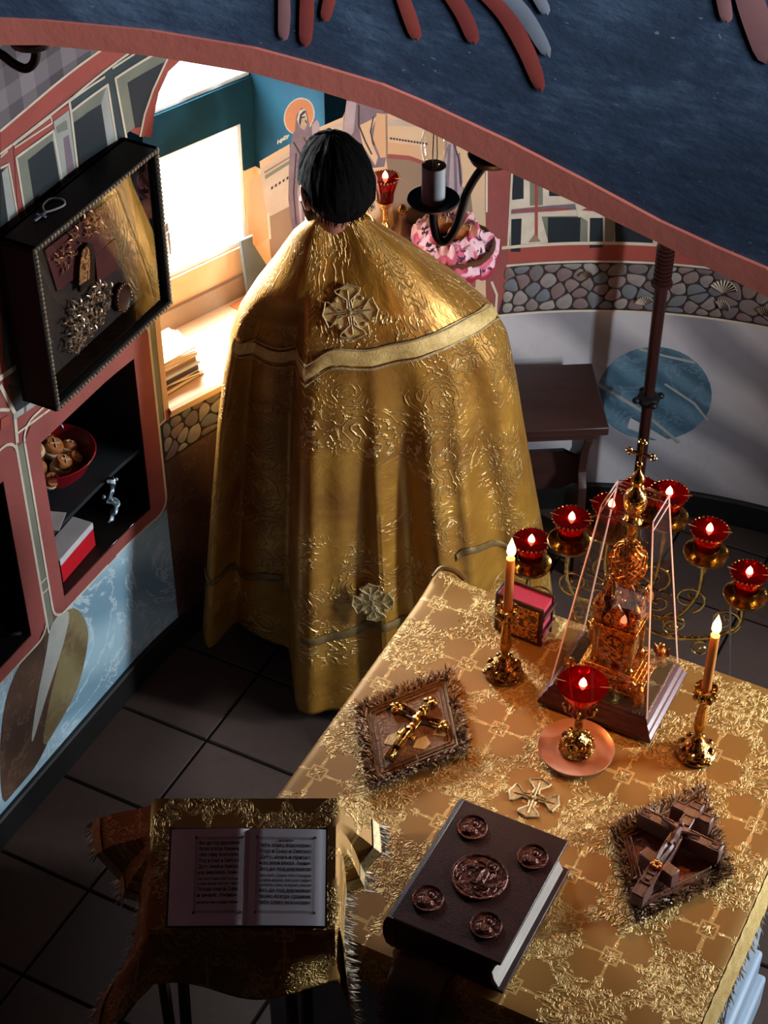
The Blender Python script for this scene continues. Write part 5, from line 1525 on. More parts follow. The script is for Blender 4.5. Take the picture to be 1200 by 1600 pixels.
for c in ((0, 0.590), (-0.022, 0.5625), (0.022, 0.5625)):
    for q in range(3):
        a = math.atan2(c[1] - 0.5625, c[0]) + (q - 1) * PI / 2
        mb.tube([(0, c[0] + 0.004 * math.cos(a) + 0.004 * math.cos(2 * PI * i / 8), c[1] + 0.004 * math.sin(a) + 0.004 * math.sin(2 * PI * i / 8)) for i in range(8)], 0.0013, 5, closed=True)
mb.ball((0, 0, 0.540), 0.006, 8, 6)
mb.build('cross', 'brass', tb)
def angel(x, y):                   # small gilt kneeling figures on the corners
    o = thing('angel', None, None); o.parent = tb; o.location = (x, y, 0.046 if abs(x) < 0.03 else 0.0)
    mb = MB(); mb.lathe([(0.013, 0.0), (0.012, 0.02), (0.009, 0.036), (0.010, 0.044), (0.004, 0.050)], 12); mb.build('robe', 'gilt', o)
    mb = MB(); mb.ball((0, 0, 0.056), 0.0065, 10, 6); mb.build('head', 'brass', o)
    for s in (-1, 1):
        mb = MB(); mb.prism([(0, 0), (s * 0.016, 0.010), (s * 0.018, 0.034), (s * 0.006, 0.022)], -0.0015, 0.0015); mb.v = [Vector((p.z + 0.006, p.x, p.y + 0.016)) for p in mb.v]; mb.build('wing', 'gilt', o)
for x, y in ((-0.060, 0.072), (-0.060, -0.072), (0.060, 0.072), (0.060, -0.072)): angel(x, y)

# ---- seven-branched lampstand behind the altar
LP = [(830, 850), (893, 815), (955, 795), (1000, 770), (1045, 776), (1108, 833), (1170, 900)]
LPW = [aty(px, py, 2.845 - (i - 3) * 0.015) for i, (px, py) in enumerate(LP)]
mc = LPW[3]
ms = thing('seven_branched_lampstand', 'brass seven branched lampstand with red glass lamps behind the altar', 'lampstand', (mc.x, mc.y, 0))
mb = MB(); mb.lathe([(0.0, 0.0), (0.15, 0.0), (0.152, 0.015), (0.12, 0.03), (0.09, 0.05), (0.05, 0.075), (0.022, 0.10)], 28); mb.build('foot', 'brass', ms)
zc = mc.z
mb = MB(); mb.lathe([(0.020, 0.09), (0.014, 0.13), (0.012, 0.40), (0.022, 0.43), (0.028, 0.46), (0.018, 0.49), (0.013, 0.52), (0.012, zc - 0.36), (0.024, zc - 0.34), (0.030, zc - 0.31), (0.018, zc - 0.28), (0.012, zc - 0.26), (0.010, zc - 0.10)], 16); mb.build('stem', 'brass_chased', ms)
for i, p in enumerate(LPW):
    q = Vector((p.x - mc.x, p.y - mc.y, p.z)); k = i - 3
    lampe = thing('oil_lamp', None, None); lampe.parent = ms; lampe.location = (q.x, q.y, q.z - 0.062); lampe.rotation_euler = (0, 0, -1.86)
    mb = MB(); mb.lathe([(0.006, -0.030), (0.010, -0.022), (0.012, -0.012), (0.030, -0.008), (0.046, 0.000), (0.049, 0.008), (0.047, 0.009), (0.036, 0.002), (0.024, 0.002), (0.027, 0.012), (0.029, 0.026), (0.027, 0.026), (0.022, 0.004), (0, 0.002)], 28); mb.build('saucer', 'brass', lampe)
    red_cup(lampe, 0.003, 0.041, 0.021, 0.070, True, 6.0)
    if k:
        s = 1 if k > 0 else -1; n = abs(k); e = Vector((q.x, q.y, q.z - 0.092)); u = Vector((q.x, q.y, 0)); u.normalize()
        z0 = zc - 0.18 - 0.055 * n; L_ = Vector((q.x, q.y, 0)).length
        pts = spline([(0, 0, z0), u * L_ * 0.30 + Vector((0, 0, z0 - 0.055)), u * L_ * 0.72 + Vector((0, 0, z0 - 0.050)), u * (L_ * 0.98) + Vector((0, 0, (z0 + e.z) / 2 - 0.03)), e], 7)
        arm = MB(); arm.tube(pts, 0.0052, 8); am = arm.build('arm', 'brass', ms)
        def scr(cx, cz, r0, turns, a0):
            mb = MB(); out = []
            for j in range(25):
                t = j / 24; r = r0 * (1 - 0.82 * t); a = a0 + s * turns * 2 * PI * t
                out.append(u * (cx + r * math.cos(a) * s) + Vector((0, 0, cz + r * math.sin(a))))
            mb.tube(out, [0.0036 - 0.0016 * j / 24 for j in range(25)], 6); mb.ball(out[-1], 0.0055, 8, 5); mb.build('scroll', 'brass', am)
        scr(L_ * 0.86, z0 + 0.010, 0.040, 1.4, -1.2); scr(L_ * 0.45, z0 - 0.012, 0.032, 1.3, 1.9); scr(L_ * 0.70, z0 - 0.085, 0.026, 1.3, 0.8)
        mb = MB()
        for j in range(9):
            t = pts[8 + j]; mb.ball(t + Vector((0, 0, 0.0065)), 0.0038, 6, 4)
        mb.build('leaf_beads', 'brass_chased', am)
def chain(px, py0, py1, y):
    a, b = aty(px, py0, y), aty(px - 2, py1, y); mb = MB(); n = int((a - b).length / 0.0062)
    for i in range(n): mb.ball(a + (b - a) * (i / n) - Vector((mc.x, mc.y, 0)), 0.0024, 6, 4)
    o = mb.build('bead_chain', 'chain', ms)
chain(1114, 968, 1085, 2.80); chain(1141, 948, 1110, 2.79)


# ---- footed stool by the apse wall
st_c = atz(947, 672, 0.60)
stool = thing('wooden_stool', 'dark brown wooden stool with square top beside the priest', 'stool', (st_c.x - 0.150, st_c.y + 0.150, 0), 0.07)
mb = MB(); mb.box(-0.150, 0.150, -0.150, 0.150, 0.572, 0.600); mb.build('seat', 'dark_wood', stool, bevel=0.004)
for sx in (-0.105, 0.105):
    prof = [(-0.115, 0.0), (-0.075, 0.0), (-0.060, 0.05), (0.060, 0.05), (0.075, 0.0), (0.115, 0.0), (0.105, 0.16), (0.075, 0.22), (0.092, 0.26), (0.088, 0.33), (0.060, 0.37), (0.075, 0.46), (0.110, 0.52), (0.110, 0.572), (-0.110, 0.572), (-0.110, 0.52), (-0.075, 0.46), (-0.060, 0.37), (-0.088, 0.33), (-0.092, 0.26), (-0.075, 0.22), (-0.105, 0.16)]
    mb = MB(); mb.prism(prof, -0.012, 0.012); mb.v = [Vector((sx + p.z, p.x, p.y)) for p in mb.v]; mb.build('leg', 'dark_wood', stool, bevel=0.002)
mb = MB(); mb.prism([(-0.115, 0.30), (-0.06, 0.27), (0.06, 0.27), (0.115, 0.30), (0.115, 0.37), (0.06, 0.405), (-0.06, 0.405), (-0.115, 0.37)], -0.010, 0.010); mb.v = [Vector((p.x, p.z, p.y)) for p in mb.v]; mb.build('stretcher', 'dark_wood', stool, bevel=0.002)
mb = MB(); mb.box(-0.125, 0.125, -0.118, -0.100, 0.535, 0.572); mb.build('apron', 'dark_wood', stool, bevel=0.002)
mb = MB(); mb.box(-0.125, 0.125, 0.100, 0.118, 0.535, 0.572); mb.build('apron', 'dark_wood', stool, bevel=0.002)

# ---- processional staff by the wall
YS = 4.10
pt = aty(1041, 385, YS); pm = aty(1013, 622, YS); d = (pt - pm) / (pt.z - pm.z)
def sp_(z): q = pm + d * (z - pm.z); return q
s0 = sp_(0.0)
sf = thing('processional_staff', 'turned dark red wooden staff standing by the apse wall', 'staff', (s0.x, s0.y, 0))
def srel(z): return sp_(z) - Vector((s0.x, s0.y, 0))
zt, zm = pt.z, pm.z
mb = MB(); mb.tube([srel(0.03), srel(zm - 0.03), srel(zm + 0.02), srel(zt - 0.10)], [0.017, 0.0165, 0.0165, 0.0185], 14); mb.build('shaft', 'staff_wood', sf)
mb = MB(); mb.lathe([(0.0, 0), (0.10, 0.0), (0.10, 0.012), (0.07, 0.02), (0.03, 0.05), (0.02, 0.08)], 20); mb.build('foot', 'dark_wood', sf)
mb = MB(); c = srel(zm); mb.lathe([(0.017, -0.022), (0.030, -0.014), (0.034, -0.002), (0.030, 0.008), (0.018, 0.014)], 16, c)
for k in range(4):
    a = k * PI / 2 + 0.3; mb.ball((c.x + 0.038 * math.cos(a), c.y + 0.038 * math.sin(a), c.z), (0.012, 0.012, 0.010), 8, 6)
mb.build('collar', 'black_iron', sf)
mb = MB()
for j in range(9):
    z = zt - 0.105 + j * 0.013; c = srel(z); mb.lathe([(0.018, -0.006), (0.0255, -0.002), (0.0255, 0.002), (0.018, 0.006)], 16, c)
c = srel(zt - 0.118); mb.lathe([(0.018, -0.010), (0.030, -0.004), (0.030, 0.004), (0.020, 0.010)], 16, c)
mb.build('turned_grip', 'staff_wood', sf)
mb = MB(); mb.tube([srel(zt), srel(zt + 0.35)], [0.018, 0.016], 12); mb.build('upper_shaft', 'staff_wood', sf)
mb = MB(); c = srel(zt + 0.36); mb.lathe([(0.02, -0.03), (0.04, 0.0), (0.02, 0.035), (0.0, 0.05)], 14, c); mb.build('finial', 'brass', sf)

# ---- black iron lamps hanging on rods behind the arch
def hang_lamp(nm, label, hub_px, y, dish_px=None, arm=None, left=None):
    hp = aty(*hub_px, y)
    t = thing(nm, label, 'lamp', hp)
    ztop = 3.35 - hp.z
    mb = MB(); mb.lathe([(0.0, -0.014), (0.020, -0.013), (0.034, -0.006), (0.040, 0.006), (0.038, 0.009), (0.020, 0.012), (0.008, 0.02)], 24); mb.build('hub', 'black_iron', t)
    mb = MB(); mb.tube([(0, 0, 0.01), (0, 0, ztop)], 0.006, 8); mb.build('rod', 'black_iron', t)
    mb = MB(); mb.lathe([(0.05, ztop), (0.045, ztop - 0.02), (0.008, ztop - 0.035)], 20); mb.build('ceiling_cup', 'black_iron', t)
    if arm:
        pts = spline([aty(*q, y) - hp for q in arm], 6)
        mb = MB(); mb.tube(pts, 0.0075, 10); mb.build('arm', 'black_iron', t)
    if dish_px:
        c = aty(*dish_px, y) - hp
        mb = MB(); mb.lathe([(0.0, -0.006), (0.012, -0.006), (0.042, -0.002), (0.0445, 0.003), (0.0435, 0.0045), (0.040, 0.001), (0.0, 0.0)], 32, c); mb.build('drip_dish', 'black_iron', t)
        mb = MB(); mb.lathe([(0.0205, 0.0), (0.0205, 0.066), (0.0185, 0.066), (0.018, 0.030), (0.0, 0.030)], 28, c); mb.build('candle_sleeve', 'candle_sleeve', t)
        mb = MB(); mb.lathe([(0.010, 0.032), (0.012, 0.060), (0.018, 0.076), (0.0225, 0.098), (0.021, 0.120), (0.014, 0.142), (0.005, 0.158), (0.0, 0.161)], 24, c); bl = mb.build('light_bulb', 'bulb_glass', t)
        mb = MB()
        for k in range(3):
            a = 2 * PI * k / 3; mb.tube([c + Vector((0.002 * math.cos(a), 0.002 * math.sin(a), 0.05)), c + Vector((0.005 * math.cos(a), 0.005 * math.sin(a), 0.085)), c + Vector((0.003 * math.cos(a), 0.003 * math.sin(a), 0.135))], 0.0009, 5)
        mb.build('filament', 'pale_grey', bl)
    return t
hang_lamp('hanging_lamp', 'black iron hanging lamp with bare bulb above the pink basket', (768, 246), 2.6, (677, 313), [(676, 330), (678, 352), (684, 372), (697, 377), (712, 356), (722, 325), (730, 300), (745, 274), (764, 250)])
hang_lamp('hanging_lamp', 'black iron hanging lamp cut by the photo at upper left', (50, 62), 2.6, None, [(-60, 58), (-30, 72), (0, 84), (22, 100), (40, 107), (53, 98), (56, 78), (50, 64)])

# ---- icon case on the north wall
KB = 0.62                                        # along-wall origin
ic = thing('icon_case', 'black wooden icon case with rope edging hung on the north wall', 'icon case', al(-1.46, KB, 1.205), ANG)
def pc(px, py, off):                             # pixel -> (x along wall, z) on a plane in front of the wall
    r = ray(px, py); cc = CAM.xy - O; t = (-(1.46 - off) - cc.dot(N)) / r.xy.dot(N); p = CAM + r * t
    return ((p.xy - O).dot(V) - KB, p.z - 1.205)
x0, x1, zz, dp = -0.268, 0.212, 0.424, 0.112
mb = MB(); mb.box(x0, x1, -0.030, -0.020, 0, zz); mb.build('back_board', 'case_black', ic)
for nm, q in (('top_board', (x0, x1, -dp, -0.02, zz - 0.014, zz)), ('bottom_board', (x0, x1, -dp, -0.02, 0, 0.014)), ('side_board', (x0, x0 + 0.016, -dp, -0.02, 0.0, zz)), ('side_board', (x1 - 0.016, x1, -dp, -0.02, 0.0, zz))):
    mb = MB(); mb.box(*q); mb.build(nm, 'case_black', ic, bevel=0.002)
def rope(pts, r=0.0052):
    a, b = Vector(pts[0]), Vector(pts[1]); n = int((b - a).length / 0.0115); mb = MB()
    for i in range(n): mb.ball(a + (b - a) * ((i + 0.5) / n), (r, r, r * 1.15), 6, 4)
    o = mb.build('rope_edging', 'rope_edge', ic); o['kind'] = 'stuff'
f = -dp - 0.001
rope([(x0 + 0.008, f, 0.004), (x0 + 0.008, f, zz - 0.004)]); rope([(x1 - 0.008, f, 0.004), (x1 - 0.008, f, zz - 0.004)])
rope([(x0, f, 0.006), (x1, f, 0.006)]); rope([(x0, f, zz - 0.006), (x1, f, zz - 0.006)])
mb = MB(); mb.box(x0 + 0.016, x1 - 0.016, -0.040, -0.030, 0.014, zz - 0.014); mb.build('velvet_lining', mat('velvet', (0.14, 0.12, 0.11), (0.11, 0.085, 0.08), 0.9), ic)
def plate(nm, pts, off, thick, m, parent=ic):
    q = [pc(x, y, off) for x, y in pts]; mb = MB(); mb.prism(q, 0, thick); mb.v = [Vector((p.x, -off - p.z, p.y)) for p in mb.v]; return mb.build(nm, m, parent, bevel=0.0006)
velv = mat('velvet_red', (0.30, 0.09, 0.11), (0.22, 0.07, 0.09), 0.9)
plate('velvet_panel', [(68, 390), (88, 455), (120, 430), (176, 370), (182, 300), (120, 350)], 0.042, 0.004, velv)
plate('velvet_panel', [(146, 400), (178, 372), (180, 420), (150, 440)], 0.042, 0.005, velv)
def leafwork(pts, off, n, size, m, seed, curl=True):
    q = [Vector((*pc(x, y, off), 0)) for x, y in pts]; lo = Vector((min(v.x for v in q), min(v.y for v in q), 0)); hi = Vector((max(v.x for v in q), max(v.y for v in q), 0))
    rnd = random.Random(seed); mb = MB(); got = 0; cxy = sum(q, Vector()) / len(q)
    def inside(p):
        c_ = False
        for a, b in zip(q, q[1:] + q[:1]):
            if (a.y > p.y) != (b.y > p.y) and p.x < (b.x - a.x) * (p.y - a.y) / (b.y - a.y) + a.x: c_ = not c_
        return c_
    for _ in range(n * 20):
        if got >= n: break
        p = Vector((rnd.uniform(lo.x, hi.x), rnd.uniform(lo.y, hi.y), 0))
        if not inside(p): continue
        got += 1; a = rnd.uniform(0, 2 * PI); l = size * rnd.uniform(0.7, 1.3)
        pp = [Vector((p.x + l * t * math.cos(a + 0.9 * t), -off - 0.002 - 0.004 * math.sin(t * PI), p.y + l * t * math.sin(a + 0.9 * t))) for t in (0.0, 0.35, 0.7, 1.0)]
        mb.tube(pp, [0.0010, size * 0.20, size * 0.15, 0.0007], 5)
    o = mb.build('filigree', m, ic); o['kind'] = 'stuff'
leafwork([(80, 395), (112, 372), (114, 400), (100, 424), (88, 418)], 0.047, 46, 0.014, 'bronze_leaf', 1)
leafwork([(104, 362), (140, 330), (166, 318), (162, 356), (142, 366), (120, 378)], 0.047, 70, 0.015, 'bronze_leaf', 2)
sm = plate('small_icon_board', [(120, 455), (142, 440), (143, 395), (140, 380), (132, 378), (124, 390), (120, 420)], 0.050, 0.010, 'case_black')
plate('small_icon', [(123, 446), (139, 435), (140, 396), (137, 386), (132, 386), (127, 394), (124, 420)], 0.060, 0.002, 'icon_filigree', sm)
leafwork([(98, 510), (112, 478), (136, 462), (152, 440), (172, 442), (168, 480), (152, 512), (122, 548), (104, 552)], 0.052, 260, 0.0145, 'silver_leaf', 3)
c = pc(190, 464, 0.05)
mb = MB(); mb.lathe([(0.036, 0), (0.037, 0.005), (0.032, 0.009), (0.026, 0.006), (0, 0.008)], 24); mb.M = None
mb.v = [Vector((c[0] + p.x * 0.8, -0.050 - p.z, c[1] + p.y)) for p in mb.v]; mb.f = [f_[::-1] for f_ in mb.f]; mb.build('red_medallion', 'leather', ic)
mb = MB()
for i in range(22):
    a = 2 * PI * i / 22; mb.ball((c[0] + 0.036 * 0.8 * math.cos(a), -0.058, c[1] + 0.036 * math.sin(a)), 0.0024, 6, 4)
mb.build('medallion_beads', 'pale_brass', ic)
mb = MB(); mb.add([(x0 + 0.016, -0.100, 0.014), (x1 - 0.016, -0.100, 0.014), (x1 - 0.016, -0.100, zz - 0.014), (x0 + 0.016, -0.100, zz - 0.014)], [(0, 1, 2, 3)]); mb.build('glass_front', 'clear_glass', ic, smooth=False)
# a little cross on a cord lying on the case
mb = MB(); q = Vector((*pc(62, 268, 0.055), 0)); X, Z = q.x, zz + 0.003
nc = thing('neck_cross', 'small cross on a looped cord lying on top of the icon case', 'cross', al(-1.46 + 0.055, KB + X, 1.205 + zz + 0.001), ANG)
mb.tube(spline([(0.0, 0, 0.003), (0.02, 0.02, 0.003), (0.05, 0.022, 0.003), (0.06, 0.0, 0.003), (0.045, -0.018, 0.003), (0.02, -0.012, 0.003), (0, 0, 0.003)], 5), 0.0022, 6); mb.build('cord', 'pale_grey', nc)
mb = MB(); mb.box(-0.040, 0.0, -0.003, 0.003, 0.001, 0.005); mb.box(-0.018, -0.012, -0.012, 0.012, 0.001, 0.005); mb.build('cross', 'silver_thing', nc, bevel=0.001)

# ---- things in the niche: along-wall frame, depth behind the wall face
def nloc(px, py, z):
    p = atz(px, py, z); return p
SZ = 0.7472
bc = nloc(98, 736, 0.835)
bb = (bc.xy - O); bs, bo = bb.dot(V) - V0, bb.dot(N) + R
bowl = thing('red_bowl', 'shiny red plastic bowl full of small breads in the niche', 'bowl', al(-R - 0.128, V0 - 0.028, SZ))
mb = MB(); mb.lathe([(0.0, 0.002), (0.050, 0.0), (0.055, 0.004), (0.086, 0.036), (0.109, 0.082), (0.113, 0.084), (0.1105, 0.086), (0.104, 0.078), (0.082, 0.036), (0.050, 0.008), (0.0, 0.007)], 40); mb.build('shell', 'bowl_red', bowl)
def prosphora(x, y, z, tx, ty, s=1.0, lab=''):
    s *= 0.92
    t = thing('small_bread', lab, 'bread', (bowl.location.x + x, bowl.location.y + y, SZ + z), 0, 'little altar breads in the red bowl', rot=(tx, ty, 0.4))
    mb = MB(); mb.lathe([(0.0, -0.020 * s), (0.020 * s, -0.020 * s), (0.024 * s, -0.012 * s), (0.0235 * s, 0.0), (0.020 * s, 0.004 * s)], 16); mb.build('crumb', 'bread_white', t)
    mb = MB(); mb.lathe([(0.016 * s, 0.002 * s), (0.0205 * s, 0.005 * s), (0.0210 * s, 0.014 * s), (0.018 * s, 0.020 * s), (0.0, 0.0225 * s)], 16)
    mb.build('crust', 'bread_crust', t)
    mb = MB(); mb.box(-0.001, 0.001, -0.012 * s, 0.012 * s, 0.0215 * s, 0.0245 * s); mb.box(-0.012 * s, 0.012 * s, -0.001, 0.001, 0.0215 * s, 0.0245 * s); mb.build('stamped_cross', 'bread_white', t)
for i, (x, y, z, tx, ty, s, lab) in enumerate((
    (-0.030, -0.045, 0.066, 0.9, 0.1, 1.15, 'round bread facing the viewer at the middle of the red bowl'),
    (0.028, -0.032, 0.064, 0.2, 0.5, 1.2, 'two tiered bread leaning on the right rim of the red bowl'),
    (0.000, 0.028, 0.070, 0.35, 0.25, 1.2, 'tall bread with dark crust at the back of the red bowl'),
    (-0.048, 0.012, 0.060, 0.1, -0.4, 1.1, 'bread in shade at the left of the red bowl'),
    (-0.052, -0.068, 0.062, 0.8, -0.3, 1.0, 'pale bread at the front left rim of the red bowl'),
    (0.006, -0.078, 0.054, 0.7, 0.3, 1.0, 'half hidden bread at the front rim of the red bowl'),
    (0.034, 0.045, 0.056, -0.3, 0.5, 1.0, 'bread against the back right rim of the red bowl'),
    (-0.020, 0.066, 0.056, -0.4, 0.0, 1.0, 'bread deepest in the back of the red bowl'),
    (0.050, 0.006, 0.050, 0.3, 0.7, 1.0, 'small bread low against the right side of the red bowl'),
    (-0.036, -0.012, 0.098, 0.3, -0.2, 1.05, 'small bread topmost on the heap in the red bowl'))):
    prosphora(x, y, z, tx, ty, s, lab)
cp = thing('glass_cup', 'small glass cup with a looped handle at the back of the niche', 'cup', al(-R - 0.215, V0 + 0.055, SZ))
mb = MB(); mb.lathe([(0.0, 0.0), (0.024, 0.0), (0.026, 0.03), (0.031, 0.095), (0.033, 0.097), (0.029, 0.094), (0.024, 0.032), (0.022, 0.004), (0, 0.004)], 20); mb.build('bowl', 'bulb_glass', cp)
mb = MB(); mb.tube(spline([(0.028, 0.0, 0.085), (0.05, -0.008, 0.085), (0.056, -0.010, 0.055), (0.027, 0, 0.035)], 5), 0.003, 6); mb.build('handle', 'silver_thing', cp)
cd = nloc(93, 822, 0.749)
card = thing('white_card', 'blank white card lying at the shelf edge under the red bowl', 'card', al(-R - 0.036, V0 - 0.170, SZ), ANG + 0.35)
mb = MB(); mb.box(-0.034, 0.034, -0.026, 0.026, 0.0, 0.0016); mb.build('sheet', 'card_white', card)
mb = MB(); mb.box(-0.034, 0.034, 0.0255, 0.0265, 0.0, 0.012); mb.build('folded_edge', 'card_white', card)
rbx = thing('red_box', 'small red carton with white top on the floor of the niche', 'box', al(-R - 0.062, V0 - 0.098, 0.5462), ANG + 0.05)
mb = MB(); mb.box(-0.078, 0.078, -0.030, 0.030, 0.0, 0.058); mb.build('carton', 'box_red', rbx, bevel=0.002)
mb = MB(); mb.box(-0.0785, 0.0785, -0.0305, 0.0305, 0.058, 0.078); mb.build('lid', 'card_white', rbx, bevel=0.002)
mb = MB(); mb.box(-0.081, -0.0786, -0.030, 0.030, 0.001, 0.076); mb.build('dark_end', 'case_black', rbx)
# crumpled silvery ribbon hanging from the shelf edge
sv = thing('silver_ribbon', 'crumpled silvery ribbon hanging from the niche shelf', 'ribbon', al(-R - 0.004, V0 + 0.022, 0.742), ANG)
mb = MB()
def rib(u, v):
    k = noise.noise(Vector((u * 3, v * 9, 2.0)))
    return (-0.012 + 0.024 * u + 0.014 * math.sin(v * 11) + 0.006 * k, -0.008 + 0.010 * k + 0.006 * math.sin(u * 6 + v * 14), 0.010 - 0.125 * v)
mb.grid(rib, 6, 40); mb.build('band', 'silver_thing', sv, solid=0.001)
mb = MB(); mb.ball((0.030, -0.006, -0.012), 0.005, 8, 5); mb.ball((-0.03, -0.006, -0.025), 0.006, 8, 5); mb.build('beads', 'silver_thing', sv)
pan = thing('dark_pan', 'dark metal pan in shadow inside the leftmost niche', 'pan', al(-R - 0.10, V0 - 0.47, 0.5362))
mb = MB(); mb.lathe([(0.0, 0.0), (0.07, 0.0), (0.085, 0.05), (0.088, 0.052), (0.084, 0.052), (0.068, 0.004), (0, 0.004)], 28); mb.build('shell', 'black_iron', pan)
mb = MB(); mb.tube(spline([(0.086, 0, 0.045), (0.11, 0.0, 0.055), (0.13, 0.01, 0.05)], 4), 0.006, 8); mb.build('handle', 'black_iron', pan)

# ---- things on the window sill
P_, rad_, tan_ = win_frame('north')
WANG = math.atan2(tan_.y, tan_.x)                # local x along the wall, y outward
def wl(t, r, z): q = P_ + tan_ * t + rad_ * r; return Vector((q.x, q.y, z))
so = wl(-0.168, 0.085, SILL_Z + 0.001)
WR = WANG
b1 = thing('brown_book', 'flat brown book at the bottom of the pile on the window sill', 'book', (so.x, so.y, so.z), WR + 0.10, 'books and papers piled on the window sill')
mb = MB(); mb.box(-0.068, 0.078, -0.058, 0.058, 0, 0.002); mb.build('back_cover', 'tan_shade', b1); mb = MB(); mb.box(-0.066, 0.074, -0.056, 0.056, 0.002, 0.013); mb.build('page_block', 'paper_warm', b1); mb = MB(); mb.box(-0.068, 0.078, -0.058, 0.058, 0.013, 0.015); mb.build('front_cover', 'tan_shade', b1)
b2 = thing('thin_notebook', 'thin dark notebook second in the pile on the window sill', 'book', (so.x, so.y, so.z + 0.0155), WR - 0.12, 'books and papers piled on the window sill')
mb = MB(); mb.box(-0.066, 0.066, -0.056, 0.054, 0, 0.0015); mb.box(-0.066, 0.066, -0.056, 0.054, 0.008, 0.0095); mb.build('cover', 'fresco_dark', b2); mb = MB(); mb.box(-0.064, 0.064, -0.055, 0.053, 0.0015, 0.008); mb.build('page_block', 'paper_warm', b2)
b3 = thing('magazine_holder', 'open white cardboard holder filled with papers on the window sill', 'box', (so.x, so.y, so.z + 0.0255), WR + 0.02)
mb = MB(); mb.box(-0.075, 0.070, -0.060, 0.060, 0, 0.002); mb.build('bottom', 'paper_warm', b3)
mb = MB(); mb.box(-0.075, -0.072, -0.060, 0.060, 0.002, 0.050); mb.build('side', 'paper_warm', b3); mb = MB(); mb.box(-0.072, 0.070, 0.057, 0.060, 0.002, 0.050); mb.build('side', 'paper_warm', b3)
mb = MB(); mb.box(-0.072, 0.062, -0.056, 0.054, 0.0022, 0.020); mb.build('papers', 'fresco_dark', b3); mb = MB(); mb.box(-0.070, 0.066, -0.060, 0.052, 0.021, 0.030); mb.build('booklets', 'card_white', b3); mb = MB(); mb.box(-0.071, 0.058, -0.053, 0.056, 0.031, 0.044); mb.build('booklets', 'tan_shade', b3)
mb = MB(); mb.box(-0.075, 0.070, -0.060, 0.060, 0.050, 0.0525); mb.build('top', 'paper_warm', b3)
b4 = thing('paper_sheaf', 'thick sheaf of loose cream papers topmost on the window sill pile', 'papers', (so.x, so.y, so.z + 0.0785), WR - 0.06)
rnd = random.Random(3)
for i in range(6):
    mb = MB(); mb.M = Matrix.Rotation(rnd.uniform(-0.12, 0.12), 4, 'Z'); z = 0.0035 * i; e = rnd.uniform(-0.006, 0.006); mb.box(-0.066 + e, 0.064 + e, -0.054, 0.060, z, z + 0.0033); mb.build('sheet_bundle', 'paper_warm', b4)
oc = atz(366, 484, SILL_Z)
card2 = thing('orange_card', 'orange card lying on the window sill beside the priest', 'card', wl(0.215, 0.20, SILL_Z + 0.0008), WR + 0.12)
mb = MB(); mb.box(-0.05, 0.05, -0.04, 0.04, 0, 0.002); mb.build('sheet', 'orange_card', card2); mb = MB(); mb.box(-0.05, 0.05, 0.038, 0.0405, 0, 0.003); mb.build('folded_edge', 'orange_card', card2)

# ---- table of preparation: a curved shelf against the apse, behind the priest
TZ = 1.02
pt_ = thing('preparation_shelf', 'reddish curved shelf table against the apse behind the priest', 'table', (0, 0, 0))
mb = MB(); e = edges(0.86, 1.18, 0.05)
for s0_, s1_ in zip(e[:-1], e[1:]):
    q = [W(s0_, TZ - 0.03, 0.006), W(s1_, TZ - 0.03, 0.006), W(s1_, TZ - 0.03, 0.215), W(s0_, TZ - 0.03, 0.215)]; u_ = [v + Vector((0, 0, 0.03)) for v in q]
    mb.add(q + u_, [(0, 1, 2, 3), (7, 6, 5, 4), (4, 5, 1, 0), (5, 6, 2, 1), (6, 7, 3, 2), (7, 4, 0, 3)])
mb.build('top', 'salmon', pt_, smooth=False)
for s_ in (0.90, 1.145):
    for off in (0.03, 0.19):
        p = W(s_, 0, off); mb = MB(); mb.lathe([(0.018, 0.0), (0.018, TZ - 0.03)], 10, (p.x, p.y, 0)); mb.build('leg', 'salmon', pt_)
def on_shelf(px, py, off, z):                    # arc position whose projection falls on px at height z
    best = None
    for i in range(200):
        s_ = 0.6 + 0.9 * i / 199; p = W(s_, z, off); dd = p - CAM; zc_ = dd.dot(FWD); x_ = 600 + FOC * dd.x / zc_; y_ = 800 - FOC * dd.dot(UPV) / zc_
        if best is None or abs(x_ - px) < best[0]: best = (abs(x_ - px), s_, y_)
    return best
_, sl, _ = on_shelf(603, 270, 0.14, TZ + 0.28)
p = W(sl, TZ + 0.001, 0.14)
tl = thing('standing_votive_lamp', 'lit red glass lamp on a brass stand right of the priest head', 'lamp', (p.x, p.y, p.z), -1.86)
mb = MB(); mb.lathe([(0.0, 0.0), (0.034, 0.0), (0.034, 0.006), (0.020, 0.014), (0.008, 0.022)], 20); mb.build('foot', 'brass_chased', tl)
mb = MB(); mb.lathe([(0.008, 0.020), (0.006, 0.05), (0.012, 0.06), (0.006, 0.07), (0.006, 0.150), (0.012, 0.165), (0.006, 0.180), (0.008, 0.215), (0.018, 0.232), (0.022, 0.242), (0.010, 0.244)], 16); mb.build('stem', 'brass_chased', tl)
red_cup(tl, 0.244, 0.036, 0.022, 0.066, True, 2.0)
_, sl, _ = on_shelf(628, 330, 0.045, TZ + 0.07)
p = W(sl, TZ + 0.001, 0.045)
cr = thing('brown_cruet', 'small brown glass cruet between the red lamp and pink basket', 'bottle', (p.x, p.y, p.z))
mb = MB(); mb.lathe([(0.0, 0.0), (0.028, 0.0), (0.036, 0.02), (0.038, 0.05), (0.028, 0.08), (0.012, 0.10), (0.010, 0.125), (0.014, 0.13)], 18); mb.build('body', 'brown_bottle', cr)
mb = MB(); mb.lathe([(0.012, 0.13), (0.015, 0.140), (0.008, 0.152), (0.0, 0.156)], 12); mb.build('stopper', 'brass', cr)
_, sl, _ = on_shelf(704, 385, 0.145, TZ + 0.08)
p = W(sl, TZ + 0.0015, 0.145)
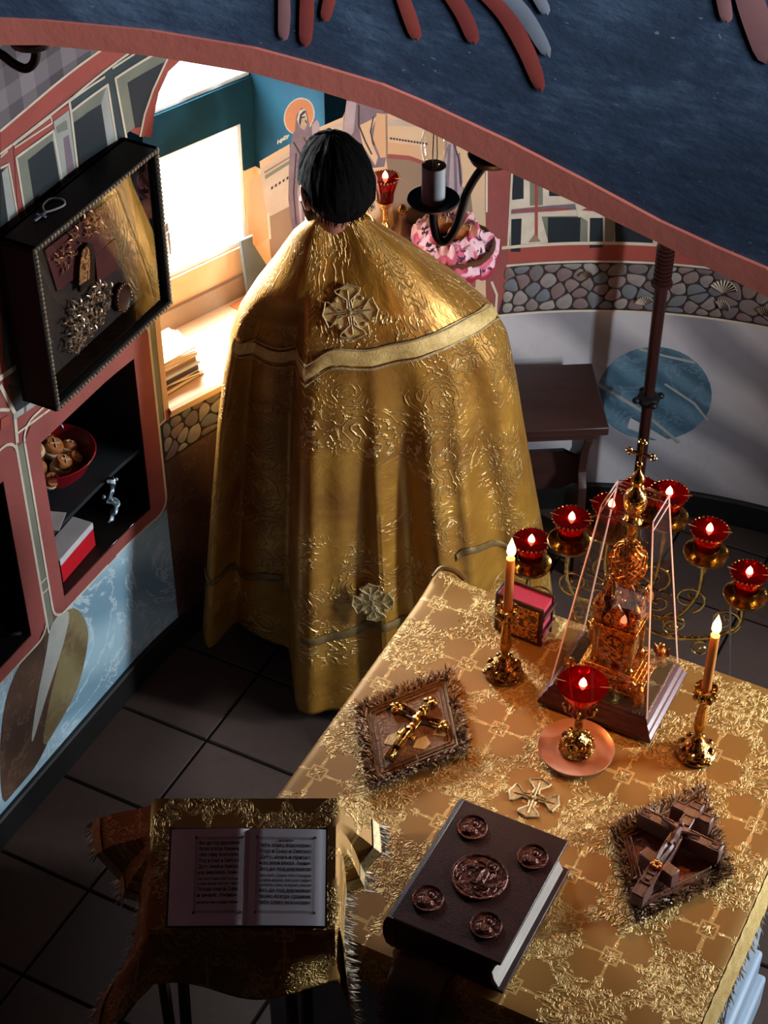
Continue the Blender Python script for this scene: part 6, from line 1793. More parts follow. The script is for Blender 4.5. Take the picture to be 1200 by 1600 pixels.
bk = thing('bread_basket', 'round basket lined with crumpled pink flowered cloth', 'basket', (p.x, p.y, p.z))
mb = MB()
for j in range(7):
    r_ = 0.085 + 0.005 * j; mb.tube([(r_ * math.cos(2 * PI * i / 30), r_ * math.sin(2 * PI * i / 30), 0.006 + 0.011 * j + 0.003 * (i % 2)) for i in range(30)], 0.0055, 6, closed=True)
mb.lathe([(0.0, 0.002), (0.085, 0.002), (0.085, 0.005), (0.0, 0.005)], 24); mb.build('wicker', 'brown_bottle', bk)
def nap(u, v):
    a = 2 * PI * u; k = noise.noise(Vector((math.cos(a) * 2.2, math.sin(a) * 2.2, v * 2.5))); k2 = noise.noise(Vector((math.cos(a) * 6, math.sin(a) * 6, v * 6 + 3)))
    k3 = abs(noise.noise(Vector((math.cos(a) * 4.5 + 7, math.sin(a) * 4.5, v * 4.0))))
    r_ = 0.040 + 0.082 * v + 0.012 * k + 0.008 * k2
    z_ = 0.088 + 0.022 * math.sin(min(v * 1.6, 1.0) * PI) - 0.060 * max(0, v - 0.62) / 0.38 + 0.018 * k * (0.4 + v) + 0.008 * k2 + 0.05 * k3 * (1 - 0.5 * v)
    return (r_ * math.cos(a), r_ * math.sin(a), z_)
mb = MB(); mb.grid(nap, 72, 16); mb.build('napkin', 'pink_cloth', bk, solid=0.0015)
mb = MB(); mb.grid(lambda u, v: tuple(Vector(nap(u, 0.92 + 0.09 * v)) * 1.0 + Vector((0, 0, -0.003 - 0.008 * v))), 72, 2); mb.build('napkin_hem', 'crimson_cloth', bk, solid=0.0015)
for dx, dy, lab in ((0.030, -0.020, 'brown loaf showing in the pink lined basket'), (-0.03, 0.02, 'loaf half hidden at the back of the pink lined basket')):
    lf = thing('bread_loaf', lab, 'bread', (p.x + dx, p.y + dy, p.z + 0.112))
    mb = MB(); mb.ball((0, 0, 0.005), (0.040, 0.028, 0.022), 16, 10); mb.build('crust', 'bread_crust', lf); mb = MB()
    for q in (-0.018, 0.0, 0.018): mb.tube([(q, -0.016, 0.021), (q + 0.003, 0, 0.0265), (q, 0.016, 0.021)], 0.0018, 5)
    mb.build('score_marks', 'bread_white', lf)
p = W(0.668, SILL_Z + 0.002, 0.0)
bp = wl(0.240, 0.195, SILL_Z + 0.001)
bd = thing('slate_board', 'dark grey board standing at the right end of the window sill', 'board', bp, WR - 0.05, rot=None)
mb = MB(); mb.M = Matrix.Rotation(-0.12, 4, 'X'); mb.box(-0.042, 0.042, -0.006, 0.006, 0.002, 0.205); mb.build('panel', 'slate_board', bd, bevel=0.001)
mb = MB(); mb.M = Matrix.Rotation(0.45, 4, 'X'); mb.box(-0.01, 0.01, 0.014, 0.018, 0.006, 0.15); mb.build('strut', 'slate_board', bd)

# ---- lectern with its cloth and the open service book
LA = atz(235, 1247, 1.30); LB = atz(530, 1249, 1.30); LC = atz(530, 1452, 1.20); LD = atz(235, 1454, 1.20)
lc = (LA + LB + LC + LD) / 4
lect = thing('folding_lectern', 'folding wooden lectern with slanted top at the near corner of the altar', 'lectern', (lc.x, lc.y, 0))
ux = Vector((1, 0, 0)); uw = Vector((0, LA.y - LD.y, LA.z - LD.z)); HWL = uw.length / 2; uw.normalize(); un = ux.cross(uw)
HUL = (LB.x - LA.x) / 2 * 0.985; LZ = lc.z
LM = Matrix(((ux.x, uw.x, un.x, 0), (ux.y, uw.y, un.y, 0), (ux.z, uw.z, un.z, LZ), (0, 0, 0, 1)))
mb = MB(); mb.M = LM; mb.box(-HUL + 0.008, HUL - 0.008, -HWL + 0.008, HWL - 0.008, -0.022, -0.008); mb.build('desk_board', 'dark_wood', lect, bevel=0.003)
mb = MB(); mb.M = LM; mb.box(-HUL + 0.01, HUL - 0.01, -HWL + 0.010, -HWL + 0.020, -0.034, -0.022); mb.build('front_rail', 'dark_wood', lect, bevel=0.002)
for sx in (-HUL + 0.02, HUL - 0.075):
    for s in (-1, 1):
        a = Vector((sx + (0.012 if s > 0 else -0.012), s * (HWL - 0.045), LZ - 0.035 + s * 0.03)); b = Vector((sx + (0.012 if s > 0 else -0.012), -0.24 if s > 0 else -0.06, 0.0))
        mb = MB(); mb.tube([b, a], 0.0105, 6); mb.build('leg', 'dark_wood', lect)
for y_, z_ in ((-0.205, 0.16), (-0.065, 0.16)):
    mb = MB(); mb.tube([(-HUL + 0.02, y_, z_), (HUL - 0.075, y_, z_)], 0.008, 6); mb.build('stretcher', 'dark_wood', lect)
lcl = thing('lectern_cloth', 'gold brocade cloth draped over the folding lectern with fringed ends', 'cloth', (lc.x, lc.y, 0))
EU0, EU1, EW0, EW1 = 0.150, 0.115, 0.125, 0.030
def lcl_fn(p, q):
    u = -HUL - EU0 + p * (2 * HUL + EU0 + EU1); w_ = -HWL - EW0 + q * (2 * HWL + EW0 + EW1)
    uc = max(-HUL, min(HUL, u)); wc = max(-HWL, min(HWL, w_)); du = u - uc; dw = w_ - wc
    P0 = Vector((0, 0, LZ)) + ux * uc + uw * wc + un * 0.004
    wav = noise.noise(Vector((u * 7, w_ * 7, 1.5)))
    if du:
        k = abs(du); s = 1 if du > 0 else -1
        flare = 0.42 if w_ > HWL * 0.2 else (0.25 if s < 0 else 0.16)
        if s < 0: flare += 0.35 * max(0.0, -w_ / HWL) * 0.6
        P0 += Vector((s * k * flare, 0.02 * wav, -k * 0.90)) + Vector((s * 0.02 * wav * k * 8, 0, 0))
        if w_ > HWL * 0.5: P0 += Vector((s * k * 0.25, 0.10 * k, 0.25 * k))
    if dw < 0:
        k = -dw; P0 += Vector((0, -k * (0.30 + 0.22 * math.sin(u * 21 + 0.6)), -k * 0.93))
        P0 += Vector((0, 0.0, 0.022 * math.sin(u * 20) * k / EW0))
    if dw > 0: P0 += Vector((0, dw * 0.25, -dw * 0.9))
    P0 += un * 0.0012 * wav
    return P0
mb = MB(); mb.grid(lcl_fn, 72, 60, lambda p, q: (p * (2 * HUL + EU0 + EU1), q * (2 * HWL + EW0 + EW1)))
mb.build('cloth', 'gold_brocade', lcl, solid=0.002)
fringe('fringe', 'fringe_silver', lcl, lambda t: lcl_fn(0.0, t), lambda t: (-0.55, 0.1, -0.75), 0.022, 260, 0.0013, 0.7, 21)
fringe('fringe', 'fringe_silver', lcl, lambda t: lcl_fn(1.0, t), lambda t: (0.75, 0.1, -0.55), 0.022, 260, 0.0013, 0.7, 22)
mb = MB(); mb.grid(lambda u, v: Vector(lcl_fn(0.955 + 0.04 * v, u)) + un * 0.003, 50, 4); mb.build('braid', 'silver_braid', lcl)
mb = MB(); mb.grid(lambda u, v: Vector(lcl_fn(0.035 * v + 0.003, u)) + un * 0.003 + Vector((-0.002, 0, 0)), 50, 4); mb.build('braid', 'silver_braid', lcl)
# the service book
def on_desk(px, py, lift=0.008):
    r = ray(px, py); base = Vector((lc.x, lc.y, LZ)) + un * lift; t = (base - CAM).dot(un) / r.dot(un); p = CAM + r * t - Vector((lc.x, lc.y, LZ)); return p.dot(ux), p.dot(uw)
bxy = [on_desk(*q) for q in ((268, 1295), (510, 1298), (507, 1458), (262, 1457), (391, 1296), (386, 1457))]
bx0, bx1 = (bxy[0][0] + bxy[3][0]) / 2, (bxy[1][0] + bxy[2][0]) / 2; bw0, bw1 = (bxy[2][1] + bxy[3][1]) / 2, (bxy[0][1] + bxy[1][1]) / 2; bm_ = (bxy[4][0] + bxy[5][0]) / 2
bw0 = max(bw0, -HWL + 0.006)
bkc = Vector((lc.x, lc.y, LZ)) + ux * bm_ + uw * ((bw0 + bw1) / 2) + un * 0.0072
sbk = thing('open_service_book', 'open white service book with framed Slavonic text on the lectern', 'book', bkc)
sbk.rotation_euler = Matrix((ux, uw, un)).transposed().to_euler()
hl = (bw1 - bw0) / 2; wl_, wr_ = bm_ - bx0, bx1 - bm_
mb = MB(); mb.box(-wl_ - 0.003, wr_ + 0.003, -hl - 0.003, hl + 0.003, 0.0, 0.0015); mb.build('cover', 'fresco_dark', sbk)
def page_z(x, w_): k = abs(x) / w_; return 0.0015 + 0.0085 * (1 - k) ** 0.55 * min(1.0, k * 9 + 0.25) + 0.003 * (1 - k)
for s, w_ in ((-1, wl_), (1, wr_)):
    mb = MB(); n = 16; vs = []; fs = []
    for i in range(n + 1):
        x = s * w_ * i / n; z = page_z(x, w_)
        vs += [(x, -hl, z), (x, hl, z), (x, -hl, 0.0015), (x, hl, 0.0015)]
    for i in range(n):
        a, b = 4 * i, 4 * i + 4; q = [(a, b, b + 1, a + 1), (a + 2, b + 2, b, a), (a + 1, b + 1, b + 3, a + 3)]
        fs += q if s > 0 else [f_[::-1] for f_ in q]
    fs.append((4 * n, 4 * n + 2, 4 * n + 3, 4 * n + 1) if s > 0 else (4 * n + 1, 4 * n + 3, 4 * n + 2, 4 * n))
    mb.add(vs, fs); pg = mb.build('page', 'paper', sbk)
    # printed frame
    mb = MB(); m0, m1 = w_ * (0.10 if s > 0 else 0.08), w_ * (0.86 if s > 0 else 0.68)
    def strip(x0_, x1_, y0_, y1_):
        k = 8; 
        for i in range(k):
            xa, xb = x0_ + (x1_ - x0_) * i / k, x0_ + (x1_ - x0_) * (i + 1) / k
            za, zb = page_z(xa, w_) + 0.0004, page_z(xb, w_) + 0.0004
            mb.add([(s * xa, y0_, za), (s * xb, y0_, zb), (s * xb, y1_, zb), (s * xa, y1_, za)], [(0, 1, 2, 3)] if s > 0 else [(3, 2, 1, 0)])
    yb, yt = -hl * 0.74, hl * 0.82
    for o_ in (0.0, 0.0022):
        strip(m0 + o_, m1 - o_, yt - o_ - 0.0006, yt - o_); strip(m0 + o_, m1 - o_, yb + o_, yb + o_ + 0.0006)
        strip(m0 + o_, m0 + o_ + 0.0006, yb, yt); strip(m1 - o_ - 0.0006, m1 - o_, yb, yt)
    for cx_ in (m0, m1):
        for cy_ in (yb, yt): strip(cx_ - 0.002, cx_ + 0.002, cy_ - 0.002, cy_ + 0.002)
    mb.build('page_border', 'ink_red', pg, smooth=False)
    # lines of text
    L_big = ['Яко да под державою', 'твоею всегда храними,', 'тебе славу возсылаем,', 'Отцу и Сыну и Святому', 'Духу, ныне и присно,', 'и во веки веков. Аминь.']
    L_sm = ['Лик поет: Слава тебе Господи,', 'и паки иерей глаголет тайно', 'молитву сию, и кадит святая']
    rows = []
    y = yt - 0.012
    if s > 0: rows.append(('Молитва', 0.0052, yt - 0.007, 'ink_grey')); y = yt - 0.016
    for l in (L_big if s < 0 else L_big[2:] + L_big[:1]): rows.append((l, 0.0078, y, 'ink')); y -= 0.0098
    for l in (L_sm[:2] if s < 0 else L_sm): rows.append((l, 0.0052, y, 'ink_grey')); y -= 0.0078
    y -= 0.002
    for l in (['Господи помилуй. Слава,', 'и ныне. Аминь.'] if s < 0 else L_big[:4]):
        rows.append((l, 0.0078, y, 'ink')); y -= 0.0098
        if y < yb + 0.012: break
    if y > yb + 0.012: rows.append((L_sm[2], 0.0050, y - 0.001, 'ink_red'))
    for mname in ('ink', 'ink_grey', 'ink_red'):
        mb = MB(); xa = m0 + 0.005; width = m1 - m0 - 0.010
        for txt, size, yy, mm in rows:
            if mm != mname: continue
            cu = bpy.data.curves.new('line', 'FONT'); cu.body = txt; cu.size = size * 1.12; cu.resolution_u = 1; cu.offset = 0.00022
            ob = bpy.data.objects.new('line', cu); COL.objects.link(ob); dg = bpy.context.evaluated_depsgraph_get()
            me = ob.evaluated_get(dg).to_mesh(); xs = [v.co.x for v in me.vertices] or [0]
            full = len(txt) > 12; k = (width / max(1e-5, max(xs) - min(xs))) if full else 1.0; k = min(k, 1.25)
            ox = xa if s > 0 else -(m1 - 0.005)
            if not full: ox += (width - (max(xs) - min(xs))) / 2 if s > 0 else 0
            vs = [(ox + (v.co.x - min(xs)) * k, yy + v.co.y, page_z(abs(ox + (v.co.x - min(xs)) * k), w_) + 0.0004) for v in me.vertices]
            mb.add(vs, [tuple(p_.vertices) for p_ in me.polygons])
            ob.evaluated_get(dg).to_mesh_clear(); bpy.data.objects.remove(ob); bpy.data.curves.remove(cu)
        if mb.v: tag(mb.build('printed_text', mname, pg, smooth=False), kind='stuff')

# ================================================================== THE PRIEST
YC = 3.62
def zy(py, y=YC): return aty(600, py, y).z
def xpx(px, py, y=YC): return aty(px, py, y).x
pr_root = Vector((xpx(570, 960), YC, 0))
priest = thing('person', 'priest seen from behind in a long gold brocade phelonion facing the apse', 'person', (pr_root.x, pr_root.y, 0))
# body: one continuous figure grown on a skeleton
def skin_body():
    J = {'pelvis': (0, 0, 0.90), 'waist': (0, 0.01, 1.06), 'chest': (0, 0.0, 1.20), 'neckb': (-0.028, 0.0, 1.35), 'neck': (-0.04, 0.0, 1.43)}
    rad = {'pelvis': 0.135, 'waist': 0.125, 'chest': 0.115, 'neckb': 0.062, 'neck': 0.055}
    E_ = [('pelvis', 'waist'), ('waist', 'chest'), ('chest', 'neckb'), ('neckb', 'neck')]
    for s, n_ in ((-1, 'l'), (1, 'r')):
        J.update({'sh' + n_: (s * 0.130, 0.0, 1.175), 'el' + n_: (s * 0.215, 0.05, 0.99), 'wr' + n_: (s * 0.11, 0.165, 1.08), 'pa' + n_: (s * 0.07, 0.215, 1.12),
                  'hip' + n_: (s * 0.085, 0, 0.86), 'kn' + n_: (s * 0.09, -0.01, 0.47), 'an' + n_: (s * 0.095, 0.02, 0.09), 'toe' + n_: (s * 0.11, 0.16, 0.035)})
        rad.update({'sh' + n_: 0.050, 'el' + n_: 0.044, 'wr' + n_: 0.028, 'pa' + n_: 0.032, 'hip' + n_: 0.088, 'kn' + n_: 0.060, 'an' + n_: 0.042, 'toe' + n_: 0.034})
        E_ += [('chest', 'sh' + n_), ('sh' + n_, 'el' + n_), ('el' + n_, 'wr' + n_), ('wr' + n_, 'pa' + n_), ('pelvis', 'hip' + n_), ('hip' + n_, 'kn' + n_), ('kn' + n_, 'an' + n_), ('an' + n_, 'toe' + n_)]
        for f_ in range(5):
            nm = 'f%d%s' % (f_, n_); px_, py_, pz_ = J['pa' + n_]
            if f_ == 4:
                ch = [(px_ - s * 0.030, py_ + 0.012, pz_ + 0.012), (px_ - s * 0.045, py_ + 0.035, pz_ + 0.012)]
            else:
                o_ = (f_ - 1.5) * 0.018; ln = (0.055, 0.066, 0.062, 0.048)[f_]
                ch = [(px_ - s * 0.01 + s * o_, py_ + 0.035, pz_ + 0.002), (px_ - s * 0.015 + s * o_, py_ + 0.035 + ln * 0.6, pz_ - 0.008), (px_ - s * 0.018 + s * o_, py_ + 0.035 + ln * 0.85, pz_ - 0.026)]
            prev = 'pa' + n_
            for j, c_ in enumerate(ch):
                k_ = nm + str(j); J[k_] = c_; rad[k_] = 0.0088 - 0.0008 * j; E_.append((prev, k_)); prev = k_
    names = list(J); me = bpy.data.meshes.new('body')
    me.from_pydata([J[n_] for n_ in names], [(names.index(a), names.index(b)) for a, b in E_], [])
    o = bpy.data.objects.new('body', me); COL.objects.link(o); o.parent = priest
    sm_ = o.modifiers.new('skin', 'SKIN'); sm_.use_smooth_shade = True
    lay = me.skin_vertices[0].data if me.skin_vertices else None
    if lay is None:
        bm = bmesh.new(); bm.from_mesh(me); bm.verts.layers.skin.verify(); bm.to_mesh(me); bm.free(); lay = me.skin_vertices[0].data
    for i, n_ in enumerate(names):
        lay[i].radius = (rad[n_], rad[n_] * (0.8 if n_ in ('pelvis', 'waist', 'chest') else 1.0)); lay[i].use_root = (n_ == 'pelvis')
    ss = o.modifiers.new('sub', 'SUBSURF'); ss.levels = 1; ss.render_levels = 1
    me.materials.append(M['skin']); return o
skin_body()
# head: sphere shaped into skull, brow, nose, jaw; turned a little to the left and bowed
HC = aty(525, 288, YC - 0.035) - pr_root
def head_pt(a, b, k=1.0):
    x, y, z = math.cos(a) * math.cos(b), math.sin(a) * math.cos(b), math.sin(b)
    v = Vector((x * 0.074, y * 0.094, z * 0.112))
    if z < -0.2: v.x *= 1 - 0.25 * (-z - 0.2); v.y *= (1 - 0.12 * (-z - 0.2)) if y > 0 else (1 - 0.45 * (-z - 0.2))
    f = max(0.0, y) ** 6
    v.y += 0.016 * f * math.exp(-((z + 0.05) / 0.18) ** 2) * math.exp(-(x / 0.16) ** 2) * 1.6
    v.y -= 0.006 * f * math.exp(-((z - 0.12) / 0.10) ** 2) * (math.exp(-((abs(x) - 0.38) / 0.16) ** 2))
    v.y += 0.006 * f * math.exp(-((z + 0.38) / 0.09) ** 2) * math.exp(-(x / 0.3) ** 2)
    return v * k
HR = Matrix.Translation(HC) @ Matrix.Rotation(0.42, 4, 'Z') @ Matrix.Rotation(-0.16, 4, 'X')
hd = MB(); hd.M = HR; hd.grid(lambda u, v: head_pt(2 * PI * u, -PI / 2 + PI * v), 48, 32)
hd.tube([(0, 0.004, -0.065), (0.0, 0.026, -0.115), (0.0, 0.045, -0.155)], [0.054, 0.048, 0.044], 18)
head = hd.build('head', 'skin', priest, label='head turned slightly left')
for s in (-1, 1):
    mb = MB(); mb.M = HR @ Matrix.Translation((s * 0.075, -0.008, -0.012)) @ Matrix.Rotation(s * 0.35, 4, 'Z')
    mb.ball((0, 0, 0), (0.009, 0.020, 0.032), 12, 8); mb.tube(spline([(s * 0.006, 0.012, -0.010), (s * 0.010, 0.014, 0.014), (s * 0.011, 0.0, 0.028), (s * 0.011, -0.016, 0.016), (s * 0.008, -0.014, -0.008), (s * 0.004, -0.004, -0.026)], 4), 0.004, 6)
    mb.build('ear', 'skin', head)
    mb = MB(); mb.M = HR; mb.ball((s * 0.028, 0.082, 0.012), 0.011, 10, 8); mb.build('eye', 'paper', head)
    mb = MB(); mb.M = HR; mb.ball((s * 0.028, 0.0915, 0.012), (0.0045, 0.003, 0.0045), 8, 6); mb.build('iris', 'fresco_dark', head)
    mb = MB(); mb.M = HR; mb.tube(spline([(s * 0.014, 0.094, 0.030), (s * 0.030, 0.092, 0.034), (s * 0.045, 0.080, 0.028)], 4), 0.004, 6); mb.build('eyebrow', 'hair', head)
mb = MB(); mb.M = HR; mb.tube([(-0.020, 0.083, -0.048), (0, 0.089, -0.047), (0.020, 0.083, -0.048)], [0.003, 0.005, 0.003], 8); mb.build('mouth', 'crimson_cloth', head)
# hair: thick cap with strands, fringe behind down to the nape
def hair_pt(u, v):
    a = 2 * PI * u; front = max(0.0, math.sin(a)); back = max(0.0, -math.sin(a)); side = abs(math.cos(a))
    b0 = -0.62 * back + 0.02 * side * 0.2 + 0.55 * front - 0.22 * side
    b = b0 + (PI / 2 - b0) * v
    n_ = noise.noise(Vector((math.cos(a) * 5, math.sin(a) * 5, b * 1.5))); n2 = noise.noise(Vector((math.cos(a) * 22, math.sin(a) * 22, b * 3)))
    p = head_pt(a, b); l = p.length; edge = min(1.0, v * 5 + 0.25)
    return p * ((l + (0.013 + 0.004 * n_ + 0.003 * n2) * edge) / l)
mb = MB(); mb.M = HR; mb.grid(hair_pt, 110, 26); hr = mb.build('hair', 'hair', priest)
rnd = random.Random(5); mb = MB(); mb.M = HR
for i in range(900):
    u = rnd.random(); v = rnd.uniform(0.0, 0.9); a = 2 * PI * u
    p = Vector(hair_pt(u, v)); q = Vector(hair_pt(u + rnd.uniform(-0.02, 0.02), max(0.0, v - 0.22))); d_ = q - p
    if v < 0.2: q = p + Vector((rnd.uniform(-0.006, 0.006), rnd.uniform(-0.006, 0.006), -0.016)); 
    o_ = p.normalized() * 0.0025; side = (q - p).cross(p).normalized() * 0.0011
    mid = (p + q) / 2 + o_ * 1.6; mb.add([p - side, p + side, mid + side, mid - side, q + o_ * 0.8], [(0, 1, 2, 3), (3, 2, 4)])
o = mb.build('hair_strands', 'hair', priest, smooth=False); o['kind'] = 'stuff'
mb = MB(); mb.M = HR
def beard_pt(u, v):
    a = PI * (0.07 + 0.86 * u); b = -0.25 - 0.85 * v; p = head_pt(a, b); k = noise.noise(Vector((u * 9, v * 5, 0))); l = p.length
    return p * ((l + 0.008 + 0.014 * v + 0.004 * k) / l) + Vector((0, 0, -0.02 * v))
mb.grid(beard_pt, 36, 12); mb.build('beard', 'beard', priest, solid=0.006)
mb = MB()
for s in (-1, 1): mb.tube(spline([(s * 0.095, -0.06, 0.05), (s * 0.10, 0.04, 0.055), (s * 0.11, 0.14, 0.045), (s * 0.112, 0.19, 0.035)], 4), [0.038] * 5 + [0.046] * 5 + [0.034] * 3, 10)
mb.build('shoes', 'shoe', priest)
# cassock under the vestment
mb = MB(); mb.lathe([(0.15, 0.06), (0.14, 0.5), (0.10, 0.95), (0.10, 1.2)], 28, (0.0, -0.02, 0)); mb.build('cassock', 'cassock', priest)

# the vestment: silhouette read from the photograph row by row
ROWS = [(350, 478, 584), (357, 470, 592), (368, 455, 612), (384, 443, 640), (405, 428, 672), (440, 400, 722), (480, 374, 768), (520, 360, 793), (580, 350, 806), (650, 341, 817), (740, 334, 833), (830, 327, 849), (900, 322, 860), (962, 318, 868)]
PR = []
for py, l_, r_ in ROWS:
    PR.append((zy(py), xpx(l_, py), xpx(r_, py)))
zs = [p_[0] for p_ in PR]
def row(z):
    if z >= zs[0]: return PR[0][1], PR[0][2]
    for i in range(len(PR) - 1):
        if zs[i + 1] <= z <= zs[i]:
            t = (zs[i] - z) / (zs[i] - zs[i + 1]); return PR[i][1] + (PR[i + 1][1] - PR[i][1]) * t, PR[i][2] + (PR[i + 1][2] - PR[i][2]) * t
    return PR[-1][1], PR[-1][2]
ZT, ZB = zs[0] + 0.004, 0.085
def sstep(a, b, x): t = max(0.0, min(1.0, (x - a) / (b - a))); return t * t * (3 - 2 * t)
def gauss(x, c_, w_): return math.exp(-((x - c_) / w_) ** 2)
def robe(u, v, lift=0.0):
    """u: 0..1 from the left side round the back to the right side, 1..2 round the front"""
    z = ZT + (ZB - ZT) * v
    xl, xr = row(z); cx_, hw = (xl + xr) / 2, (xr - xl) / 2
    low = sstep(1.30, 0.45, z)
    dback = 0.085 + 0.10 * sstep(1.42, 1.15, z) + 0.16 * sstep(1.2, 0.15, z)
    dfront = 0.07 + 0.04 * sstep(1.42, 1.15, z) + 0.01 * sstep(1.2, 0.2, z)
    a = PI * u; cc, ss = -math.cos(a), math.sin(a)
    x = cx_ + (hw + lift) * (abs(cc) ** 0.92) * (1 if cc > 0 else -1)
    if u <= 1.0:
        y = YC - (dback + lift) * (abs(ss) ** 0.85)
        n_ = (x - xl) / (xr - xl)
        fold = 0.0
        fold += 0.225 * (1 - sstep(0.240, 0.280, n_)) * sstep(0.0, 0.10, n_) * (0.45 * sstep(1.26, 1.12, z) + 0.55 * low)   # the left third hangs far back
        fold += 0.050 * gauss(n_, 0.60, 0.055) * low + 0.030 * gauss(n_, 0.47, 0.05) * low
        fold -= 0.040 * gauss(n_, 0.70, 0.045) * low + 0.030 * gauss(n_, 0.79, 0.03) * low
        fold += 0.050 * gauss(n_, 0.87, 0.05) * low
        fold -= 0.014 * gauss(n_, 0.52, 0.02) * low
        fold -= 0.025 * gauss(n_, 0.315, 0.035) * low
        fold += 0.012 * noise.noise(Vector((n_ * 6, z * 2.2, 0.3))) * (0.4 + low)
        y += fold
        # soft hollow between the shoulder blades
        y += 0.022 * gauss(n_, 0.42, 0.16) * gauss(z, 1.30, 0.10)
    else:
        y = YC + (dfront + lift) * (abs(ss) ** 0.85) + 0.02 * math.sin(u * 30) * low
        if z < 0.72: pass
    if u <= 1.0: z += 0.084 * ss * sstep(0.26, 0.0, v) ** 1.3
    return Vector((x - pr_root.x, y - pr_root.y, z))
def hem_z(u): return 0.0
phel = MB()
NU, NV = 150, 110
def rb_uv(u, v): return (u * 1.05, v * (ZT - ZB))
phel.grid(lambda u, v: robe(u * 2, v), NU * 2, NV, lambda u, v: (u * 2.1, (1 - v) * (ZT - ZB)), flip=True)
vest = phel.build('phelonion', 'vestment_gold', priest, label='gold brocade vestment', solid=0.004)
# yoke: cover of the shoulders with its broad braid
def yoke_v(u, k):
    """lower edge of the yoke from the photograph: higher at the right shoulder"""
    pts = [(-0.02, 0.985), (0.06, 0.985), (0.20, 0.93), (0.45, 0.925), (0.65, 0.965), (0.85, 1.035), (1.0, 1.08), (1.02, 1.08)]
    return k
def at_pix(px, py):                # parameters (u, v) of the robe's back seen at a pixel
    best = None
    for i in range(81):
        u = i / 80
        for j in range(61):
            v = j / 60; p_ = robe(u, v) + pr_root; d_ = p_ - CAM; zc_ = d_.dot(FWD); X_ = 600 + FOC * d_.x / zc_; Y_ = 800 - FOC * d_.dot(UPV) / zc_
            e_ = (X_ - px) ** 2 + (Y_ - py) ** 2
            if best is None or e_ < best[0]: best = (e_, u, v)
    e_, u0, v0 = best
    for step in (0.006, 0.002, 0.0007):
        for _ in range(12):
            imp = False
            for du, dv in ((step, 0), (-step, 0), (0, step), (0, -step)):
                u, v = min(1, max(0, u0 + du)), min(1, max(0, v0 + dv)); p_ = robe(u, v) + pr_root; d_ = p_ - CAM; zc_ = d_.dot(FWD); X_ = 600 + FOC * d_.x / zc_; Y_ = 800 - FOC * d_.dot(UPV) / zc_
                q_ = (X_ - px) ** 2 + (Y_ - py) ** 2
                if q_ < e_: e_, u0, v0, imp = q_, u, v, True
            if not imp: break
    return u0, v0
def robe_path(pix, k=8):
    uv = spline([(*at_pix(*q), 0) for q in pix], k); return [(p_.x, p_.y) for p_ in uv]
def rnormal(u, v):
    e = 0.004; a = robe(min(1.99, u + e), v) - robe(max(0.0, u - e), v); b = robe(u, min(1, v + e)) - robe(u, max(0, v - e)); n_ = b.cross(a)
    return n_.normalized() if n_.length > 1e-9 else Vector((0, -1, 0))
def band(path, width, lift, m, nm, parent=vest, label=None, prof=None):
    """a braid laid on the robe along a path of (u, v); width in metres, downwards"""
    mb = MB(); n = len(path); rows_ = 5; vs = []; uvs = []
    for i, (u, v) in enumerate(path):
        nn = rnormal(u, v)
        if nn.y > 0.2: nn = -nn
        for j in range(rows_):
            t = j / (rows_ - 1) - 0.5; dv = t * width / (ZT - ZB); p_ = robe(u, min(1, max(0, v + dv))) + nn * (lift + 0.0025 * math.cos(t * PI)); vs.append(p_)
    fs = [(i * rows_ + j, i * rows_ + j + 1, (i + 1) * rows_ + j + 1, (i + 1) * rows_ + j) for i in range(n - 1) for j in range(rows_ - 1)]
    mb.add(vs, fs); return mb.build(nm, m, parent, label=label)
yk = [(366, 536), (400, 543), (450, 556), (510, 562), (570, 560), (630, 548), (690, 530), (735, 508), (766, 488), (782, 478)]
band(robe_path(yk), 0.034, 0.004, 'gold_trim', 'yoke_braid')
band(robe_path([(q[0], q[1] + 16) for q in yk]), 0.006, 0.004, 'silver_braid', 'yoke_piping')
band(robe_path([(q[0], q[1] - 13) for q in yk]), 0.005, 0.004, 'silver_braid', 'yoke_piping')
hm = [(470, 995), (500, 1000), (530, 992), (560, 982), (590, 976), (620, 972), (648, 968)]
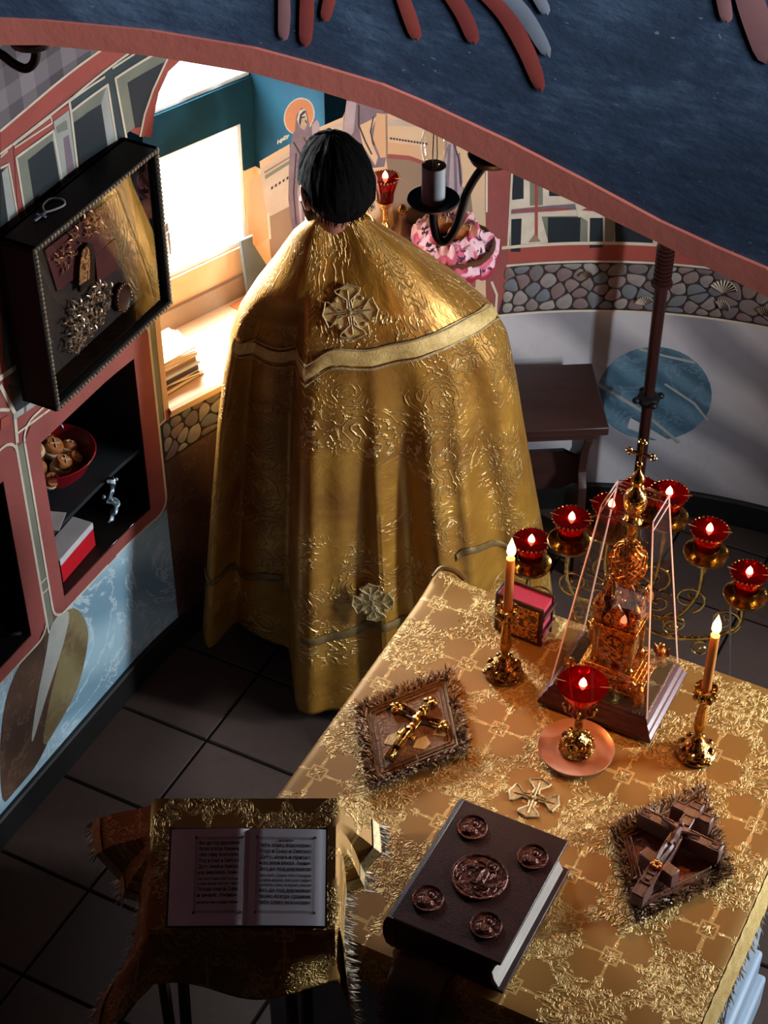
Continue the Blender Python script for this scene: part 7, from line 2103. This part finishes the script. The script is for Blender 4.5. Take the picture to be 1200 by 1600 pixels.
band(robe_path(hm), 0.026, 0.004, 'dull_trim', 'hem_braid')
band(robe_path([(712, 872), (735, 860), (760, 852), (790, 852), (815, 858), (835, 868)]), 0.020, 0.004, 'dull_trim', 'hem_braid')
band(robe_path([(322, 890), (350, 893), (380, 897), (410, 900), (440, 903)]), 0.022, 0.004, 'dull_trim', 'hem_braid')
def vest_cross(px, py, R_, label, rot=0.0, star=False):
    u0, v0 = at_pix(px, py); c_ = robe(u0, v0); nn = rnormal(u0, v0)
    if nn.y > 0: nn = -nn
    if star: nn = Vector((-0.15, -1, 0.22)).normalized(); c_ = c_ + Vector((0, -0.022, 0))
    mb = MB(); appliance(mb, R_, R_ * 0.10, R_ * 0.42, 0.0022, 0.004, (0, 0))
    for k in range(8):
        a = PI / 8 + k * PI / 4; r0, r1 = R_ * 0.12, R_ * (0.62 if not star else 0.85)
        mb.tube([(r0 * math.cos(a), r0 * math.sin(a), 0.004), (r1 * math.cos(a), r1 * math.sin(a), 0.003)], 0.0016, 5)
    for k in range(4):
        a = PI / 4 + k * PI / 2; mb.ball((R_ * 0.66 * math.cos(a), R_ * 0.66 * math.sin(a), 0.003), (0.006, 0.006, 0.003), 8, 5)
    o = mb.build('vestment_cross', 'silver_braid', vest, label=label)
    mb = MB(); pts = []
    for k in range(32):
        a = 2 * PI * k / 32; r = R_ * (0.84 + 0.16 * math.cos(4 * a) + 0.05 * math.cos(8 * a)); pts.append((r * math.cos(a), r * math.sin(a)))
    mb.prism(pts, 0.0008, 0.0024); mb.build('cross_backing', 'gold_trim', o)
    zax = nn; xax = Vector((1, 0, 0)); xax = (xax - zax * xax.dot(zax)).normalized(); yax = zax.cross(xax)
    Mr = Matrix((xax, yax, zax)).transposed().to_4x4() @ Matrix.Rotation(rot, 4, 'Z')
    o.matrix_local = Matrix.Translation(c_ + nn * 0.004) @ Mr
vest_cross(548, 487, 0.066, 'silver braid cross between the shoulders', 0.12)
vest_cross(583, 930, 0.055, 'silver braid star near the hem', 0.2, True)
